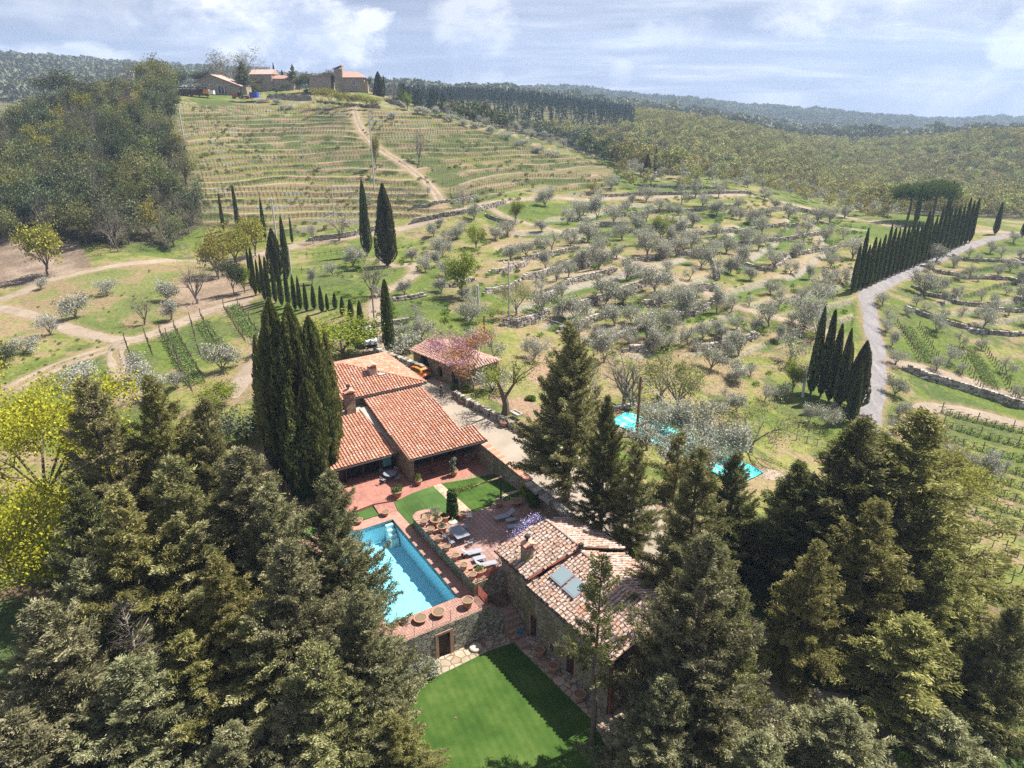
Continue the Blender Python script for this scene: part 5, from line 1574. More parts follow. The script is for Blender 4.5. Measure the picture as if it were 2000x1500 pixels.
bean_strip((330, 655), (385, 752), 2.6, 'wide green bean strip between staked rows in the left field')
bean_strip((395, 632), (440, 690), 2.2, 'upper green bean strip in the left field')
bean_strip((452, 600), (505, 660), 2.2, 'green bean strip nearest the small cypress row')
bean_strip((1768, 640), (1822, 712), 2.4, 'green crop strip right of the gravel lane')
bean_strip((1890, 680), (1940, 760), 2.4, 'green crop strip at the right edge slope')
for i, (a, b) in enumerate((((243, 665), (258, 705)), ((284, 658), (300, 700)), ((312, 650), (378, 770)), ((340, 640), (400, 748)), ((372, 626), (392, 700)), ((392, 618), (430, 690)), ((437, 602), (480, 670)), ((465, 596), (508, 655)), ((325, 655), (352, 712)))):
    p, q = at(*a), at(*b)
    post_row([p[:2], ((p[0] + q[0]) / 2, (p[1] + q[1]) / 2), q[:2]], 'staked row of dark posts, %s from the left in the field above the conifers' % ORD[i], gap=1.1, hp=1.5, name='stake_row', group='staked rows in the left field', cane=False, thick=.12, parts=True)
for i, (a, b) in enumerate((((1752, 632), (1800, 712)), ((1795, 640), (1835, 705)), ((1870, 690), (1920, 768)), ((1915, 670), (1990, 790)))):
    p, q = at(*a), at(*b)
    post_row([p[:2], ((p[0] + q[0]) / 2, (p[1] + q[1]) / 2), q[:2]], 'staked vine row, %s from the left right of the gravel lane' % ORD[i], gap=1.0, hp=1.5, group='vine rows right of the lane', thick=.11, parts=True)
for i, y0 in enumerate(range(806, 1110, 26)):
    a = (1838 + i * 3, y0); b = (2040, y0 + 48 + i * 2)
    p, q = at(*a), at(*b)
    if p and q: post_row([p[:2], ((p[0] + q[0]) / 2, (p[1] + q[1]) / 2), q[:2]], 'staked vine row, %s from the top on the lower right slope' % ORD[i], gap=1.3, hp=1.7, group='vine rows on the lower right slope', thick=.10, parts=True)
    if p and q and i < 8:
        bean_strip(a, b, .9, 'green grass under vine row, %s from the top on the lower right slope' % ORD[i])
for i, (a, b) in enumerate((((1540, 830), (1620, 852)), ((1555, 860), (1640, 880)), ((600, 505), (710, 490)), ((590, 535), (720, 515)))):
    p, q = at(*a), at(*b)
    post_row([p[:2], ((p[0] + q[0]) / 2, (p[1] + q[1]) / 2), q[:2]], ('short vine row left of the clump, %s' if i < 2 else 'wire fence vine row below the valley road, %s') % ('upper' if i % 2 == 0 else 'lower'), gap=1.4, hp=1.6, group='short vine rows')

# ------------------------------------------------------------------ the house plot
def cthing(name, label, cat, u=0, v=0, z=0, group=None, rz=0.0):
    return thing(name, label, cat, P(u, v, z), ANG + rz, group)


def sh(mb, u0, v0, z0):
    mb.v = [(a - u0, b - v0, c - z0) for a, b, c in mb.v]; return mb


def csolo(mb, name, mats, u, v, z, label=None, cat=None, group=None, kind=None, rz=0.0, smooth=False):
    return link(name, mb.mesh(name, mats, smooth), loc=P(u, v, z), rz=ANG + rz, label=label, cat=cat, group=group, kind=kind)


def cstruct(mb, name, mat, kind='structure', label=None):
    return link(name, mb.mesh(name, mat), loc=P(0, 0, 0), rz=ANG, kind=kind, label=label)


_r = ray_z


def puv(px, py, z):
    p = ray_z(px, py, z); return uvof(p[0], p[1])


# ---- ground surfaces of the plot
m = MB()
m.prism([(-1.3, -9.5), (0, -9.5), (0, 1.0), (-1.3, 1.0)], -0.45, 0.0)
m.prism([(0, 0), (13.1, 0), (13.1, 1.15), (0, 1.0)], -0.45, -0.002)
m.prism([(0, -9.5), (13.1, -9.5), (13.1, -6.1), (0, -6.1)], -0.45, -0.002)
cstruct(m, 'pool_deck', M_deck, label='pinkish brick paving round the swimming pool')
for i in range(11):     # the near deck: long terracotta boards
    a = 13.12 + i * 0.2; mm = MB(); mm.box(a, a + 0.188, -9.5, 1.35, -0.05, random.uniform(-.006, .006))
    if i == 0:
        deck_root = cthing('deck_edge', 'near end of the pool deck laid in long terracotta strips', 'deck', 13.1, 0, 0)
        und = MB(); und.box(13.12, 15.34, -9.5, 1.3, -0.45, -0.055); sh(und, 13.1, 0, 0).build('deck_bed', M_brick, deck_root)
    sh(mm, 13.1, 0, 0).build('deck_strip', M_planks, deck_root)
m = MB(); m.prism([(-8.2, -4.5), (-2.6, -4.5 + 1.2), (-2.9, -0.8), (-2.3, 1.6), (-2.7, 12.0), (-8.2, 12.0)], 0.0, [.45, .40, .42, .45, .6, .6])
cstruct(m, 'house_terrace', M_terr, label='red brick terrace in front of the house')
m = MB(); m.prism([(-2.95, -0.75), (-1.25, -0.75), (-1.25, 1.0), (-2.4, 1.2)], -.3, [.30, .02, .02, .32]); cstruct(m, 'garden_path', M_terr)
# lawns: upper left, middle, right (rising to the patio)
def grid_patch(poly, zf, step=0.5):
    """a thin block over a polygon, cut on a grid so that it can follow zf(u,v)"""
    us = [p[0] for p in poly]; vs = [p[1] for p in poly]
    bm = bmesh.new(); f = bm.faces.new([bm.verts.new((p[0], p[1], 0)) for p in poly])
    for a in np.arange(min(us) + step, max(us), step): bmesh.ops.bisect_plane(bm, geom=bm.verts[:] + bm.edges[:] + bm.faces[:], plane_co=(a, 0, 0), plane_no=(1, 0, 0))
    for a in np.arange(min(vs) + step, max(vs), step): bmesh.ops.bisect_plane(bm, geom=bm.verts[:] + bm.edges[:] + bm.faces[:], plane_co=(0, a, 0), plane_no=(0, 1, 0))
    for w in bm.verts: w.co.z = zf(w.co.x, w.co.y)
    bmesh.ops.recalc_face_normals(bm, faces=bm.faces[:])
    if sum(q.normal.z for q in bm.faces) < 0: bmesh.ops.reverse_faces(bm, faces=bm.faces[:])
    mb = MB(); mb.v = [tuple(w.co) for w in bm.verts]; bm.verts.index_update()
    mb.f = [tuple(w.index for w in q.verts) for q in bm.faces]; mb.t = [.5] * len(mb.f); mb.mi = [0] * len(mb.f); bm.free()
    return mb


def zl_(u, v):     # lawn surface between house terrace and patio
    t = max(0, min(1, (v - 1.0) / 2.6)); far = 0.45 + 0.12 * max(0, min(1, (u + 2.5) / 6.0)) * 0
    hi = 0.62 + (1.14 - 0.62) * max(0, min(1, (u + 2.6) / 6.5))
    lo = 0.42 - 0.42 * max(0, min(1, (u + 2.6) / 1.6))
    s = t * t * (3 - 2 * t)
    return lo * (1 - s) + hi * s


cstruct(grid_patch([(-5.8, -9.5), (-3.2, -0.85), (-1.32, -0.85), (-1.32, -9.5)], lambda u, v: 0.06 + 0.25 * max(0, min(1, (-1.5 - u) / 4)), .8), 'upper_lawn', M_lawn2, label='left upper lawn between terrace and pool')
cstruct(grid_patch([(-2.3, 1.15), (-2.6, 5.5), (4.55, 5.1), (4.55, 3.4), (2.3, 1.05), (-1.2, 1.02)], zl_, .45), 'middle_lawn', M_lawn2, label='middle lawn beside the brick path')
arc_o = [(4.52, 8.0), (3.95, 8.7), (3.35, 9.6), (3.1, 10.6), (3.15, 11.85)]
arc_i = [(4.52, 8.65), (4.15, 9.2), (3.8, 9.9), (3.6, 10.7), (3.62, 11.85)]
cstruct(grid_patch([(-2.6, 6.4), (-1.9, 8.8), (-1.6, 10.5), (-1.3, 11.85), (3.12, 11.85), (3.1, 10.6), (3.35, 9.6), (3.95, 8.7), (4.5, 7.9), (4.52, 6.15), (2, 6.25)], zl_, .45), 'right_lawn', M_lawn, label='right lawn below the retaining wall')
cstruct(grid_patch(arc_i[::-1] + [(4.52, 11.85)][:0] + [(4.52, 11.85)], zl_, .6), 'corner_lawn', M_lawn)
cstruct(grid_patch([(-2.6, 5.5), (-2.6, 6.4), (2, 6.25), (4.55, 6.15), (4.55, 5.1)], lambda u, v: zl_(u, v) - 0.01, .6), 'stone_path', M_path)
cstruct(grid_patch(arc_o + arc_i[::-1], lambda u, v: zl_(u, v) - 0.01, .6), 'curved_path', M_path)
cstruct(grid_patch([(-2.65, 6.6), (-1.9, 8.8), (-1.6, 10.5), (-1.3, 11.85), (-2.7, 11.9)], lambda u, v: .6, 1.5), 'flower_bed', M_soil)
m = MB(); m.prism([(4.56, 2.8), (13.45, 1.5), (13.45, 11.9), (4.56, 11.9)], -0.5, 1.2); m.prism([(2.9, 1.45), (13.45, 1.45), (13.45, 2.9), (4.55, 3.3)], -0.5, 1.196)
cstruct(m, 'patio', M_patio, label='shaded square-tiled patio above the pool')
m = MB(); m.prism([(6.6, 9.9), (13.3, 9.2), (13.3, 11.88), (6.6, 11.88)], 1.0, 1.24); cstruct(m, 'planting_bed', M_soil)
m = MB(); m.prism([(4.57, 1.5), (13.4, 1.5), (13.4, 2.1), (4.57, 2.3)], 1.1, 1.206); cstruct(m, 'patio_border', M_deck)

# ---- swimming pool
pool = cthing('swimming_pool', 'turquoise rectangular swimming pool with white corner steps', 'pool', 0, 0, 0)
b_ = NB('pool_lining'); _v = b_.n('ShaderNodeTexBrick'); b_.l(b_.co(), _v.inputs['Vector'])
_n = b_.noise(b_.co(), 2.4, 4, 0.6, 1.5)
_vo = b_.voro(b_.mapv(b_.co(), (1, 1, 1)), 2.2, 'DISTANCE_TO_EDGE')
b_.bsdf(b_.ramp(_n, [(0.3, (0.40, 0.63, 0.74)), (0.7, (0.52, 0.73, 0.84))]), 0.5); M_lining = b_.m
m = MB(); m.box(0, 13.1, -6.1, 0, -2.15, -2.0); m.box(-.12, 0, -6.1, 0, -2.0, -.01); m.box(13.1, 13.22, -6.1, 0, -2.0, -.06)
m.box(0, 13.1, -6.22, -6.1, -2.0, -.01); m.box(0, 13.1, 0, .12, -2.0, -.01); m.build('basin', M_lining, pool)
for i in range(4):
    m = MB(); m.box(0.15 + .34 * i, .47 + .34 * i, -.85, -.12, -1.95, -.22 - i * .34); m.build('step', simple('pool_step_white', (.85, .87, .85), .6) if i == 0 else MATS['pool_step_white'], pool)
b_ = NB('pool_water')
_w = b_.noise(b_.co(), 5.5, 6, 0.62, 0.6); _w2 = b_.noise(b_.co(), 17, 3, 0.6)
_nm = b_.bump(b_.math('ADD', _w, b_.math('MULTIPLY', _w2, .35)), 0.6, 0.08)
_tr = b_.n('ShaderNodeBsdfTransparent'); _tr.inputs[0].default_value = (0.66, 0.97, 1.0, 1)
_gl = b_.n('ShaderNodeBsdfGlossy'); _gl.inputs['Roughness'].default_value = 0.03; b_.l(_nm, _gl.inputs['Normal'])
_fr = b_.n('ShaderNodeFresnel'); _fr.inputs[0].default_value = 1.33; b_.l(_nm, _fr.inputs['Normal'])
_mx = b_.n('ShaderNodeMixShader'); b_.l(_fr.outputs[0], _mx.inputs[0]); b_.l(_tr.outputs[0], _mx.inputs[1]); b_.l(_gl.outputs[0], _mx.inputs[2]); b_.l(_mx.outputs[0], b_.out.inputs[0])
link('water', grid_patch([(0, -6.1), (13.1, -6.1), (13.1, 0), (0, 0)], lambda u, v: -.13, 1).mesh('water', b_.m), pool, label='still turquoise pool water reflecting the sky')
for a in ((0, 13.1, -6.4, -6.1), (0, 13.1, 0, .3), (-.3, 0, -6.4, .3), (13.1, 13.12, -6.4, .3)):
    m = MB(); m.box(a[0], a[1], a[2], a[3], -.06, .012); m.build('coping', M_deck, pool)
cstruct(sh(MB().box(13.1, 13.12, -9.5, -6.1, -0.4, -.003), 0, 0, 0), 'deck_joint', M_deck)

# ---- terrace wall between pool deck and patio (rounded far end)
tw = cthing('pool_side_wall', 'low curving stone wall with pots along its top between pool deck and patio', 'wall', 8, 1.25, 0)
pts_o = [(2.1, 3.0), (1.75, 2.4), (1.75, 1.7), (2.15, 1.15), (2.6, 0.98), (13.45, 1.12)]
pts_i = [(2.6, 2.9), (2.3, 2.3), (2.35, 1.85), (2.6, 1.6), (3.0, 1.5), (13.45, 1.55)]
m = MB()
for i in range(5):
    m.prism([pts_o[i], pts_o[i + 1], pts_i[i + 1], pts_i[i]][::-1 if i < 0 else 1], -0.3, 1.17)
m.box(13.45, 13.75, 1.12, 3.95, -1.6, 1.17)
sh(m, 8, 1.25, 0).build('masonry', M_retw, tw)
k = 0
for i in range(5):
    (ax, ay), (bx, by) = pts_o[i], pts_o[i + 1]; (cx_, cy_), (dx_, dy_) = pts_i[i], pts_i[i + 1]
    L = math.hypot(bx - ax, by - ay); n = max(1, int(L / .42))
    for j in range(n):
        f0, f1 = j / n + .004, (j + 1) / n - .004
        q = [(ax + (bx - ax) * f0, ay + (by - ay) * f0 - .02), (ax + (bx - ax) * f1, ay + (by - ay) * f1 - .02), (cx_ + (dx_ - cx_) * f1, cy_ + (dy_ - cy_) * f1), (cx_ + (dx_ - cx_) * f0, cy_ + (dy_ - cy_) * f0)]
        mm = MB(); mm.prism(q, 1.17, 1.215 + random.uniform(0, .012)); sh(mm, 8, 1.25, 0).build('coping_tile', M_deck, tw)

# ---- pots
def pot_mesh(r, h, soil=True, rim=True):
    m = MB(); m.lathe([(r * .62, 0), (r * .72, h * .3), (r * .9, h * .8), (r * .92, h * .86), (r * 1.06, h * .87), (r * 1.08, h), (r * .93, h), (r * .90, h * .88)], 20)
    m.f.pop(); m.t.pop(); m.mi.pop()
    return m


POTC = {}


def pot(u, v, z, r, h, label, plant=None, group='terracotta pots round the pool and patio', world=None):
    t = cthing('terracotta_pot', label, 'plant pot', u, v, z, group, rz=random.uniform(-3, 3)) if world is None else thing('terracotta_pot', label, 'plant pot', world, random.uniform(-3, 3), group)
    key = (round(r, 2), round(h, 2))
    if key not in POTC:
        s = MB(); s.lathe([(r * .5, h * .86), (r * .93, h * .89), (r * .5, h * .92), (0.01, h * .93)], 16)
        rim_ = MB(); rim_.lathe([(r * .93, h * .85), (r * 1.07, h * .855), (r * 1.09, h * 1.0), (r * 1.02, h * 1.02), (r * .92, h * 1.0)], 20)
        rim_.f = rim_.f[:-2]; rim_.t = rim_.t[:-2]; rim_.mi = rim_.mi[:-2]
        POTC[key] = (pot_mesh(r, h).mesh('pot_body', M_pot, True), s.mesh('soil', M_pottop), rim_.mesh('rim', M_pot, True))
    a, b, c = POTC[key]
    link('pot_body', a, t); link('soil', b, t); link('rim', c, t)
    if plant: plant(t, h, r)
    return t


def bush(mat, r, n=160, L=.14, W=.06, dz=0.0, sq=.8):
    def f(t, h, r_):
        o = link('plant', shrub_mesh('plant', r, n, L, W, mat, sq), t); o.location = (0, 0, h * .9 + dz)
    return f


def bush_tall(t, h, r_):
    m = MB(); m.tube([(0, 0, h * .8), (.05, 0, h + .5), (0, .05, h + 1.3)], [.03, .025, .015], 5, cap=False); m.build('stem', M_bark, t)
    for dz, r in ((.0, .55), (.75, .42), (1.25, .3)):
        o = link('plant', shrub_mesh('plant', r, 260, .17, .1, F_shrubg, .9), t); o.location = (random.uniform(-.1, .1), random.uniform(-.1, .1), h * .9 + dz)


DIRS = 'first second third fourth fifth sixth seventh'.split()
pot(-2.9, 1.75, .42, .55, .72, 'big wide terracotta pot with a leafy bush on the terrace corner', bush(F_shrub, .62, 420, .16, .07))
pot(-3.75, 4.45, .55, .34, .5, 'terracotta pot with an upright green plant by the porch pillar', bush(F_shrub, .42, 220, .14, .07, .1, 1.5))
pot(-3.45, 8.3, .58, .42, .55, 'terracotta pot with a tall silvery shrub before the porch', bush_tall)
pot(-1.05, -.3, 0, .40, .42, 'empty terracotta pot at the corner of path and pool deck')
pot(-1.1, -2.95, 0, .38, .40, 'empty low terracotta pot on the far edge of the pool deck')
pot(4.75, 2.25, 1.2, .52, .68, 'large terracotta pot with succulents, farthest of the patio corner cluster', bush(F_shrub, .34, 150, .12, .05, 0, .5))
pot(4.55, 3.2, 1.2, .42, .60, 'terracotta pot with a drying plant left of the ivy column', bush(F_weed, .35, 150, .14, .05, 0, .6))
pot(5.95, 2.25, 1.2, .46, .66, 'terracotta pot with agave leaves, nearest of the patio corner cluster', bush(F_shrubg, .4, 130, .24, .05, 0, .7))
pot(4.0, 2.45, 1.2, .36, .45, 'terracotta pot behind the corner cluster with low green plants', bush(F_weed, .3, 110, .12, .05, 0, .5))
for i, u in enumerate((4.1, 5.55, 7.1, 8.6, 10.15, 11.65, 13.1)):
    pot(u, 1.30, 1.215, .33, .50, 'empty terracotta pot on the poolside wall top, %s from the far end' % DIRS[i])
pot(12.75, 2.15, 1.2, .52, .42, 'broad terracotta bowl with dry grass by the red gate', bush(F_weed, .42, 160, .14, .05, 0, .5))
pot(13.0, 3.1, 1.2, .40, .36, 'empty terracotta bowl beside the broad bowl at the gate')
pot(4.95, 4.75, 1.2, .38, .55, 'terracotta pot just right of the ivy column')
pot(4.95, 8.7, 1.2, .40, .52, 'empty terracotta pot below the pergola post')
pot(5.6, 10.15, 1.24, .52, .42, 'wide shallow terracotta pot behind the upper lounger')
pot(7.8, 10.05, 1.24, .42, .40, 'shallow terracotta pot behind the lower lounger')
pot(14.05, -3.75, 0.0, .50, .34, 'low bowl-shaped pot on the near deck, left one of two')
pot(14.2, -2.3, 0.0, .50, .38, 'low bowl-shaped pot on the near deck, right one of two')
pot(14.55, .05, 0.0, .44, .72, 'tall terracotta pot at the near right corner of the deck')
pot(19.3, 3.6, -2.83, .42, .62, 'terracotta pot by the stone house wall, nearest the steps')
pot(21.2, 3.6, -2.83, .42, .62, 'middle terracotta pot along the stone house wall')
pot(24.4, 3.6, -2.83, .42, .62, 'terracotta pot by the near corner of the stone house')
pot(-16.3, 16.4, 2.0, .36, .5, 'terracotta pot with green plant at the end of the court wall', bush(F_shrub, .42, 200, .2, .09))
pot(-8.1, 17.2, 2.0, .46, .62, 'large terracotta pot against the court wall')
pot(-4.8, 17.8, 2.0, .44, .5, 'terracotta pot half hidden by the big conifer at the court wall')
# lavender clump in the corner bed
o = link('lavender_bush', shrub_mesh('lavender_bush', .85, 700, .2, .035, F_shrubg, .8), loc=P(3.1, 2.9, 1.1), label='grey lavender bush in the rounded corner of the patio wall', cat='shrub')
m = MB(); m.prism([(2.3, 2.0), (3.0, 1.6), (4.5, 1.6), (4.55, 3.2), (3.2, 3.9), (2.2, 3.0)], .2, 1.12); cstruct(m, 'corner_bed', M_soil)

# ---- steps beside the stone house
st = cthing('garden_steps', 'stone steps between the pool deck and the stone house', 'steps', 15.5, 3.3, -2.8)
M_stepm = simple('step_stone', (.27, .18, .14), .9, .3, 5, .6)
def stp(u0, u1, v0, v1, z0, z1, nm='step', mat=None):
    m = MB(); m.box(u0, u1, v0, v1, z0, z1, jit=.01); sh(m, 15.5, 3.3, -2.8).build(nm, M_stepm, st)
stp(13.76, 15.6, 2.55, 3.95, -3.1, -1.25, 'landing')
for i in range(4): stp(15.6 + i * .36, 15.96 + i * .36, 2.6, 3.98, -3.1, -1.55 - i * .30)
stp(17.04, 18.0, 2.75, 4.0, -3.1, -2.72, 'landing')
for i in range(4): stp(14.1, 15.25, 1.36 + i * .3, 1.66 + i * .3, -3.1, -.25 - i * .25)
# retaining wall under the near deck with the cellar door
uw = cthing('deck_retaining_wall', 'rubble stone wall with a dark cellar door under the near pool deck', 'wall', 15.3, -2.4, -3)
m = MB()
for a, b, z0, z1 in ((-9.5, -3.05, -3.3, -.06), (-3.05, -1.85, -.75, -.06), (-1.85, 1.35, -3.3, -.06)): m.box(14.95, 15.36, a, b, z0, z1)
m.prism([(14.0, 1.35), (15.36, 1.35), (15.5, 2.5), (14.0, 2.5)][::1], -3.3, [-.3, -.25, -1.1, -1.1]) if False else None
m.box(14.0, 15.36, 1.36, 1.40, -3.3, -.3); m.prism([(15.26, 1.4), (15.6, 1.4), (15.7, 2.6), (15.26, 2.6)], -3.3, [-.1, -.1, -1.1, -1.1])
sh(m, 15.3, -2.4, -3).build('masonry', M_grey, uw)
for a in (-3.2, -1.97):
    m = MB(); m.box(15.3, 15.41, a, a + .25, -3.2, -.62); sh(m, 15.3, -2.4, -3).build('brick_jamb', M_brick, uw)
m = MB(); m.box(15.3, 15.42, -2.95, -1.97, -.82, -.62); sh(m, 15.3, -2.4, -3).build('lintel', M_brick, uw)
dr_ = sh(MB().box(15.0, 15.06, -2.95, -1.97, -2.9, -.8), 15.3, -2.4, -3).build('door', M_wood, uw)
for i in range(9):
    m = MB(); m.box(15.06, 15.10, -2.93, -1.99, -2.85 + i * .225, -2.68 + i * .225); sh(m, 15.3, -2.4, -3).build('slat', M_wood, dr_)
# lower garden: lawn, flagged strips
cstruct(grid_patch([(16.75, 0.75), (17.0, 2.7), (26.4, 3.35), (28.6, 2.7), (31.0, 1.0), (34, -3), (38, -14), (17.2, -14), (16.9, -2.6)], lambda u, v: -2.9, 2.0), 'lower_lawn', M_lawn, label='sunlit striped lawn in front of the stone house')
cstruct(grid_patch([(15.3, -9), (16.9, -9), (16.9, -2.6), (16.75, .75), (17.0, 2.78), (15.3, 2.7)], lambda u, v: -2.93, 1.5), 'flagged_strip', M_flag)
cstruct(grid_patch([(17.0, 2.65), (26.4, 3.3), (28.6, 2.65), (30, 6.5), (26.0, 6.5), (26.3, 4.5), (17, 4.3)], lambda u, v: -2.93, 1.5), 'house_pavement', M_flag, label='uneven flagstones along the stone house')
m = MB(); m.lathe([(.42, 0), (.5, .05), (.5, .14), (.44, .2), (.06, .2)], 20); csolo(m, 'millstone', simple('pale_stone', (.42, .38, .31), .9, .2, 6, .5), 15.95, -.1, -2.93, 'round pale millstone lying before the cellar wall', 'millstone', smooth=False)
for u, v, s, lab in ((15.6, .75, .42, 'square red slab leaning near the millstone'), (16.1, 1.9, .5, 'broken grey slab on the shaded soil')):
    m = MB(); m.box(-s / 2, s / 2, -s / 2, s / 2, 0, .06, jit=.02); csolo(m, 'stone_slab', M_deck if 'red' in lab else M_flag, u, v, -2.93, lab, 'stone slab', rz=.4)
# hose reel
hr = cthing('hose_reel', 'teal garden hose reel on the landing by the door', 'hose reel', 16.75, 3.5, -2.72)
M_teal = simple('teal_plastic', (.02, .16, .24), .4, .1, 3, spec=.5)
m = MB(); Mx = Matrix.Rotation(math.pi / 2, 4, 'X')
for k_ in (-.16, .13):
    mm = MB(); mm.lathe([(.02, 0), (.3, 0), (.3, .03), (.02, .03)], 16); mm.v = [tuple(Mx @ Vector(q) + Vector((0, k_, .36))) for q in mm.v]; mm.build('flange', M_teal, hr)
mm = MB(); mm.lathe([(.2, -.12), (.22, 0), (.2, .13)], 14); mm.v = [tuple(Mx @ Vector(q) + Vector((0, 0, .36))) for q in mm.v]; mm.build('coiled_hose', M_teal, hr)
mm = MB(); mm.tube([(.2, -.2, 0), (0, -.2, .36), (-.2, -.2, 0)], .018, 5); mm.tube([(.2, .18, 0), (0, .18, .36), (-.2, .18, 0)], .018, 5); mm.build('stand', M_dark, hr)
m = MB(); m.tube([(0, 0, .02), (.35, -.3, .02), (.1, -.7, .02), (-.5, -.6, .02), (-.9, -.9, .03)], .018, 5); m.build('loose_hose', M_dark, hr)
o = csolo(MB().lathe([(.12, 0), (.17, .12), (.15, .26), (.02, .27)], 10), 'watering_can', simple('blue_plastic', (.03, .28, .55), .4), 16.5, 3.85, -2.72, 'small bright blue container against the house wall', 'bucket')
# red iron gate and rails by the pots
def rail(name, p0, p1, z0, h, n, label):
    t = cthing(name, label, 'railing', p0[0], p0[1], z0)
    m = MB(); 
    for q in (p0, p1): m.box(q[0] - .025, q[0] + .025, q[1] - .025, q[1] + .025, z0, z0 + h)
    sh(m, p0[0], p0[1], z0).build('frame', M_rail, t)
    for i in range(n):
        zz = z0 + .12 + (h - .14) * i / (n - 1); m = MB(); m.tube([(p0[0], p0[1], zz), (p1[0], p1[1], zz)], .018, 5); sh(m, p0[0], p0[1], z0).build('bar', M_rail, t)
rail('iron_gate', (13.62, 1.45), (13.62, 3.1), 1.0, 1.05, 9, 'rust-red barred gate between patio and steps')
rail('iron_rail', (13.75, 1.42), (15.2, 1.42), 0, 1.0, 9, 'rust-red barred railing along the top of the steps')
rl = cthing('deck_railing', 'thin dark wire railing along the near edge of the pool deck', 'railing', 15.25, -4, 0)
for i in range(8):
    m = MB(); m.box(15.23, 15.26, -9.3 + i * 1.5 - .012, -9.3 + i * 1.5 + .012, 0, 1.0); sh(m, 15.25, -4, 0).build('post', M_dark, rl)
for zz in (.5, .98):
    m = MB(); m.tube([(15.245, -9.4, zz), (15.245, 1.3, zz)], .006, 4); sh(m, 15.25, -4, 0).build('wire', M_dark, rl)

# ------------------------------------------------------------------ roofs of real tiles
def tile_geo(w, l, h=.07, seg=4):
    """one barrel tile, x across, y up the slope (0..l), arched"""
    v = []; f = []
    for j, (y, sc2, up) in enumerate(((0, 1.0, .028), (l * 1.12, .86, 0.0))):
        for i in range(seg + 1):
            a = math.pi * i / seg
            v.append((-math.cos(a) * w * .5 * sc2, y, math.sin(a) * h * sc2 + up))
    n = seg + 1
    for i in range(seg): f.append((i, i + 1, n + i + 1, n + i))
    f.append(tuple(range(n - 1, -1, -1)))
    return np.array(v), f


def tiled_slope(parent, org, poly, mat, colw=.33, row=.38, nobj=0, near=None, th=.1, bed=None, wob=.02, hh=.085):
    """poly: 3-D corners (uv frame), first edge = eaves. Cover tiles in rows; nobj nearest as objects"""
    p = [np.array(q, float) for q in poly]
    e1 = p[1] - p[0]; e1[2] = 0; e1 /= np.linalg.norm(e1)
    nn = np.cross(p[1] - p[0], p[2] - p[0]); nn /= np.linalg.norm(nn)
    if nn[2] < 0: nn = -nn; 
    e2 = np.cross(nn, e1)
    if e2[2] < 0: e1 = -e1; e2 = np.cross(nn, e1)
    q2 = [((q - p[0]) @ e1, (q - p[0]) @ e2) for q in p]
    xs = [q[0] for q in q2]; ys = [q[1] for q in q2]
    bedm = MB(); n = len(p)
    top = [tuple(q) for q in p]; bot = [tuple(q - nn * th) for q in p]
    order = list(range(n)) if np.cross(p[1] - p[0], p[2] - p[0])[2] > 0 else list(range(n - 1, -1, -1))
    bedm.add(top + bot, [tuple(order), tuple(n + i for i in reversed(order))] + [(i, (i + 1) % n, n + (i + 1) % n, n + i) for i in range(n)])
    sh(bedm, *org).build('roof_deck', bed or mat, parent)
    cells = []
    nx = int((max(xs) - min(xs)) / colw); cw = (max(xs) - min(xs)) / nx
    ny = int((max(ys) - min(ys)) / row) + 1
    for i in range(nx):
        x = min(xs) + (i + .5) * cw
        for j in range(ny):
            y = min(ys) + (j + .0) * row - .06 + (.05 if i % 2 else 0)
            if inpoly(np.array([x]), np.array([y + row * .55]), q2)[0]:
                cells.append((x + random.uniform(-wob, wob), y + random.uniform(-wob, wob)))
    cells = np.array(cells)
    tv, tf = tile_geo(cw * .72, row, hh)
    base = p[0] + cells[:, :1] * e1 + cells[:, 1:] * e2
    yaw = rng.normal(0, .035, len(cells)); tilt = rng.normal(0.045, .02, len(cells)); hgt = rng.uniform(0, .015, len(cells))
    idx = np.arange(len(cells)); single = []
    if nobj:
        wp = np.array([P(*b) for b in base]); dd = np.linalg.norm(wp - np.array([0, 0, CAM_H]), axis=1)
        score = dd if near is None else near(base)
        single = list(np.argsort(score)[:nobj]); idx = np.array([i for i in idx if i not in set(single)])
    def frame(i):
        ca, sa = math.cos(yaw[i]), math.sin(yaw[i])
        a = e1 * ca + e2 * sa; b = (e2 * ca - e1 * sa); b = b * math.cos(tilt[i]) + nn * math.sin(-tilt[i]) ; c = np.cross(a, b)
        return a, b, c, base[i] + nn * (hgt[i] + .02)
    if len(idx):
        V = []
        for i in idx:
            a, b, c, o = frame(i); V.append(o - np.array(org) + tv[:, :1] * a + tv[:, 1:2] * b + tv[:, 2:3] * c)
        V = np.concatenate(V); k = len(tv); me = bpy.data.meshes.new('roof_tiles')
        F = [tuple(x + r * k for x in ff) for r in range(len(idx)) for ff in tf]
        me.from_pydata(V.tolist(), [], F); me.materials.append(mat)
        at_ = me.attributes.new('tint', 'FLOAT', 'FACE'); at_.data.foreach_set('value', np.repeat(rng.random(len(idx)), len(tf)).astype(np.float32))
        link('roof_tiles', me, parent, kind='stuff')
    if single:
        me = bpy.data.meshes.new('roof_tile'); me.from_pydata(tv.tolist(), [], tf); me.materials.append(mat)
        for i in single:
            a, b, c, o = frame(i); ob = link('roof_tile', me, parent)
            ob.matrix_local = Matrix(((a[0], b[0], c[0], o[0] - org[0]), (a[1], b[1], c[1], o[1] - org[1]), (a[2], b[2], c[2], o[2] - org[2]), (0, 0, 0, 1)))


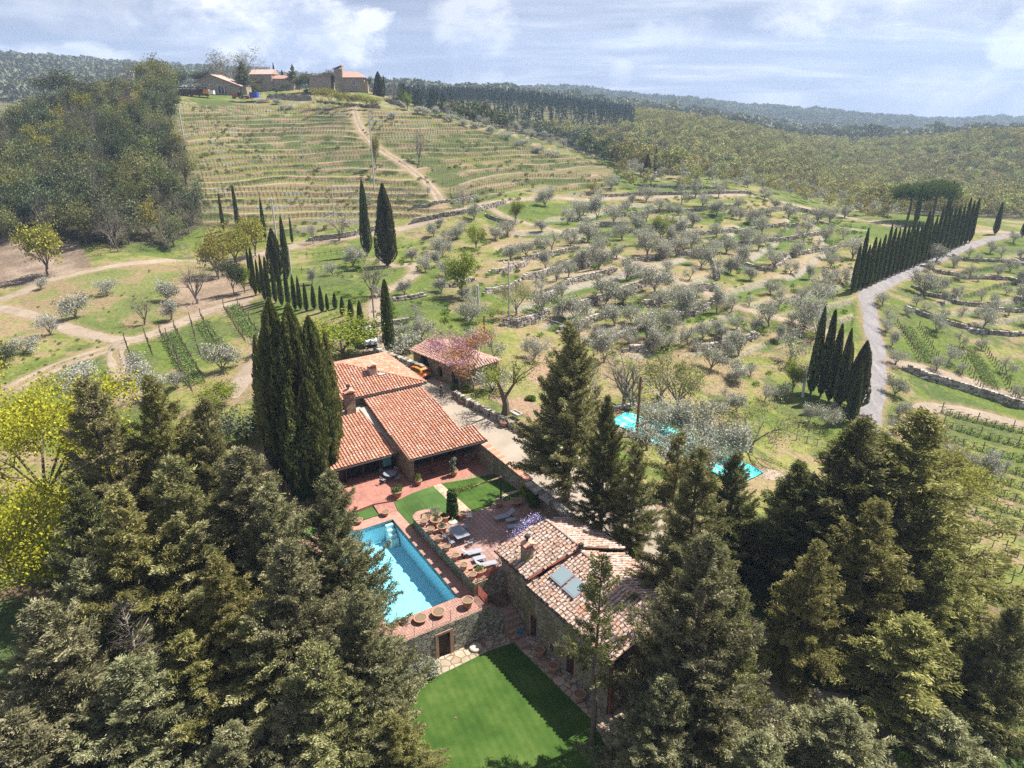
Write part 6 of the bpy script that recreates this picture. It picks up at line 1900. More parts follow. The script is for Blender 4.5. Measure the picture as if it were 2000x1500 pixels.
def ridge(parent, org, a, b, mat, r=.13, l=.42, name='ridge_tile'):
    a = np.array(a, float); b = np.array(b, float); L = np.linalg.norm(b - a); n = max(1, int(L / l)); d = (b - a) / L
    m = MB()
    for i in range(n):
        p = a + d * L * i / n; q = a + d * L * (i + 1.12) / n
        m.tube([tuple(p + [0, 0, .03]), tuple(q + [0, 0, .0])], [r * 1.08, r * .9], 8, tint=random.random())
    sh(m, *org).build(name, mat, parent)


def chimney(parent, org, u, v, z0, z1, w, mat, cap=None, cowl=False, plaster=None):
    m = MB(); m.box(u - w / 2, u + w / 2, v - w / 2, v + w / 2, z0, z1)
    ch = sh(m, *org).build('chimney', mat, parent)
    m = MB(); m.box(u - w / 2 - .06, u + w / 2 + .06, v - w / 2 - .06, v + w / 2 + .06, z1, z1 + .07)
    for a in (-1, -.33, .33, 1):
        for b in (-1, -.33, .33, 1):
            if max(abs(a), abs(b)) == 1: m.box(u + a * w * .42 - .05, u + a * w * .42 + .05, v + b * w * .42 - .05, v + b * w * .42 + .05, z1 + .07, z1 + .38)
    sh(m, *org).build('vent_bricks', M_pot, ch)
    m = MB(); e = w / 2 + .16
    m.add([(u - e, v - e, z1 + .38), (u + e, v - e, z1 + .38), (u + e, v + e, z1 + .38), (u - e, v + e, z1 + .38), (u - e, v, z1 + .62), (u + e, v, z1 + .62)], [(0, 1, 5, 4), (2, 3, 4, 5), (0, 4, 3), (1, 2, 5), (3, 2, 1, 0)])
    sh(m, *org).build('chimney_cap', M_tile, ch)
    if cowl:
        m = MB(); m.tube([(u, v, z1 + .5), (u, v, z1 + .82)], .10, 10); m.lathe([(.1, z1 + .78), (.22, z1 + .86), (.25, z1 + .98), (.2, z1 + 1.1), (.05, z1 + 1.16)], 14, u, v)
        sh(m, *org).build('cowl', M_lead, ch)


def vents(wall_l, z0, z1, th, ops):
    """a straight wall along x from 0..wall_l, thickness th in y, with openings (x0,x1,zb,zt,rise)"""
    m = MB(); xs = [0, wall_l]
    for o in ops:
        n = 6 if o[4] else 1
        xs += [o[0] + (o[1] - o[0]) * i / n for i in range(n + 1)]
    xs = sorted(set(round(x, 4) for x in xs))
    zt_ = z1 if callable(z1) else (lambda x: z1)
    for a, b in zip(xs[:-1], xs[1:]):
        c = (a + b) / 2; hit = [o for o in ops if o[0] < c < o[1]]
        if not hit: m.prism([(a, 0), (b, 0), (b, th), (a, th)], z0, [zt_(a), zt_(b), zt_(b), zt_(a)]); continue
        cuts = sorted(hit, key=lambda o: o[2]); zb = z0
        for o in cuts:
            if o[2] > zb + 1e-3: m.prism([(a, 0), (b, 0), (b, th), (a, th)], zb, o[2])
            def arch(x): 
                if not o[4]: return o[3]
                t = (x - (o[0] + o[1]) / 2) / ((o[1] - o[0]) / 2); return o[3] - o[4] + o[4] * math.sqrt(max(0, 1 - t * t))
            za, zc = arch(a), arch(b); zb = max(o[3], za, zc)
            lo = [za, zc, zc, za]
            if cuts.index(o) == len(cuts) - 1: m.prism([(a, 0), (b, 0), (b, th), (a, th)], lo, [zt_(a), zt_(b), zt_(b), zt_(a)])
    return m


# ------------------------------------------------------------------ main house
HO = (-12.0, 4.0, 0.5)
hs = cthing('tile_roofed_house', 'large stone house with terracotta tile roofs and open porch above the lawn', 'house', *HO)
m = MB()
m.box(-27.6, -16.75, -3.6, 11.0, 0.3, 5.72)                         # upper block
m.box(-16.74, -7.0, 4.35, 10.5, 0.3, 3.3)                         # living wing core
sh(m, *HO).build('wall', M_wall, hs)
# gable wall with slanting top, down to the porch pillar
def rz_main(u): return 3.35 + (-4.1 - u) * (5.6 - 3.35) / 12.1
m = MB(); 
m.add([(-16.7, 3.95, 0.3), (-4.75, 3.95, 0.3), (-4.75, 4.5, 0.3), (-16.7, 4.5, 0.3), (-16.7, 3.95, rz_main(-16.7) - .14), (-4.75, 3.95, rz_main(-4.75) - .14), (-4.75, 4.5, rz_main(-4.75) - .14), (-16.7, 4.5, rz_main(-16.7) - .14)], [(0, 3, 2, 1), (4, 5, 6, 7), (0, 1, 5, 4), (1, 2, 6, 5), (2, 3, 7, 6), (3, 0, 4, 7)])
sh(m, *HO).build('gable_wall', M_wall, hs)
m = MB(); m.add([(-16.7, 10.5, 1.5), (-7.0, 10.5, 1.5), (-7.0, 10.75, 1.5), (-16.7, 10.75, 1.5), (-16.7, 10.5, rz_main(-16.7) - .14), (-7.0, 10.5, rz_main(-7.0) - .14), (-7.0, 10.75, rz_main(-7.0) - .14), (-16.7, 10.75, rz_main(-16.7) - .14)], [(0, 3, 2, 1), (4, 5, 6, 7), (0, 1, 5, 4), (1, 2, 6, 5), (2, 3, 7, 6), (3, 0, 4, 7)])
m.box(-6.9, -4.6, 11.9, 12.35, 0.3, 3.2)
sh(m, *HO).build('side_wall', M_wall, hs)
# porch: back wall, floor, steps
sh(MB().box(-7.0, -6.9, 4.5, 12.3, 0.3, 3.35), *HO).build('porch_back_wall', M_dark, hs)  # back wall coloured near-black to give the porch its shade
sh(MB().box(-6.9, -5.4, 10.6, 11.9, 0.5, 1.45), *HO).build('porch_parapet', M_wall, hs)
for i in range(3):
    sh(MB().box(-6.95, -6.0 + (2 - i) * .35, 4.52, 10.6, .58 + i * .16, .58 + (i + 1) * .16), *HO).build('porch_step', M_terr, hs)
for v in (6.6, 9.5):
    sh(MB().box(-5.05, -4.85, v - .1, v + .1, .55, 3.2), *HO).build('porch_post', M_wood, hs)
sh(MB().box(-4.75, -4.55, 4.0, 12.4, 3.02, 3.22), *HO).build('beam', M_wood, hs)
for v0, v1 in ((5.0, 6.4), (6.8, 9.2)):
    w = sh(MB().box(-6.89, -6.84, v0, v1, 1.1, 2.9), *HO).build('glass_door', MATS.get('door_glass') or simple('door_glass', (.03, .035, .04), .08, .05, 2, spec=.8), hs)
# left wing
sh(MB().box(-14.6, -8.6, -3.4, 3.94, 0.2, 2.72), *HO).build('wing_wall', M_dark, hs)  # near-black fill stands in for the shade under the wing roof
sh(MB().box(-14.7, -8.6, -3.5, -3.42, 0.2, 2.7), *HO).build('wing_side_wall', M_wall, hs)
for i in range(5):
    vv = -3.3 + i * 1.8; sh(MB().box(-8.2, -8.05, vv - .07, vv + .07, .45, 2.5), *HO).build('wing_post', M_wood, hs)
sh(MB().box(-8.15, -7.95, -3.5, 3.9, 2.45, 2.62), *HO).build('beam', M_wood, hs)
for k_, (v0, v1) in enumerate(((-3.2, -2.4), (-2.35, -1.6))):
    sh(MB().box(-8.55, -8.48, v0, v1, .5, 2.4), *HO).build('shutter', simple('plum_shutter', (.055, .035, .045), .6) if k_ == 0 else MATS['plum_shutter'], hs)
mc = MB()
for i in range(9): mc.box(-8.5 + .05 * (i % 2), -8.44 + .05 * (i % 2), 2.55 + i * .11, 2.66 + i * .11, .9, 2.5)
sh(mc, *HO).build('curtain', simple('turquoise_curtain', (.16, .42, .44), .8), hs, label='turquoise curtain in the dark wing opening')
sh(MB().box(-9.0, -7.9, -4.2, 3.9, .2, .46), *HO).build('wing_step', M_terr, hs)
# roofs
bedm = simple('tile_shadow_bed', (.23, .11, .075), .9, .2, 5)
tiled_slope(hs, HO, [(-4.1, 3.75, 3.35), (-3.9, 12.6, 3.32), (-6.95, 12.6, 3.88), (-7.0, 10.95, 3.89), (-16.2, 10.95, 5.6), (-16.2, 3.75, 5.6)], M_tile, bed=bedm)
tiled_slope(hs, HO, [(-7.1, -4.0, 2.8), (-7.1, 3.85, 2.8), (-14.9, 3.85, 4.72), (-14.9, -4.0, 4.72)], M_tile, bed=bedm)
ap, ap2 = (-21.9, 3.5, 8.0), (-21.9, 1.5, 8.0)
tiled_slope(hs, HO, [(-16.15, -4.4, 5.9), (-16.15, 11.55, 5.9), ap, ap2], M_tile, bed=bedm)
tiled_slope(hs, HO, [(-16.15, 11.55, 5.9), (-28.1, 11.45, 5.9), ap], M_tile, bed=bedm)
tiled_slope(hs, HO, [(-28.1, 11.45, 5.9), (-28.1, -4.4, 5.9), ap2, ap], M_tile, bed=bedm)
tiled_slope(hs, HO, [(-28.1, -4.4, 5.9), (-16.15, -4.4, 5.9), ap2], M_tile, bed=bedm)
for a, b in (((-16.15, 11.55, 5.95), ap), (ap, ap2), ((-16.15, -4.4, 5.95), ap2), ((-28.1, 11.45, 5.95), ap)): ridge(hs, HO, a, b, M_tile)
sh(MB().tube([(-4.05, 3.7, 3.22), (-3.85, 12.6, 3.2)], .07, 8), *HO).build('gutter', M_lead, hs)
sh(MB().tube([(-7.0, -4.0, 2.68), (-7.0, 3.85, 2.68)], .07, 8), *HO).build('gutter', M_lead, hs)
sh(MB().tube([(-16.05, -4.4, 5.78), (-16.05, 11.55, 5.78)], .08, 8), *HO).build('gutter', M_lead, hs)
sh(MB().box(-16.7, -16.2, 3.9, 10.9, 5.45, 5.62), *HO).build('cornice', M_plaster, hs)
sh(MB().prism([(-15.3, 2.9), (-14.85, 2.9), (-7.2, 3.86), (-7.2, 3.95), (-15.3, 3.95)][::1], [4.7, 4.68, 2.9, 2.9, 4.8], [4.9, 4.84, 2.99, 2.99, 5.0]), *HO).build('flashing', M_plaster, hs)
sh(MB().box(-16.7, -14.9, -3.6, 3.9, 4.3, 4.74), *HO).build('plaster_ledge', M_plaster, hs)
chimney(hs, HO, -15.2, 1.85, 4.3, 6.9, 1.0, M_wall, cowl=True)
chimney(hs, HO, -19.3, 6.2, 6.2, 7.75, .8, M_plaster)
sh(MB().box(-19.3, -18.5, 6.7, 7.5, 6.2, 7.0), *HO).build('roof_hatch', M_plaster, hs)

# ------------------------------------------------------------------ stone house on the right
SO = (19.5, 7.5, -3.0)
so_ = cthing('stone_house', 'mossy stone house with weathered tile roof and two skylights beside the lawn', 'house', *SO)
c0 = (13.25, 3.95); c1 = (26.3, 4.5)
La = math.hypot(c1[0] - c0[0], c1[1] - c0[1]); aa = math.atan2(c1[1] - c0[1], c1[0] - c0[0])
def inS(mb):      # wall frame -> plot frame
    ca, sa = math.cos(aa), math.sin(aa); mb.v = [(c0[0] + a * ca - b * sa, c0[1] + a * sa + b * ca, c) for a, b, c in mb.v]; return sh(mb, *SO)
ops = [(4.05, 4.85, -2.7, -0.5, 0), (6.55, 6.95, -2.3, -1.5, 0), (8.55, 9.45, -2.9, -0.6, 0), (2.75, 3.0, -1.2, -.8, 0), (0.25, .55, -.7, -.2, 0)]
w = inS(vents(La, -3.3, lambda x: 2.95 if x < 4.25 else 2.35, .5, ops)); w.build('wall', M_mossy, so_)
inS(MB().box(.3, La - .1, .5, .6, -3.3, 2.3)).build('dark_backing', M_dark, so_)  # near-black sheet standing in for the unlit rooms behind the openings
for a, b_2, z0, z1 in ((4.05, 4.85, -2.7, -.5), (8.55, 9.45, -2.9, -.6)):
    inS(MB().box(a - .22, a, -.02, .3, z0, z1 + .15)).build('brick_jamb', M_brick, so_)
    inS(MB().box(b_2, b_2 + .14, -.02, .3, z0, z1 + .15)).build('brick_jamb', M_brick, so_)
    d_ = inS(MB().box(a, b_2, .36, .42, z0, z1)).build('door', M_wood, so_)
    inS(MB().box(b_2 - .14, b_2 - .08, .30, .36, z0 + 1.0, z0 + 1.08)).build('handle', M_lead, d_)
inS(MB().box(4.0, 5.1, -.45, 0, -2.93, -2.68)).build('door_step', M_flag, so_)
inS(MB().box(8.5, 9.6, -.45, 0, -3.1, -2.78)).build('door_step', M_flag, so_)
inS(MB().box(5.3, 11.8, -.22, 0, -3.2, -2.6)).build('stone_bench', M_grey, so_)
inS(MB().box(6.55, 6.95, .3, .36, -2.3, -1.5)).build('window', M_wood, so_)
W2 = 7.6
inS(MB().box(0, .5, .5, W2, -3.3, 3.0)).build('gable_wall', M_mossy, so_)
nw = vents(W2 - .5, -3.3, 2.3, .5, [(1.3, 2.2, -2.9, -.7, 0), (2.6, 3.7, -2.6, -.9, 0)])
nw.v = [(La - b, .5 + a, c) for a, b, c in nw.v]; inS(nw).build('end_wall', M_wall, so_)
for i in range(9):
    inS(MB().box(La - .12, La - .07, 3.12, 4.18, -2.55 + i * .185, -2.42 + i * .185)).build('louvre', M_wood, so_)
inS(MB().box(La - .3, La - .24, 1.8, 2.7, -2.9, -.7)).build('door', simple('green_gold_door', (.20, .18, .07), .7, .3, 3), so_)
inS(MB().box(0.5, La - .5, W2 - .5, W2, -3.3, 2.4)).build('back_wall', M_mossy, so_)
# gable infills and roofs
A0 = (12.75, 3.55, 3.0); A1 = (17.35, 3.72, 3.0); Ar0 = (13.3, 8.05, 4.62); Ar1 = (18.0, 8.2, 4.62); AB0 = (12.9, 12.3, 3.0); AB1 = (18.3, 12.5, 3.0)
oldbed = simple('old_tile_bed', (.20, .13, .095), .95, .3, 6)
B0 = (17.3, 3.70, 2.42); B1 = (26.9, 4.15, 2.42); Br0 = (17.95, 8.2, 4.2); Br1 = (27.2, 8.6, 4.2); BB0 = (18.3, 12.5, 2.5); BB1 = (27.3, 12.8, 2.5)
near_first = lambda base: base[:, 1] * 1.0 + np.abs(base[:, 0] - 18.5) * .55
tiled_slope(so_, SO, [A0, A1, Ar1, Ar0], M_tile_old, bed=oldbed, colw=.34, row=.36, nobj=150, near=near_first, wob=.045, hh=.075)
tiled_slope(so_, SO, [AB0, AB1, Ar1, Ar0], M_tile_old, bed=oldbed, colw=.34, row=.36, wob=.045, hh=.075)
tiled_slope(so_, SO, [B0, B1, Br1, Br0], M_tile_old, bed=oldbed, colw=.34, row=.36, nobj=150, near=near_first, wob=.045, hh=.075)
tiled_slope(so_, SO, [BB0, BB1, Br1, Br0], M_tile_old, bed=oldbed, colw=.34, row=.36, wob=.045, hh=.075)
ridge(so_, SO, Ar0, Ar1, M_tile_old); ridge(so_, SO, Br0, Br1, M_tile_old)
m = MB()
def tri(a, b, c, t=.3):
    m.add([a, b, c, (a[0] + t, a[1], a[2]), (b[0] + t, b[1], b[2]), (c[0] + t, c[1], c[2])], [(0, 1, 2), (5, 4, 3), (0, 3, 4, 1), (1, 4, 5, 2), (2, 5, 3, 0)])
tri((13.25, 4.0, 2.9), (13.4, 11.6, 2.9), (13.3, 8.05, 4.5)); tri((17.45, 3.8, 2.3), (17.9, 11.9, 2.6), (17.65, 8.2, 4.5), .2); tri((26.1, 4.5, 2.3), (26.3, 12.0, 2.3), (26.3, 8.5, 4.05))
sh(m, *SO).build('gable', M_mossy, so_)
sh(MB().tube([(17.38, 3.8, 2.92), (18.02, 8.15, 4.5)], .05, 6), *SO).build('step_trim', M_rail, so_)
sh(MB().tube([(12.8, 3.5, 2.86), (17.3, 3.66, 2.86)], .06, 8), *SO).build('gutter', M_lead, so_)
sh(MB().tube([(17.3, 3.64, 2.28), (26.9, 4.1, 2.28)], .06, 8), *SO).build('gutter', M_lead, so_)
sh(MB().box(17.9, 18.2, 8.05, 8.35, 4.55, 4.95), *SO).build('vent_pipe', M_lead, so_)
sh(MB().box(26.32, 26.42, 4.62, 4.72, -3, 2.3), *SO).build('downpipe', M_rail, so_)
chimney(so_, SO, 15.75, 4.75, 2.6, 4.55, .72, M_mossy, cowl=True)
# skylights lie in the slope
def on_B(px, py):
    d = px_dir(px, py); lo, hi = 20, 120
    for _ in range(50):
        t = (lo + hi) / 2; u, v = uvof(d[0] * t, d[1] * t); z = CAM_H + d[2] * t
        if z > 2.42 + (v - (3.7 + .045 * (u - 17.3))) * .398 + .16: lo = t
        else: hi = t
    return (u, v, z)
M_glass = NB('skylight_glass'); M_glass.bsdf((.20, .26, .27), .12, spec=.9); M_glass = M_glass.m
for q in (((1072, 1124), (1101, 1107), (1124, 1125), (1093, 1144)), ((1098, 1148), (1127, 1129), (1150, 1148), (1119, 1168))):
    c4 = [np.array(on_B(*a)) for a in q]
    # make it a clean rectangle
    cen = sum(c4) / 4; e1 = ((c4[2] - c4[1]) + (c4[3] - c4[0])) / 2; e2 = ((c4[1] - c4[0]) + (c4[2] - c4[3])) / 2
    e2 -= e1 * (e1 @ e2) / (e1 @ e1); nrm = np.cross(e1, e2); nrm /= np.linalg.norm(nrm); nrm *= np.sign(nrm[2])
    def quad(s, z0, z1, hole=None):
        m = MB(); pts = []
        for zz in (z0, z1):
            for a, b in ((-.5, -.5), (.5, -.5), (.5, .5), (-.5, .5)): pts.append(tuple(cen + e1 * a * s[0] + e2 * b * s[1] + nrm * zz))
        m.add(pts, [(3, 2, 1, 0), (4, 5, 6, 7), (0, 1, 5, 4), (1, 2, 6, 5), (2, 3, 7, 6), (3, 0, 4, 7)]); return sh(m, *SO)
    f_ = quad((1.04, 1.04), -.15, .06).build('skylight', M_greymetal, so_)
    quad((.86, .86), .06, .075).build('pane', M_glass, f_)

# ------------------------------------------------------------------ walls, court, barn
m = grid_patch([(-38, 12.0), (30, 12.0), (30, 18), (12, 21.0), (-4.5, 18.1), (-18.6, 16.4), (-20.2, 18.2), (-31, 16), (-38, 15)], lambda u, v: drive_z(u), 2.0)
cstruct(m, 'gravel_court', M_gravel, label='pale gravel court behind the retaining wall')
rw = cthing('retaining_wall', 'stone retaining wall capped with red coping tiles right of the lawn', 'wall', 4, 12, .5)
m = MB(); m.prism([(-4.55, 11.85), (13.0, 11.85), (13.0, 12.35), (-4.55, 12.35)], -1, [3.05, 2.75, 2.75, 3.05]); sh(m, 4, 12, .5).build('masonry', M_retw, rw)
for i in range(30):
    a = -3.7 + i * .29; mm = MB(); mm.prism([(a, 11.72), (a + .265, 11.72), (a + .265, 12.48), (a, 12.48)], [3.05 - (a + 3.7) * .017] * 4, [3.12 - (a + 3.7) * .017] * 2 + [3.18 - (a + 3.7) * .017] * 2)
    sh(mm, 4, 12, .5).build('coping_tile', M_tile, rw)
rubble_wall([P(13, 12.2)[:2], P(20, 12.6)[:2], P(27, 13.0)[:2]], 1.0, 'rough stone parapet above the far side of the stone house', name='stone_parapet', base=1.1, group=None)
rubble_wall([P(5.2, 12.1)[:2], P(9, 12.1)[:2], P(13, 12.1)[:2]], .3, 'loose stones capping the retaining wall behind the conifer', name='wall_capping', base=2.72, group=None)
for i, (pl, hh, lab) in enumerate((([(-18.6, 16.6), (-12, 17.35), (-4.6, 18.3)], .8, 'low stone wall along the gravel court left of the big conifer'), ([(-4.6, 18.3), (4, 19.7), (12, 21)], .8, 'low stone wall of the court continuing behind the big conifer'))):
    q = [P(*a)[:2] for a in pl]; rubble_wall(q, hh, lab, name='court_wall', base=1.9 if i == 0 else 1.6, sx=.26, thick=.5, off=0, group=None, full=True)
cw_ = [P(a, b)[:2] for a, b in ((-36.5, 13.4), (-32.5, 14.3), (-28.5, 15.3), (-26.5, 15.9))]
rubble_wall(cw_, 1.7, 'broken high stone wall behind the orange car', name='ruined_wall', base=1.9, sx=.45, thick=.55, off=0, group=None, full=True)
# stone basin on the court wall
bs = MB(); bs.box(-.75, .75, -.4, .4, 0, .16); 
for a in ((-.75, .75, -.4, -.3), (-.75, .75, .3, .4), (-.75, -.65, -.3, .3), (.65, .75, -.3, .3)): bs.box(*a, .16, .34)
csolo(bs, 'stone_basin', MATS['pale_stone'], -9.3, 19.6, 2.4, 'rectangular stone trough on the grass behind the court wall', 'trough', rz=.1)
bn = MB(); bn.box(-.9, .9, -.25, .25, .38, .48); bn.box(-.7, -.5, -.2, .2, 0, .38); bn.box(.5, .7, -.2, .2, 0, .38)
csolo(bn, 'garden_bench', M_wood2, -10.8, 25.5, h1(*P(-10.8, 25.5)[:2]), 'dark wooden bench on the grass left of the big conifer', 'bench', rz=.3)
# barn with three arches
BA = (-20.1, 18.8, 2.0); rot_b = math.atan2(-2.3, -10.8)
barn = cthing('barn', 'long low stone barn with three dark arches and faded tile roof', 'barn', *BA, rz=rot_b)
Lb_, Db = 11.0, -5.2
w = vents(Lb_, -.4, 2.55, .45, [(1.5, 2.8, -.1, 2.0, .65), (4.7, 5.7, 0, 1.75, .5), (7.6, 9.4, 0, 2.4, .9)])
w.v = [(a, -b, c) for a, b, c in w.v]; w.f = [tuple(reversed(f)) for f in w.f]; w.build('wall', M_wall, barn)
for a0, a1, zt, rs_ in ((1.5, 2.8, 2.0, .65), (4.7, 5.7, 1.75, .5), (7.6, 9.4, 2.4, .9)):
    m = MB(); n = 12; c = (a0 + a1) / 2; r_x = (a1 - a0) / 2
    for i in range(n):
        t0, t1 = math.pi * i / n, math.pi * (i + .88) / n
        def q(t, k): return (c - (r_x + k) * math.cos(t), zt - rs_ + (rs_ + k) * math.sin(t))
        (x0, z0), (x1, z1), (x2, z2), (x3, z3) = q(t0, 0), q(t1, 0), q(t1, .22), q(t0, .22)
        m.add([(x0, .03, z0), (x1, .03, z1), (x2, .03, z2), (x3, .03, z3), (x0, -.2, z0), (x1, -.2, z1), (x2, -.2, z2), (x3, -.2, z3)], [(0, 1, 2, 3), (7, 6, 5, 4), (0, 4, 5, 1), (2, 6, 7, 3), (1, 5, 6, 2), (3, 7, 4, 0)], tint=random.random())
    m.build('brick_arch', M_brick, barn)
MB().box(.3, Lb_ - .3, -1.6, -.5, -.3, 2.5).build('dark_interior', M_dark, barn)  # solid near-black block, its colour stands in for the unlit barn inside
MB().box(0, .45, Db, -.45, -.4, 2.5).build('end_wall', M_wall, barn); MB().box(Lb_ - .45, Lb_, Db, -.45, -.4, 2.5).build('end_wall', M_wall, barn); MB().box(0, Lb_, Db - .4, Db, -.4, 2.3).build('back_wall', M_wall, barn)
def barn_roof():
    org = (0, 0, 0)
    global P
    e = .35
    tiled_slope(barn, org, [(Lb_ + e, .45, 2.6), (-e, .45, 2.6), (-e + 1.3, -2.4, 3.5), (Lb_ + e - .4, -2.4, 3.5)], M_tile_far, colw=.4, row=.45)
    tiled_slope(barn, org, [(-e, Db - .7, 2.55), (Lb_ + e, Db - .7, 2.55), (Lb_ + e - .4, -2.4, 3.5), (-e + 1.3, -2.4, 3.5)], M_tile_far, colw=.4, row=.45)
    tiled_slope(barn, org, [(-e, .45, 2.6), (-e, Db - .7, 2.55), (-e + 1.3, -2.4, 3.5)], M_tile_far, colw=.4, row=.45)
    ridge(barn, org, (-e + 1.3, -2.4, 3.55), (Lb_ + e - .4, -2.4, 3.55), M_tile_far)
barn_roof()

# ------------------------------------------------------------------ furniture
def lounger(u, v, rz, label, back=.6):
    t = cthing('sun_lounger', label, 'sun lounger', u, v, 1.2, 'grey sun loungers on the patio', rz=rz)
    m = MB(); 
    for s in (-.3, .3): m.tube([(-.95, s, .3), (.35, s, .3)], .022, 6)
    m.tube([(-.95, -.3, .3), (-.95, .3, .3)], .022, 6)
    for x in (-.7, .2):
        for s in (-.3, .3): m.tube([(x, s, .3), (x - .06, s, 0)], .018, 6)
    for s in (-.33, .33): m.tube([(.0, s, .3), (.05, s, .52), (.45, s, .52)], .016, 5)
    m.build('frame', M_greymetal, t)
    m = MB(); m.box(-.95, .35, -.29, .29, .31, .335); m.build('seat', M_sling, t)
    m = MB(); m.box(0, .78, -.29, .29, 0, .025, M=Matrix.Translation((.35, 0, .32)) @ Matrix.Rotation(-back, 4, 'Y')); m.build('backrest', M_sling, t)
    for s in (-.24, .24):
        m = MB(); Mx = Matrix.Rotation(math.pi / 2, 4, 'X'); w = MB().lathe([(.10, -.02), (.12, 0), (.10, .02)], 12); w.v = [tuple(Mx @ Vector(q) + Vector((.72, s, .12))) for q in w.v]; w.build('wheel', M_dark, t)
    return t


lounger(7.05, 8.0, 1.4, 'grey sun lounger at the upper right of the patio, backrest raised toward the bed', .7)
lounger(9.0, 8.2, 1.25, 'grey sun lounger next to the wisteria, backrest raised high', .95)
lounger(10.3, 2.75, -1.75, 'light sun lounger by the pool-side wall next to the dining table', .75)
lounger(12.35, 2.95, -1.75, 'light sun lounger nearest the red gate', .75)


def table(u, v, rz, lx, ly, h, label, name='garden_table', legs='straight', slats=0):
    t = cthing(name, label, 'table', u, v, 1.2, rz=rz)
    m = MB()
    if slats:
        for i in range(slats):
            a = -lx / 2 + i * lx / slats; mm = MB(); mm.box(a, a + lx / slats - .008, -ly / 2, ly / 2, h - .03, h); mm.build('slat', M_greymetal, t)
    else: m.box(-lx / 2, lx / 2, -ly / 2, ly / 2, h - .03, h); m.build('tabletop', M_greymetal if h > .5 else M_sling, t)
    for sx in (-1, 1):
        for sy in (-1, 1):
            m = MB(); m.tube([(sx * lx * .42, sy * ly * .42, h - .03), (sx * lx * (.42 if legs == 'straight' else -.1), sy * ly * .42, 0)], .02, 6); m.build('leg', M_greymetal, t)
    return t


table(7.65, 3.0, 0, 1.95, 1.25, .76, 'rectangular grey folding dining table on the patio', legs='x', slats=10)
table(7.9, 8.15, 1.4, .95, .5, .36, 'low grey side table between the two upper loungers', 'side_table')
table(11.35, 2.95, -1.75, 1.05, .55, .36, 'low side table between the two lower loungers', 'side_table')


def folding_chair(loc, rz, label, mat, z=0):
    t = cthing('folding_chair', label, 'chair', loc[0], loc[1], loc[2], rz=rz)
    for i in range(5): m = MB(); m.box(-.2 + i * .082, -.13 + i * .082, -.21, .21, .44, .458); m.build('seat_slat', mat, t)
    for i in range(3): m = MB(); m.box(-.27 - i * .015, -.25 - i * .015, -.21, .21, .62 + i * .09, .69 + i * .09); m.build('back_slat', mat, t)
    for s in (-.22, .22):
        m = MB(); m.tube([(-.3, s, .92), (-.22, s, .5), (.22, s, 0)], .014, 5); m.tube([(.2, s, .45), (-.24, s, 0)], .014, 5); m.build('frame', mat, t)
    return t


folding_chair((7.2, 1.95, 1.2), math.pi / 2, 'grey folding chair at the pool side of the dining table, far one', M_greymetal)
folding_chair((8.3, 2.0, 1.2), math.pi / 2, 'grey folding chair at the pool side of the dining table, near one', M_greymetal)
folding_chair((9.1, 3.3, 1.2), math.pi, 'grey folding chair tucked under the near end of the dining table', M_greymetal)
folding_chair((6.9, 4.1, 1.2), -math.pi / 2, 'shaded folding chair at the house side of the dining table', M_greymetal)
ch = folding_chair((5.55, 5.2, 1.2), 2.6, 'white chair with a dark bag standing alone above the table', M_white)
# the round table on the terrace
rt = cthing('round_table', 'round grey garden table on the brick terrace', 'table', -6.3, 2.45, .48)
MB().lathe([(.66, .70), (.68, .72), (.66, .745)], 28).build('tabletop', M_greymetal, rt)
m = MB(); m.tube([(0, 0, 0), (0, 0, .7)], .04, 8); m.build('pedestal', M_greymetal, rt)
for a in (0, 2.09, 4.19): MB().tube([(0, 0, .12), (.4 * math.cos(a), .4 * math.sin(a), 0)], .02, 5).build('foot', M_greymetal, rt)
for i, (a, lab) in enumerate(((.5, 'right near'), (2.2, 'house side right'), (-1.2, 'path side'), (-2.7, 'left far'))):
    folding_chair((-6.3 + .95 * math.cos(a), 2.45 + .95 * math.sin(a), .48), a + math.pi, 'grey folding chair at the round table, on its %s' % lab, M_greymetal)
# parasol base
pb = cthing('parasol_base', 'cream round parasol base without parasol beside the ivy column', 'parasol base', 5.0, 3.75, 1.2)
MB().lathe([(.42, 0), (.44, .05), (.36, .10), (.08, .16)], 20).build('disc', MATS['pale_stone'], pb); MB().tube([(0, 0, .1), (0, 0, .42)], .045, 8).build('tube', MATS['pale_stone'], pb)
# pergola: two posts, one bar, ivy on the left one
pg = cthing('pergola', 'simple pole pergola over the lawn, one post wrapped in ivy', 'pergola', 4.4, 6.5, 1.15)
for v, nm in ((4.1, 'post'), (9.25, 'post')): sh(MB().tube([(4.35, v, 1.1), (4.35, v, 3.75)], .09, 8), 4.4, 6.5, 1.15).build(nm, M_lead if v > 5 else M_wood, pg)
sh(MB().tube([(4.35, 3.95, 3.78), (4.35, 9.35, 3.82)], .07, 8), 4.4, 6.5, 1.15).build('bar', M_wood2, pg)
n = 3600; t_ = rng.random(n); a_ = rng.uniform(0, 6.28, n); rr_ = rng.uniform(.25, .62, n) * (1 - .35 * t_)
c = np.stack([4.35 + rr_ * np.cos(a_), 4.1 + rr_ * np.sin(a_), 1.15 + 2.9 * t_], 1) - np.array([4.4, 6.5, 1.15])
link('ivy', crown_mesh('ivy', c, .17, .12, F_oak_d if False else foliage('ivy_leaf', [(.012, .03, .008), (.04, .085, .02), (.12, .2, .06)], .2, .05, 2)), pg)
n = 700; t_ = rng.random(n); c = np.stack([4.35 + rng.normal(0, .14, n), 4.1 + 2.6 * t_ ** 1.4, 3.8 + rng.normal(0, .12, n)], 1) - np.array([4.4, 6.5, 1.15])
link('climber', crown_mesh('climber', c, .14, .09, F_shrub), pg)
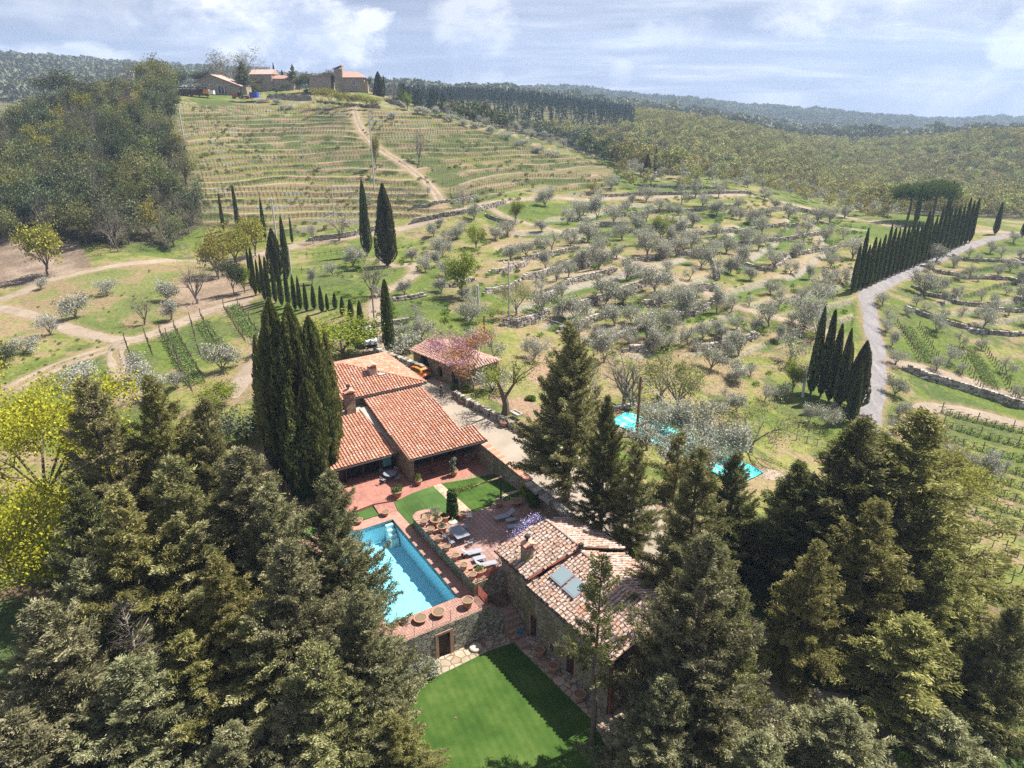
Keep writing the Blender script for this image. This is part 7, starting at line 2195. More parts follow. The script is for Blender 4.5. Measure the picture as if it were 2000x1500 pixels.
# planting on walls
o = link('wall_climber', shrub_mesh('wall_climber', 1.0, 1500, .2, .12, F_lime, 1.0), loc=P(5.2, 11.7, 1.6), label='yellow-green climber on the retaining wall', cat='climbing plant')
o = link('wall_climber', shrub_mesh('wall_climber', 1.0, 1500, .2, .12, F_shrub, 1.3), loc=P(6.7, 11.6, 1.5), label='dark green climber hanging below the conifer on the retaining wall', cat='climbing plant')
ws = cthing('wisteria', 'lilac flowering wisteria at the far gable of the stone house', 'climbing plant', 12.6, 7.0, 1.2)
cc = np.array([(12.55, 6.0 + i * .55, 3.1 + .35 * i * (1 if i < 4 else -.0)) for i in range(6)]); n = 2600; k = rng.integers(0, 6, n)
c = cc[k] + rng.normal(size=(n, 3)) * np.array([.33, .38, .28]) - np.array([12.6, 7, 1.2]); c[:, 2] = np.minimum(c[:, 2], 3.6)
link('blossom', crown_mesh('blossom', c, .15, .09, F_wist), ws)
m = MB(); m.tube([(0, -1, 0), (.1, -.6, 1.2), (0, 0, 2.1), (0, 1.6, 3.0)], [.07, .06, .05, .03], 6, cap=False); m.build('stem', M_bark, ws)
for u, v, z, r, mat, lab in ((-20.6, 17.6, 2, .7, F_shrub, 'green iris clump at the foot of the judas tree, left part'), (-19.4, 18.5, 2, .75, F_shrub, 'green iris clump at the foot of the judas tree, right part'),
                          (13.3, -3.9, -3.1, 0, F_shrub, ''), (16.2, -4.6, -3, 1.35, F_shrubg, 'large grey-green shrub left of the cellar door'), (16.4, -6.6, -3, 1.5, F_shrubg, 'second grey-green shrub against the cellar wall'),
                          (-13.3, 24.2, 1.5, .8, F_shrub, 'dark green bush by the bench'), (10.5, 10.8, 1.2, .6, F_shrub, 'low shrub in the planting bed by the stone house'), (6.9, 11.3, 1.2, .5, F_oak_d, 'dark shrub against the retaining wall in the bed corner')):
    if lab: link('garden_shrub', shrub_mesh('garden_shrub', r, int(900 * r), .22, .09, mat, .9), loc=P(u, v, z), label=lab, cat='shrub')
for (px, py, z, lab) in ((1084, 1338, -2.9, 'tiny pink flower dropped on the shaded lawn'), (890, 1403, -2.9, 'tiny pink flower on the sunlit lawn')):
    pf = ray_z(px, py, z); o = link('pink_flower', shrub_mesh('pink_flower', .07, 20, .07, .05, foliage('pink_petal', [(.5, .08, .25), (.8, .15, .4), (.9, .3, .5)], .2, 0, 3) if 'pink_petal' not in MATS else MATS['pink_petal'], .7), loc=pf, label=lab, cat='flower')

# ------------------------------------------------------------------ cars
M_orange = simple('orange_car_paint', (.62, .19, .02), .3, .03, 1, spec=.6)
M_tyre = simple('tyre_rubber', (.02, .02, .02), .8)
M_carglass = NB('car_glass'); M_carglass.bsdf((.015, .018, .02), .06, spec=.9); M_carglass = M_carglass.m
M_red = simple('red_lens', (.45, .01, .01), .3)
M_silver = simple('silver_blue_paint', (.50, .55, .62), .35, .04, 1, spec=.6)


def car_body(t, prof, w, mat, belt):
    """side profile (x,z) lofted over the width with a tumble-home"""
    m = MB(); n = len(prof); ys = [-w / 2, -w / 2 + .06, -w * .3, 0, w * .3, w / 2 - .06, w / 2]
    vs = []
    for j, y in enumerate(ys):
        for x, z in prof:
            k = max(0, (z - belt)) * .22; yy = y * (1 - k / (w / 2) * 1.0) if True else y
            e = .035 if j in (0, 6) else 0
            zz = z - e if z > .4 else z + e * .5
            vs.append((x * (1 - (e * .25)), yy, zz))
    f = []
    for j in range(6):
        for i in range(n): f.append((j * n + i, j * n + (i + 1) % n, (j + 1) * n + (i + 1) % n, (j + 1) * n + i))
    f.append(tuple(range(n - 1, -1, -1))); f.append(tuple(range(6 * n, 7 * n)))
    m.add(vs, f); return m.build('body', mat, t, smooth=False)


def wheel(t, x, y, r=.29):
    Mx = Matrix.Rotation(math.pi / 2, 4, 'X'); s = 1 if y > 0 else -1
    w = MB().lathe([(r * .6, -.09), (r, -.08), (r, .08), (r * .6, .09)], 18); w.v = [tuple(Mx @ Vector(q) + Vector((x, y, r))) for q in w.v]; o = w.build('wheel', M_tyre, t)
    w = MB().lathe([(r * .1, .085), (r * .58, .09), (r * .55, .1), (r * .1, .1)], 12); w.v = [((Mx @ Vector(q))[0] + x, y - s * (Mx @ Vector(q))[1] * 1.0 * (1 if s < 0 else 1) * (-1 if s > 0 else 1) * (-1), (Mx @ Vector(q))[2] + r) for q in w.v]
    w.v = [(a, y + s * abs(b - y), c) for a, b, c in w.v]; w.build('rim', M_greymetal, o)


pa = ray_z(833, 741, 2.05); pb_ = ray_z(803, 729, 2.05)
hd = math.atan2(pb_[1] - pa[1], pb_[0] - pa[0]); L_ = 3.55
car = thing('orange_hatchback', 'small orange hatchback parked beside the ruined wall, seen from behind', 'car', (pa[0] + math.cos(hd) * L_ / 2, pa[1] + math.sin(hd) * L_ / 2, 2.03), hd)
prof = [(-1.74, .32), (-1.76, .62), (-1.72, .92), (-1.50, 1.42), (-1.30, 1.52), (-.2, 1.54), (.42, 1.47), (1.05, .98), (1.62, .86), (1.76, .68), (1.78, .32), (1.2, .22), (-1.2, .22)]
car_body(car, prof, 1.6, M_orange, .95)
for s in (-1, 1):
    sd_ = s
    m = MB(); m.add([(-1.38, s * .765, 1.0), (-.5, s * .785, .98), (-.5, s * .70, 1.44), (-1.25, s * .70, 1.42)], [(0, 1, 2, 3)]); m.add([(-.42, s * .785, .98), (.85, s * .77, 1.0), (.36, s * .705, 1.40), (-.42, s * .70, 1.44)], [(0, 1, 2, 3)]); m.build('side_window', M_carglass, car)
    m = MB(); m.box(-1.77, -1.66, s * .62 - .09, s * .62 + .09, .78, 1.18); m.build('tail_light', M_red, car)
    m = MB(); m.box(1.66, 1.77, s * .58 - .12, s * .58 + .12, .62, .76); m.build('headlight', M_white, car)
    m = MB(); m.box(.6, .78, s * .86 - .07, s * .86 + .07, .95, 1.07); m.build('wing_mirror', M_dark, car)
    for x in (-1.15, 1.12): wheel(car, x, s * .74)
m = MB(); m.add([(-1.735, -.60, 1.0), (-1.735, .60, 1.0), (-1.575, .52, 1.36), (-1.575, -.52, 1.36)], [(3, 2, 1, 0)]); m.build('rear_window', M_carglass, car)
m = MB(); m.add([(1.02, -.66, 1.03), (1.02, .66, 1.03), (.48, .58, 1.44), (.48, -.58, 1.44)], [(0, 1, 2, 3)]); m.build('windscreen', M_carglass, car)
MB().box(-1.80, -1.72, -.74, .74, .26, .46).build('bumper', M_dark, car)
MB().box(-1.785, -1.74, -.26, .26, .60, .72).build('number_plate', M_white, car)

vp = ray_z(724, 688, 2.15); vh = math.atan2(-vp[1], -vp[0]) + .15
van = thing('silver_van', 'silver-blue van with dark windscreen parked behind the house under the trees', 'van', (vp[0] - math.cos(vh) * 1.6, vp[1] - math.sin(vh) * 1.6, h1(vp[0], vp[1]) + .02), vh)
prof = [(-2.1, .35), (-2.15, 1.0), (-2.1, 2.0), (-1.9, 2.15), (1.0, 2.12), (1.35, 1.95), (1.85, 1.2), (2.2, 1.0), (2.3, .5), (2.2, .3)]
car_body(van, prof, 1.95, M_silver, 1.2)
m = MB(); m.add([(1.84, -.78, 1.25), (1.84, .78, 1.25), (1.40, .70, 1.92), (1.40, -.70, 1.92)], [(0, 1, 2, 3)]); m.build('windscreen', M_carglass, van)
for s in (-1, 1):
    m = MB(); m.add([(.2, s * .955, 1.25), (1.55, s * .955, 1.25), (1.2, s * .85, 1.85), (.2, s * .85, 1.85)], [(0, 1, 2, 3)]); m.build('side_window', M_carglass, van)
    m = MB(); m.box(2.12, 2.27, s * .75 - .14, s * .75 + .14, .72, .92); m.build('headlight', M_white, van)
    m = MB(); m.box(1.35, 1.5, s * 1.1 - .1, s * 1.1 + .1, 1.2, 1.5); m.build('wing_mirror', M_dark, van)
    for x in (-1.4, 1.5): wheel(van, x, s * .9, .33)
MB().box(2.2, 2.34, -.9, .9, .3, .5).build('bumper', M_dark, van)

# ------------------------------------------------------------------ the person on the court
M_skin = simple('skin', (.48, .27, .19), .6); M_gsl = simple('green_sleeve', (.10, .42, .09), .8); M_blk = simple('black_cloth', (.02, .02, .024), .85); M_cap = simple('red_cap', (.42, .05, .04), .8)
pp = ray_z(861.7, 773.5, 2.0)
per = thing('person', 'person in green-sleeved top, black vest, dark trousers and red cap, holding a controller', 'person', (pp[0], pp[1], 2.0), math.atan2(-pp[1], -pp[0]) - math.pi / 2 + math.pi)


def skin_mesh(name, verts, edges, radii, mat, root=0, sub=2):
    me = bpy.data.meshes.new(name); me.from_pydata(verts, edges, [])
    o = bpy.data.objects.new(name, me)
    C.objects.link(o); me.materials.append(mat)
    md = o.modifiers.new('skin', 'SKIN'); md.use_smooth_shade = True
    for i, r in enumerate(radii):
        me.skin_vertices[0].data[i].radius = (r, r) if not isinstance(r, tuple) else r
        me.skin_vertices[0].data[i].use_root = (i == root)
    s = o.modifiers.new('sub', 'SUBSURF'); s.levels = sub; s.render_levels = sub
    return o


# y is forward (towards the camera is +y after the turn); x to the side
V = [(0, 0, .95), (0, 0, 1.12), (0, 0, 1.30), (0, 0, 1.43), (0, .01, 1.50), (0, .02, 1.60), (0, .02, 1.70),
     (.10, 0, .90), (.12, .01, .50), (.13, -.01, .09), (.14, .10, .04), (-.10, 0, .90), (-.12, .01, .50), (-.13, -.01, .09), (-.14, .10, .04),
     (.17, 0, 1.41), (.25, -.02, 1.14), (.13, .22, 1.10), (.07, .28, 1.12), (-.17, 0, 1.41), (-.25, -.02, 1.14), (-.13, .22, 1.10), (-.07, .28, 1.12)]
E_ = [(0, 1), (1, 2), (2, 3), (3, 4), (4, 5), (5, 6), (0, 7), (7, 8), (8, 9), (9, 10), (0, 11), (11, 12), (12, 13), (13, 14), (3, 15), (15, 16), (16, 17), (17, 18), (3, 19), (19, 20), (20, 21), (21, 22)]
rad = [(.15, .11), (.13, .1), (.16, .11), (.13, .09), .055, .085, .075, .085, .06, .045, .04, .085, .06, .045, .04, .062, .045, .035, .03, .062, .045, .035, .03]
body = skin_mesh('body', V, E_, rad, M_skin); body.parent = per
V2 = [(0, 0, .97), (0, 0, 1.12), (0, 0, 1.30), (0, 0, 1.42)]; vest = skin_mesh('vest', V2, [(0, 1), (1, 2), (2, 3)], [(.165, .125), (.145, .12), (.175, .125), (.14, .1)], M_blk); vest.parent = per
for s in (-1, 1):
    a = skin_mesh('sleeve', [(s * .13, 0, 1.42), (s * .18, 0, 1.40), (s * .25, -.02, 1.14), (s * .15, .18, 1.105)], [(0, 1), (1, 2), (2, 3)], [.06, .075, .058, .046], M_gsl); a.parent = per
    a = skin_mesh('trouser_leg', [(s * .04, 0, .98), (s * .10, 0, .88), (s * .12, .01, .50), (s * .13, -.01, .10)], [(0, 1), (1, 2), (2, 3)], [.11, .10, .075, .06], M_blk); a.parent = per
    m = MB(); m.box(s * .135 - .05, s * .135 + .05, -.08, .19, 0, .09, jit=.01); m.build('shoe', M_blk, per)
    for k_ in range(5):
        fx = s * (.075 - .018 * k_); b0 = Vector((fx, .285, 1.12)); L_f = (.035, .075, .085, .08, .06)[k_]
        m = MB(); m.tube([b0, b0 + Vector((-s * .01, L_f * .6, .012)), b0 + Vector((-s * .02, L_f * .8, -.015))], [.011, .009, .007], 5); m.build('finger', M_skin, body)
m = MB(); m.lathe([(.098, 1.66), (.103, 1.72), (.085, 1.78), (.03, 1.81)], 14, 0, .02); m.box(-.07, .07, .09, .19, 1.665, 1.68); m.build('cap', M_cap, per)
m = MB(); m.box(-.1, .1, .27, .35, 1.11, 1.15); m.build('controller', M_greymetal, per)
m = MB(); m.box(-.012, .012, .095, .125, 1.60, 1.64); m.build('nose', M_skin, body)
for s in (-1, 1): MB().box(s * .035 - .012, s * .035 + .012, .093, .105, 1.625, 1.64).build('eye', M_dark, body); MB().box(s * .09 - .01, s * .09 + .01, -.0, .03, 1.58, 1.64).build('ear', M_skin, body)
MB().box(-.03, .03, .092, .104, 1.565, 1.575).build('mouth', M_cap, body)

# ------------------------------------------------------------------ garden trees near the house
def near_tree(proto, h0, topx, topy, H_, ground, wid, label, rz=None):
    """a tree of height H_ whose tip shows at the given photograph pixel, rooted at ground level"""
    x, y, z = ray_z(topx, topy, ground + H_)
    s = H_ / h0
    return dup(proto, (x, y, ground), random.uniform(0, 6.28) if rz is None else rz, (s * wid, s * wid, s), label)


def based_tree(proto, h0, bx, by, z, topy, wid, label, rz=None, lean=None):
    x, y, _ = ray_z(bx, by, z); hh = fit_height(x, y, z, topy); s = hh / h0
    r = dup(proto, (x, y, z), random.uniform(0, 6.28) if rz is None else rz, (wid * (s if wid > 0 else 1),) * 2 + (s,), label)
    return r


based_tree(con[4], 20, 1102, 985, 1.6, 632, .80, 'tall double-topped dense conifer behind the retaining wall', rz=.6)
based_tree(con[3], 20, 1172, 1045, 1.2, 775, .62, 'slimmer conifer with bare lower trunk beside the double-topped one')
based_tree(con[0], 20, 1228, 1085, .2, 868, .72, 'mid-height conifer behind the stone house roof')
# the group of cypresses by the house (left)
def tall(u, v, z, topx, topy, r, label, mat=F_cyp, n=15000, base=.05, belly=.4):
    x, y, _ = P(u, v, z); hh = fit_height(x, y, z, topy)
    t = column_cypress('tall_cypress', label, 'cypress tree', hh, r, mat, n, .34, .12, .30, base=base, top=1.25, strands=7, belly=belly); t.location = (x, y, z)
    return t
def tallpx(px, by, z, topy, r, label, **k):
    x, y, _ = ray_z(px, by, z); u, v = uvof(x, y); return tall(u, v, z, px, topy, r, label, **k)
for (px_, by_, ty_, r_c, lab_, mt, nn_, bl) in (
        (640, 960, 618, 2.1, 'right flank cypress of the tall dark group by the house', F_cyp_h, 15000, .42), (607, 965, 593, 2.15, 'second tallest cypress in the dark group by the house', F_cyp_h, 15000, .45),
        (575, 965, 583, 2.15, 'tallest cypress in the middle of the dark group by the house', F_cyp_h, 15000, .4), (556, 955, 640, 1.45, 'left cypress stem of the tall dark group', F_cyp_h, 11000, .5),
        (662, 925, 650, 1.1, 'short brownish cypress between the dark group and the chimney', F_con_o, 8000, .4), (536, 925, 655, 1.2, 'narrow cypress at the left side of the dark group', F_con_o, 8000, .4),
        (625, 985, 740, 1.7, 'lower cypress skirt of the dark group facing the pool', F_cyp_h, 10000, .5), (592, 990, 760, 1.7, 'front cypress skirt below the tallest one', F_cyp_h, 10000, .5)):
    tallpx(px_, by_, -.3, ty_, r_c, lab_, mat=mt, n=nn_, belly=bl)
for (bx, by, ty, lab) in ((548, 958, 715, 'left one of two bare grey trunks beside the cypress group'), (562, 962, 735, 'right one of two bare grey trunks beside the cypress group')):
    based_tree(dead_con, 14, bx, by, -.3, ty, .55, lab)
# judas tree, olives and budding trees round the court
jt = broadleaf('judas_tree', 'pink flowering judas tree with copper leaves in front of the barn', 'tree', 8, .95, 3200, .2, .12, F_pink, M_barkg, lump=.4, gen=3, fork=.3, r0=.11, nlimb=4, up=.5, dens_gen=2)
jt.location = P(-20.3, 17.9, 2.0)
jt2 = broadleaf('judas_tree', 'copper-orange budding tree right of the pink judas tree', 'tree', 7.5, .95, 2200, .2, .12, F_orange, M_barkg, lump=.4, gen=3, fork=.3, r0=.11, nlimb=4, up=.5, dens_gen=2)
jt2.location = P(-19.0, 19.2, 2.0)
bt = broadleaf('budding_tree', 'old forked tree with dark trunk and bright budding shoots at the court wall', 'tree', 9, .85, 1500, .22, .13, F_lime, M_bark, lump=.45, gen=2, fork=.28, r0=.42, nlimb=3, up=.5, dens_gen=1)
x, y, z = ray_z(987, 803, 2.3); bt.location = (x, y, z)
s = fit_height(x, y, z, 672) / 9; bt.scale = (s, s, s)
T(lime[1], 7, 668, 700, 615, wid=1.45, label='wide lime-green tree beside the silver van')
T(lime[0], 7, 615, 690, 625, wid=1.0, label='lime-green tree hidden behind the cypress group')
T(olives[1], 4.4, 925, 700, 640, wid=.9, label='silver olive just behind the barn roof')
T(olives[2], 4.4, 960, 765, 715, wid=1.0, label='silver olive at the near corner of the barn')
T(olives[3], 4.4, 790, 690, 640, wid=1.1, label='large olive behind the ruined wall')
T(skel[0], 7, 1230, 800, 700, wid=1.1, label='spreading bare tree by the leaning brown pole')
T(holm[0], 9, 480, 860, 800, wid=.75, label='glossy dark green shrub tree left of the bare trunks')

# ------------------------------------------------------------------ the conifers in the foreground
NT = [  # proto, tip px, tip py, height, ground, width, label
 (con[2], 1806, 806, 22, -7.0, 1.45, 'largest golden-green conifer on the right, full to the ground'),
 (con[3], 1692, 822, 21, -6.5, 1.15, 'dark tall conifer left of the largest golden-green one'),
 (con[3], 1560, 905, 16, -5.0, 1.1, 'dark conifer with bare lower trunk above the paved yard'),
 (con[0], 1368, 880, 17, -2.8, .88, 'conifer with broad dark top right of the stone house'),
 (con[3], 1442, 888, 14, -3.2, .9, 'short dense conifer in front of the pool cover'),
 (small_con, 1328, 850, 9, -1.6, .8, 'small feathery conifer in front of the pool cover'),
 (con[1], 1388, 1050, 17.5, -4.2, .9, 'grey-green conifer standing right in front of the stone house'),
 (con[1], 1300, 1325, 11, -5.2, .9, 'pale grey-green conifer tip near the bottom centre'),
 (con[2], 1720, 980, 17.5, -6.5, 1.1, 'golden-green conifer overlapping the largest one from the left'),
 (con[1], 1655, 1385, 10.5, -6.5, 1.3, 'small grey-green conifer tip at the bottom right'),
 (con[3], 1985, 1190, 14.5, -8, 1.0, 'dark conifer cut by the right edge'),
 (con[1], 1850, 1400, 9.5, -8.0, 1.4, 'pale conifer tip low at the right'),
 (con[1], 1490, 1440, 10, -6.0, 1.1, 'grey-green conifer tip at the bottom edge right of centre'),
 (con[0], 168, 742, 20, -2.5, .9, 'dark green conifer top beside the golden tree on the left'),
 (con[2], 290, 738, 19, -2.5, .85, 'olive-green conifer top, second from the left'),
 (con[0], 396, 780, 16, -2.0, .8, 'conifer top, third from the left above the field edge'),
 (con[1], 470, 880, 17, -2.8, 1.1, 'broad grey-green conifer in the middle of the left group'),
 (con[0], 330, 900, 18, -3.2, 1.0, 'conifer behind the broad grey-green one on the left'),
 (con[2], 230, 960, 18, -3.8, .95, 'dark green conifer in the shade of the left group'),
 (con[1], 640, 925, 15.5, -2.2, .85, 'conifer whose branches reach over the swimming pool'),
 (con[1], 560, 1060, 15.5, -3.6, .95, 'grey-green conifer left of the pool conifer'),
 (con[1], 700, 1150, 12.5, -3.3, .78, 'conifer standing before the near left pool corner'),
 (con[0], 610, 1260, 12.5, -4.5, .95, 'yellow-tipped conifer at the lower edge left of the lawn'),
 (con[2], 420, 1090, 15, -4.2, 1.0, 'olive-tipped conifer in the centre of the left group'),
 (con[1], 80, 1180, 15.5, -4.8, 1.15, 'grey-green conifer at the lower left edge'),
 (con[1], 250, 1290, 12.5, -5.2, 1.1, 'pale conifer at the bottom left'),
 (con[2], 770, 1400, 7, -4.5, 1.0, 'low yellow-green conifer at the lawn edge'),
 (con[1], 450, 1420, 9.5, -5.5, 1.1, 'grey-green conifer tip at the bottom edge left of centre'),
 (con[1], 20, 1400, 12, -5.5, 1.1, 'conifer in the bottom left corner'),
 (con[0], 350, 1010, 15, -4.0, 1.0, 'dark conifer left of the olive-tipped one in the left group'),
 (con[3], 150, 950, 17, -4.0, .95, 'deep green conifer beside the lower yellow-green tree'),
 (con[1], 520, 950, 15.5, -2.8, .9, 'grey-green conifer tip right of the broad middle one'),
 (con[0], 500, 1190, 12.5, -4.3, 1.0, 'conifer below the grey-green pool-side one in the left group'),
 (con[1], 160, 1100, 15, -4.6, 1.0, 'grey-green conifer above the half-dead one'),
 (con[2], 360, 1240, 12, -5.0, 1.0, 'olive-green conifer right of the half-dead one'),
 (con[1], 560, 1370, 9.5, -5.0, 1.05, 'grey-green conifer tip at the bottom between the lawn and the left group'),
 (con[0], 690, 1330, 9, -4.5, .95, 'conifer at the bottom left corner of the lawn'),
 (con[2], 1600, 1060, 15, -5.5, .9, 'olive-green conifer above the paved yard'),
 (con[0], 1450, 1150, 14, -4.6, .72, 'conifer behind the grey-green one right of the stone house'),
 (con[2], 1850, 1080, 15, -7.8, 1.2, 'olive-green conifer low on the right slope'),
 (con[2], 1790, 1210, 13, -7.5, 1.4, 'dark conifer above the small tip at the bottom right'),
 (con[0], 1400, 1380, 9, -5.6, 1.0, 'conifer tip at the bottom edge beside the pale one'),
]
for pr_, tx, ty, hh, g, wd, lab in NT:
    near_tree(pr_, 9 if pr_ is small_con else 20, tx, ty, hh, g, wd * 20 / 20 * (1.0 if hh > 13 else 1.25), lab)
near_tree(dead_con, 14, 232, 1180, 13, -4.8, 1.2, 'half-dead conifer with bare grey branches in the lower left')
near_tree(dead_con, 14, 300, 1330, 10, -5.0, 1.1, 'leafless grey conifer skeleton at the bottom left')
x, y, z = ray_z(1155, 1452, -2.9); hh = fit_height(x, y, z, 1090)
dup(thin_con, (x, y, z), 1.2, (hh / 14 * .7, hh / 14 * .7, hh / 14), 'thin conifer with long bare trunk in front of the stone house')
# golden deciduous trees at the left edge
gt1 = broadleaf('golden_tree', 'large golden-yellow broadleaf tree at the left edge', 'tree', 17, 1.05, 24000, .28, .2, F_yel, M_bark, lump=.75, gen=3, fork=.25, r0=.3, nlimb=6, up=.3, dens_gen=1)
gt1.location = ray_z(25, 715, 14.0)[:2] + (-2.5,)
gt2 = broadleaf('golden_tree', 'lower yellow-green broadleaf tree at the left edge', 'tree', 14, 1.2, 18000, .26, .18, F_yel, M_bark, lump=.7, gen=3, fork=.25, r0=.25, nlimb=6, up=.3, dens_gen=1)
gt2.location = ray_z(50, 960, 8.0)[:2] + (-3.5,)
gt3 = broadleaf('golden_tree', 'small yellow-green tree peeping out between the left conifers', 'tree', 8, 1.0, 4500, .22, .15, F_lime, M_bark, lump=.6, gen=2, fork=.25, r0=.2, nlimb=5, up=.3, dens_gen=1)
gt3.location = ray_z(235, 800, 5.5)[:2] + (-2.5,)
gt4 = broadleaf('golden_tree', 'golden-olive broadleaf tree behind the largest right conifer', 'tree', 11, .9, 7000, .24, .16, F_yel if False else F_oak_y, M_bark, lump=.6, gen=3, fork=.25, r0=.25, nlimb=5, up=.3, dens_gen=1)
gt4.location = ray_z(1860, 870, 3.5)[:2] + (-8.5,)
# undergrowth below the conifers
pz, _, _ = scatter([(-200, 1100), (-200, 1900), (2200, 1900), (2200, 1150), (1700, 1150), (1500, 1400), (1250, 1560), (800, 1560), (780, 1300), (600, 1000), (300, 900)], 8, 75, 1.7, .5, seed=31)
uu, vv = uvof(pz[:, 0], pz[:, 1]); keep = ~((uu > -30) & (uu < 34) & (vv > -9.5) & (vv < 12.6)) & (fbm(pz[:, 0], pz[:, 1], 1 / 4., 91, 3) > .12)
inst_stuff('undergrowth', pz[keep], rng.uniform(.5, 1.4, keep.sum()), [shrub_mesh('undergrowth', .7, 130, .22, .1, F_weed, .5) for _ in range(4)], 'green undergrowth on the ground beneath the conifers')
# yard paving seen between the right-hand conifers
m = grid_patch([(29, 5), (29, 12.5), (36, 20), (50, 22), (56, 8), (40, 3)], lambda u, v: max(h1(*P(u, v)[:2]), -99) + .06, 1.2)
cstruct(m, 'paved_yard', M_gravel, label='pale paved yard seen between the right-hand conifers')

# olives and bare trees crowding round the turquoise cover
for i, (px, py, tp, pr_, h0, w_, lab) in enumerate(((1262, 880, 815, sparse_olives[0], 4, 1.0, 'sparse olive leaning over the far end of the turquoise cover'), (1340, 900, 825, olives[0], 4.4, .95, 'grey olive hiding the middle of the turquoise cover'),
        (1385, 925, 850, olives[3], 4.4, .95, 'round olive in front of the turquoise cover'), (1300, 915, 850, sparse_olives[1], 4, 1.0, 'open olive before the turquoise cover'), (1425, 900, 830, olives[1], 4.4, 1.0, 'olive behind the near end of the turquoise cover'),
        (1395, 880, 800, skel[0], 7, 1.0, 'bare grey tree between the olives beyond the turquoise cover'), (1150, 800, 715, skel[0], 7, 1.2, 'bare grey tree directly behind the double-topped conifer'), (1290, 785, 690, pale[0], 7, .9, 'thin budding tree left of the tall pale green one'))):
    T(pr_, h0, px, py, tp, wid=w_, label=lab)

# ------------------------------------------------------------------ covered pool beyond the court
b_ = NB('turquoise_cover'); _n = b_.noise(b_.co(), .8, 5, .6); b_.bsdf(b_.ramp(_n, [(.4, (.02, .36, .36)), (.52, (.07, .52, .50)), (.6, (.30, .36, .32))]), .5); M_cover = b_.m
q4 = [at(1188, 826), at(1225, 806), at(1492, 925), at(1440, 950)]
ox, oy = q4[0][0], q4[0][1]; n1, n2_ = 24, 6; vs = []
for i in range(n1 + 1):
    for j in range(n2_ + 1):
        a = i / n1; b = j / n2_
        p0 = np.array(q4[0][:2]) * (1 - a) + np.array(q4[3][:2]) * a; p1_ = np.array(q4[1][:2]) * (1 - a) + np.array(q4[2][:2]) * a; p = p0 * (1 - b) + p1_ * b
        vs.append((p[0] - ox, p[1] - oy, h1(p[0], p[1]) + .12 + random.uniform(0, .12) - q4[0][2]))
m = MB(); m.add(vs, [(i * (n2_ + 1) + j, (i + 1) * (n2_ + 1) + j, (i + 1) * (n2_ + 1) + j + 1, i * (n2_ + 1) + j + 1) for i in range(n1) for j in range(n2_)])
link('pool_cover', m.mesh('pool_cover', M_cover), loc=(ox, oy, q4[0][2]), label='long wrinkled turquoise cover lying among the olives', cat='cover sheet')
rubble_wall([at(1186, 800)[:2], at(1226, 795)[:2]], .7, 'short stone wall at the far end of the turquoise cover', name='short_wall', group=None)

# ------------------------------------------------------------------ poles and wires
def pole(px, by, ty, r, mat, label, arms=1, lamp=False, name='power_pole', hit=None):
    p = at(px, by) if hit is None else hit; hh = fit_height(p[0], p[1], p[2], ty)
    t = thing(name, label, 'utility pole', (p[0], p[1], p[2]))
    MB().tube([(0, 0, -.5), (0, 0, hh)], [r * 1.3, r], 8).build('shaft', mat, t)
    if arms:
        MB().box(-.9, .9, -.06, .06, hh - .35, hh - .22).build('crossarm', M_pole, t)
        for s in (-.8, 0, .8): MB().lathe([(.07, 0), (.12, .1), (.07, .2), (.1, .28), (.04, .34)], 8, s, 0).build('insulator', M_white, t).location = (0, 0, hh - .24)
    return (p[0], p[1], p[2] + hh - .1)
tops = {}
tops['a'] = pole(362, 292, 204, .20, M_pole, 'concrete power pole with three insulators at the edge of the wood')
tops['b'] = pole(540, 468, 388, .18, M_pole, 'concrete power pole rising among the left cypresses')
tops['c'] = pole(266 + 4, 200, 139, .18, M_pole, 'power pole above the wood at the hilltop')
tops['d'] = pole(593, 322, 255, .10, M_pole, 'thin pole in the upper middle of the vineyard', 0)
tops['e'] = pole(652, 415, 352, .12, M_pole, 'thin pole in the lower middle of the vineyard', 0)
tops['f'] = pole(551, 258, 208, .09, M_pole, 'thin pole below the hamlet', 0)
tops['g'] = pole(731, 370, 222, .16, M_pole, 'tall pole beside the vineyard track', 0)
tops['h'] = pole(934, 612, 557, .16, M_pole, 'concrete pole with cut top behind the barn', 0)
tops['i'] = pole(994, 618, 510, .11, M_pole, 'tall slim lamp-topped pole in the near grove', 1)
tops['j'] = pole(1243, 853, 735, .13, M_rust, 'leaning rusty brown pole beside the turquoise cover', 0)
tops['k'] = pole(946, 668, 617, .12, M_rust, 'short brown wooden pole behind the barn', 0)
tops['l'] = pole(732, 642, 562, .10, M_wood2, 'thin wooden pole left of the single tall cypress', 0)
tops['m'] = pole(568, 720, 0 + 480, .1, M_pole, 'thin pale pole between the row cypresses', 0, hit=at(572, 560))
tops['n'] = pole(1567, 775, 715, .17, M_pole, 'pale pole with grey box beside the cypress clump', 0)
tops['o'] = pole(1330, 672, 655, .1, M_pole, 'short pale pole between the olives', 0)
tops['p'] = pole(425, 180 + 1, 140, .1, M_pole, 'thin pole behind the open shed', 0)
tops['q'] = pole(477, 178, 147, .12, M_pole, 'thin pole beside the farmhouse', 0)
p = tops['n']; o = link('electric_box', MB().box(-.3, .3, -.2, .2, 0, .7).mesh('electric_box', M_greymetal), loc=(p[0] - .4, p[1] - .3, p[2] - 2.4), label='grey electric box on the pole by the cypress clump', cat='electric box')
def wire(a, b, sag, label, r=.028):
    a, b = np.array(a), np.array(b); n = 24; pts = [tuple(a * (1 - i / n) + b * (i / n) - np.array([0, 0, sag * 4 * (i / n) * (1 - i / n)])) for i in range(n + 1)]
    o = np.array(pts[0]); m = MB(); m.tube([tuple(np.array(q) - o) for q in pts], r, 4, cap=False)
    link('power_line', m.mesh('power_line', M_wire), loc=tuple(o), label=label, cat='cable')
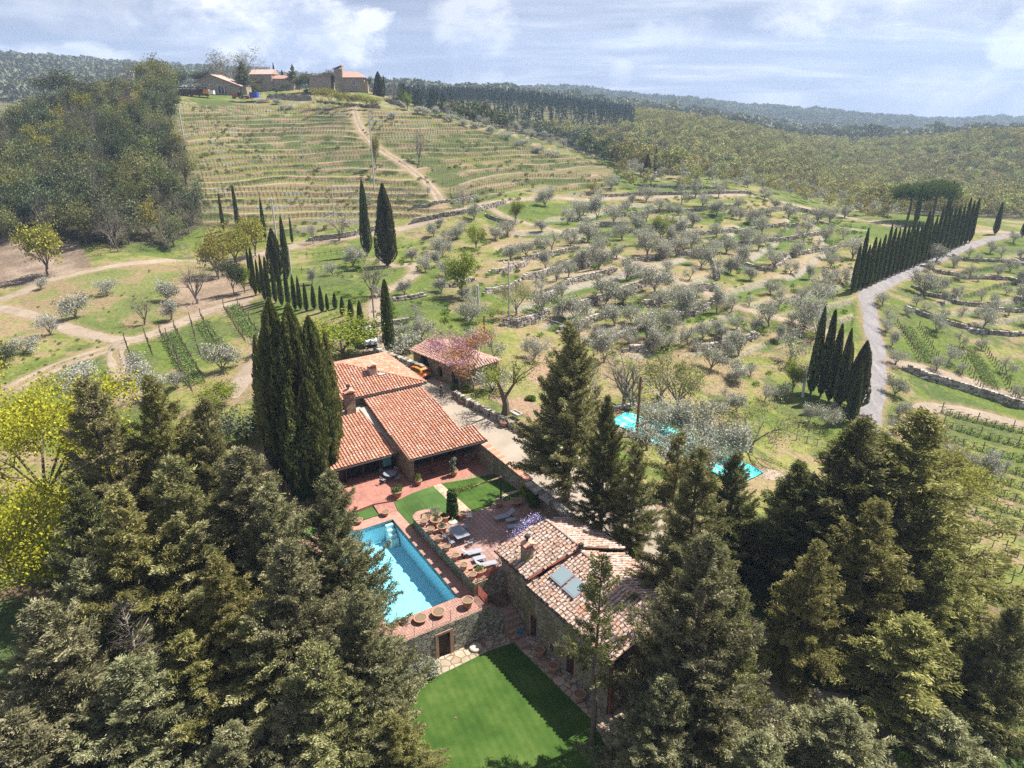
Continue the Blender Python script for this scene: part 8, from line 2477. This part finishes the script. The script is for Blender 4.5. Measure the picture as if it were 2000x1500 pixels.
wire(tops['d'], tops['q'], 1.5, 'cable from the hamlet down to the upper vineyard pole')
wire(tops['d'], tops['e'], 1.2, 'cable between the two thin vineyard poles')
wire(tops['e'], at(745, 455)[:2] + (tops['e'][2] - 4,), 1.5, 'cable from the lower vineyard pole toward the big cypresses')
wire(ray_Z(785, 470, 135), tops['h'], 1.0, 'cable from the big cypresses to the pole behind the barn')
wire(tops['h'], tops['o'], 3.0, 'long cable crossing the grove from the barn to the short pale pole')
wire(tops['o'], tops['n'], 2.0, 'cable from the short pale pole to the cypress clump')
wire(tops['j'], ray_Z(1440, 870, 85), 1.0, 'cable running down right from the leaning brown pole')
wire(ray_Z(1890, 1130, 62), ray_Z(2030, 1190, 66), .4, 'thin cable at the right edge over the slope')
tops2 = at(990, 540)

# ------------------------------------------------------------------ the hamlet on the hill
def hbox(t, x0, x1, y0, y1, z0, z1, mat, name='wall'): return MB().box(x0, x1, y0, y1, z0, z1).build(name, mat, t)
def gable(t, x0, x1, y0, y1, z, rise, mat, axis='x', ov=.4, name='roof'):
    m = MB()
    if axis == 'x': m.add([(x0 - ov, y0 - ov, z), (x1 + ov, y0 - ov, z), (x1 + ov, y1 + ov, z), (x0 - ov, y1 + ov, z), (x0 - ov, (y0 + y1) / 2, z + rise), (x1 + ov, (y0 + y1) / 2, z + rise)], [(0, 1, 5, 4), (2, 3, 4, 5), (0, 4, 3), (1, 2, 5), (3, 2, 1, 0)])
    else: m.add([(x0 - ov, y0 - ov, z), (x1 + ov, y0 - ov, z), (x1 + ov, y1 + ov, z), (x0 - ov, y1 + ov, z), ((x0 + x1) / 2, y0 - ov, z + rise), ((x0 + x1) / 2, y1 + ov, z + rise)], [(3, 0, 4, 5), (1, 2, 5, 4), (0, 1, 4), (2, 3, 5), (3, 2, 1, 0)])
    return m.build(name, mat, t)
def win(t, x, y, z, w, h, axis='y', nm='window', mat=None):
    f = MB().box(x - w / 2, x + w / 2, y - .06, y + .02, z, z + h).build(nm, M_white, t)
    for a in (-.23, .23): MB().box(x + a * w - w * .19, x + a * w + w * .19, y - .09, y - .055, z + .08, z + h - .08).build('pane', M_carglass, f)
Zh = 335.
def hloc(px, py, Z): p = ray_Z(px, py, Z); return p
sc_ = Zh / FPX     # metres per pixel there
p = hloc(430, 183, Zh); fh = thing('farmhouse', 'low stone farmhouse with two tall white windows on the hilltop', 'house', (p[0], p[1], h1(p[0], p[1]) if False else p[2]), -.05)
m = MB(); m.prism([(-11.4, 0), (-5.2, 0), (3.6, 0), (9.4, 0), (9.4, 9), (-11.4, 9)], -1.5, 3.6); m.build('wall', M_far_stone, fh)
m = MB(); m.add([(-12, -.5, 4.6), (9.9, -.5, 3.4), (9.9, 10, 3.4), (-12, 10, 4.6), (-3.0, -.5, 8.0), (-3.0, 10, 8.0)], [(0, 4, 5, 3), (4, 1, 2, 5), (0, 1, 4), (2, 3, 5)]); m.build('gable', M_far_stone, fh)
for a, za, b, zb in ((-12.4, 4.5, -3.0, 8.05), (-3.0, 8.05, 10.5, 3.2)):
    m = MB(); m.add([(a, -1, za), (b, -1, zb), (b, 10.5, zb), (a, 10.5, za), (a, -1, za + .3), (b, -1, zb + .3), (b, 10.5, zb + .3), (a, 10.5, za + .3)], [(0, 3, 2, 1), (4, 5, 6, 7), (0, 1, 5, 4), (2, 3, 7, 6), (1, 2, 6, 5), (3, 0, 4, 7)]); m.build('roof', M_tile_far, fh)
win(fh, -7.0, -.55, .2, 3.0, 2.9); win(fh, 1.0, -.55, .1, 3.2, 3.0)
hbox(fh, 9.42, 12.5, 1, 7, -1.5, 3.0, M_far_stone, 'annex')
p = hloc(368, 187, 318); sd2 = thing('open_shed', 'dark open timber shed full of stacked logs on the hilltop', 'shed', p, 0)
for x in (-9, -5.5, -2, 1.5, 5, 8.6):
    MB().box(x - .15, x + .15, -.1, .2, -1, 3.3).build('post', M_wood, sd2)
MB().box(-9.6, 9.2, -1, 5, 3.3, 3.6).build('roof', M_wood, sd2)
rp = []
cen = []; 
for i in range(420): cen.append((random.uniform(-8.6, 8.4), random.uniform(1, 3.5), random.uniform(0, 2.6)))
v, f = boxes(np.array(cen), np.tile([.5, 1.2, .34], (420, 1)), rng.uniform(-.4, .4, 420)); link('log_stack', npmesh('log_stack', v, f, simple('cut_logs', (.24, .12, .06), .9, .4, 3), tint=np.repeat(rng.random(420), 6)), sd2, kind='stuff')
for (px, py, w, h_, d_, mat, lab, cat) in ((497, 191, 3.4, 2.3, 3, simple('blue_container', (.02, .06, .42), .5), 'blue container parked below the farmhouse', 'container'), (414, 184, 2.2, 1.6, 2, M_white, 'white tank beside the orange pile at the shed', 'tank'),
                                       (404, 183, 2.4, 1.8, 2, simple('orange_tarp', (.62, .26, .03), .7), 'orange tarpaulin pile next to the shed', 'tarpaulin'), (300, 190, 4.5, 1.3, 2, simple('blue_grey_car', (.10, .16, .28), .4), 'dark blue car left of the open shed', 'car')):
    p = hloc(px, py, 318); t = thing(lab.split()[0] + '_' + cat.replace(' ', '_') if cat != 'car' else 'blue_car', lab, cat, p)
    if cat == 'car':
        car_body(t, [(-2.1, .3), (-2.1, .9), (-1.4, 1.4), (.6, 1.4), (1.2, .95), (2.0, .8), (2.1, .3)], 1.7, mat, .9)
        for s in (-1, 1):
            for x in (-1.3, 1.3): wheel(t, x, s * .8)
    else:
        MB().box(-w / 2, w / 2, -d_ / 2, d_ / 2, 0, h_ * .92, jit=.12 if cat == 'tarpaulin' else 0).build('body', mat, t); MB().box(-w / 2 - .05, w / 2 + .05, -d_ / 2 - .05, d_ / 2 + .05, h_ * .92 + .02, h_).build('lid', mat, t)
# red farm tractor
p = hloc(468, 193, 316); t = thing('red_tractor', 'red farm machine standing below the farmhouse', 'tractor', p)
M_trac = simple('tractor_red', (.40, .05, .03), .6)
MB().box(-3, -.5, -.6, .6, .7, 1.8).build('bonnet', M_trac, t); MB().box(-.4, 1.4, -.8, .8, .9, 2.7).build('cab', M_carglass, t); MB().box(1.5, 4.6, -1, 1, .6, 1.3).build('trailer', M_trac, t)
for x, r in ((-2.4, .5), (.9, .85), (3.4, .5)): wheel(t, x, -1.0, r); wheel(t, x, 1.0, r)
# middle house, ruined long house
p = hloc(525, 172, 345); t = thing('long_farmhouse', 'long grey stone farmhouse with stepped roofs behind the dark tree', 'house', p, -.12)
hbox(t, -9, 2, 0, 8, -1.5, 6.2, M_far_stone); gable(t, -9, 2, 0, 8, 6.2, 2.2, M_tile_far); hbox(t, 2.02, 12, 1, 8, -1.5, 4.2, M_far_stone, 'low_wing'); gable(t, 2.02, 12, 1, 8, 4.2, 1.6, M_tile_far, name='wing_roof')
for x, z in ((-6, 3.2), (-2.5, 3.2), (-6, .4), (4, 1.2), (7.5, 1.2)): win(t, x, -.06 if x < 2 else .94, z, 1.0, 1.4)
hbox(t, -6.5, -3.2, -1.2, -.05, 2.6, 2.9, M_trac, 'awning')
# square annexe and tower house
p = hloc(627, 178, 330); t = thing('square_stone_annexe', 'plain square stone block left of the tower house', 'house', p, .03)
hbox(t, -4.9, 4.9, 0, 8, -2.5, 6.4, M_far_stone); MB().box(-5.2, 5.2, -.3, 8.3, 6.42, 6.8).build('roof', M_tile_far, t); win(t, 1.5, -.06, 3, .9, 1.2)
p = hloc(685, 181, 330); t = thing('tower_house', 'stone tower house with raised tower, tiled roof and dark arch', 'house', p, .10)
hbox(t, -3.6, 6.5, 0, 9, -1.5, 6.6, M_far_stone); hbox(t, -6.9, -3.62, .5, 8, -1.5, 10.2, M_far_stone, 'tower')
m = MB(); m.add([(-7.4, -.2, 9.9), (-3.2, -.2, 11.4), (-3.2, 8.6, 11.4), (-7.4, 8.6, 9.9), (-7.4, -.2, 10.25), (-3.2, -.2, 11.75), (-3.2, 8.6, 11.75), (-7.4, 8.6, 10.25)], [(0, 3, 2, 1), (4, 5, 6, 7), (0, 1, 5, 4), (2, 3, 7, 6), (1, 2, 6, 5), (3, 0, 4, 7)]); m.build('tower_roof', M_tile_far, t)
hbox(t, -3.6, -3.3, .5, 8, 6.6, 11.3, M_far_stone, 'tower_side')
m = MB(); m.add([(-3.2, -.6, 6.55), (7.1, -.6, 6.55), (7.1, 9.6, 6.55), (-3.2, 9.6, 6.55), (-3.2, 4.5, 9.2), (3.4, 4.5, 9.0)], [(0, 1, 5, 4), (2, 3, 4, 5), (1, 2, 5), (0, 4, 3), (3, 2, 1, 0)]); m.build('roof', M_tile_far, t)
win(t, 1.7, -.06, 3.2, 1.6, 1.9)
m = MB(); n = 10; vs = [(.9 - 0 - 2.0 * math.cos(math.pi * i / n) - .2, -.05, -1.2 + 1.9 * math.sin(math.pi * i / n)) for i in range(n + 1)] ; vs2 = [(a, b + .04, c) for a, b, c in vs]
m.add(vs + vs2, [tuple(range(n, -1, -1)), tuple(range(n + 1, 2 * n + 2))] + [(i, i + 1, n + 2 + i, n + 1 + i) for i in range(n)]); m.build('arch_opening', M_dark, t)  # flat near-black panel painted as the shade inside the arch
hbox(t, 6.52, 8.0, .4, 6, -1.5, 4.8, simple('ochre_plaster', (.42, .28, .14), .9), 'lean_to')
rubble_wall([hloc(520, 181, 322)[:2], hloc(570, 180, 322)[:2], hloc(610, 182, 320)[:2]], 2.2, 'grey stone wall in front of the hamlet', name='hamlet_wall', sx=.8, group=None)
rubble_wall([hloc(715, 213, 305)[:2], hloc(745, 212, 305)[:2]], 2.0, 'pale broken stone wall at the top of the vineyard track', name='hamlet_wall', sx=.8, group=None)
rubble_wall([hloc(755, 197, 318)[:2], hloc(792, 206, 312)[:2]], 1.8, 'ruined wall stubs right of the tower house', name='hamlet_wall', sx=.9, group=None)
# hedge in front of the tower house
for i in range(11):
    f = i / 10; p = hloc(620 + f * 112, 183 + f * 17, 306)
    r = (4.0 if i < 4 else 3.2) * random.uniform(.9, 1.1)
    link('golden_hedge_bush', shrub_mesh('golden_hedge_bush', r, 420, .5, .3, F_oak_y, .85), loc=(p[0], p[1], p[2] - 1.2), label='golden-green hedge bush, %s from the left below the tower house' % ORD[i], cat='bush', group='hedge below the tower house')
for i in range(9):
    f = i / 8; p = hloc(625 + f * 105, 200 + f * 10, 300)
    link('dark_hedge_bush', shrub_mesh('dark_hedge_bush', 1.7, 260, .45, .25, F_oak_d, .6), loc=(p[0], p[1], p[2] - .5), label='dark low hedge bush, %s from the left under the golden hedge' % ORD[i], cat='bush', group='low dark hedge under the golden hedge')
# hamlet trees
def htree(pr_, h0, px, by, ty, Z, wid, lab):
    p = hloc(px, by, Z); hh = fit_height(p[0], p[1], p[2], ty); s = hh / h0; dup(pr_, p, random.uniform(0, 6), (s * wid, s * wid, s), lab)
bigbare = unlink_proto(broadleaf('bare_oak_tree', 'bare oak', 'tree', 9, 1.15, 3000, .7, .07, F_oak_b, M_barkg, lump=.35, gen=3, fork=.16, r0=.2, nlimb=7, up=.25, dens_gen=2, nchild=4))
htree(bigbare, 9, 455, 168, 93, 355, 1.25, 'huge leafless oak towering over the farmhouse')
htree(con[3], 20, 478, 172, 120, 340, 1.3, 'dark evergreen right of the farmhouse gable'); htree(con[3], 20, 574, 165, 126, 345, 1.0, 'dark cedar between the long farmhouse and the square annexe')
htree(cyps[0], 12, 537, 158, 122, 360, 1.0, 'thin cypress on the skyline of the hamlet'); htree(cyp_brown, 12, 553, 165, 137, 355, .9, 'bushy cypress beside the thin skyline cypress')
htree(holm[0], 9, 597, 168, 140, 350, 1.2, 'dark rounded evergreen behind the square annexe'); htree(holm[1], 9, 640, 165, 137, 350, 1.3, 'dark evergreen between annexe and tower house')
htree(cyp_brown, 12, 741, 196, 140, 330, 1.4, 'broad greyish cypress right of the tower house'); htree(cyps[1], 12, 751, 190, 147, 335, .9, 'slim cypress just right of the broad greyish one')
htree(skel[0], 7, 768, 200, 160, 325, 1.3, 'bare grey tree on the slope right of the tower house'); htree(holm[2], 9, 770, 208, 185, 318, 1.0, 'dark shrub tree below the bare grey one')
htree(holm[0], 9, 395, 165, 135, 350, 1.4, 'dark evergreen clump behind the open shed'); htree(holm[1], 9, 345, 172, 135, 345, 1.5, 'dark evergreen left behind the open shed')
htree(oakg[0], 9, 300, 180, 112, 315, 1.2, 'tall oak group on the crest left of the shed'); htree(oakg[1], 9, 322, 185, 118, 310, 1.0, 'tall brown-green oak beside the shed'); htree(bare[0], 9, 270, 178, 122, 320, 1.2, 'bare branching oak on the crest')
htree(umb_ := None or holm[2], 9, 135, 190, 136, 300, 1.7, 'wide dark evergreen crown on the left crest')
htree(oakg[2], 9, 500, 182, 158, 325, .9, 'light green tree before the long farmhouse')
for px, by, ty, k_, wd, lab in ((660, 168, 140, 0, 1.3, 'dark round tree behind the tower house, left'), (718, 172, 150, 1, 1.2, 'dark tree behind the tower house, right'), (605, 172, 142, 2, 1.2, 'dark tree behind the square annexe'), (585, 176, 150, 1, 1.0, 'low dark evergreen beside the cedar'),
        (560, 178, 158, 0, 1.1, 'low dark shrub tree before the cedar'), (540, 184, 168, 2, 1.2, 'grey-green shrub tree below the long farmhouse'), (600, 186, 172, 1, 1.1, 'rounded shrub tree left of the golden hedge'), (785, 196, 168, 0, 1.1, 'dark tree at the end of the hamlet')):
    htree(holm[k_], 9, px, by, ty, 335, wd, lab)
for i, (px, by, ty) in enumerate(((560, 215, 200), (540, 205, 193), (640, 215, 206), (515, 200, 190), (770, 232, 215), (830, 225, 205), (850, 228, 208), (880, 238, 218), (905, 246, 228), (815, 222, 203), (930, 250, 235), (960, 262, 245), (990, 272, 255), (1020, 285, 268), (1050, 298, 282), (1080, 305, 290))):
    T(olives[i % 5], 4.4, px, by, ty, wid=1.2, label='small olive, %s along the upper edge of the vineyard hill' % ORD[i], group='olives along the upper vineyard edge')

# ------------------------------------------------------------------ haze
b_ = NB('haze_air')
pv = b_.n('ShaderNodeVolumePrincipled'); pv.inputs['Color'].default_value = (.55, .74, 1.0, 1); pv.inputs['Density'].default_value = .00022; pv.inputs['Anisotropy'].default_value = .2
b_.l(pv.outputs[0], b_.out.inputs['Volume'])
m = MB(); m.box(-2500, 2500, -40, 3000, -420, 230)
link('haze', m.mesh('haze', b_.m), label='thin blue haze in the air over the hills', kind='stuff')
sc.cycles.volume_step_rate = 20


# ------------------------------------------------------------------ labels: tell look-alikes apart by their place
def wpx(o):
    p = o.matrix_world.translation if o.parent else o.location
    return to_px(p[0], p[1], p[2])[:2]
byl = {}
for o in C.objects:
    if o.parent is None and o.get('category') and o.get('label'): byl.setdefault(o['label'], []).append(o)
ORDL = ORD + ['twenty-eighth', 'twenty-ninth', 'thirtieth'] + ['%dth' % i for i in range(31, 80)]
for lab, os_ in byl.items():
    if len(os_) < 2: continue
    vert = 'vine row' in lab or 'wall' in lab
    os_.sort(key=lambda o: wpx(o)[1 if vert else 0])
    for i, o in enumerate(os_):
        tail = ', %s from the %s' % (ORDL[i], 'top' if vert else 'left')
        if len(lab.split()) > 14 and ', nearest' in lab: lab = lab.replace(' silvery', '').replace('the ', '', 1) if len(lab.split()) < 17 else lab.split(', nearest')[0]
        if len(lab.split()) <= 12: o['label'] = lab + tail
        else: o['label'] = '%s %s %s' % (ORDL[i], 'uppermost' if vert else 'leftmost', lab)
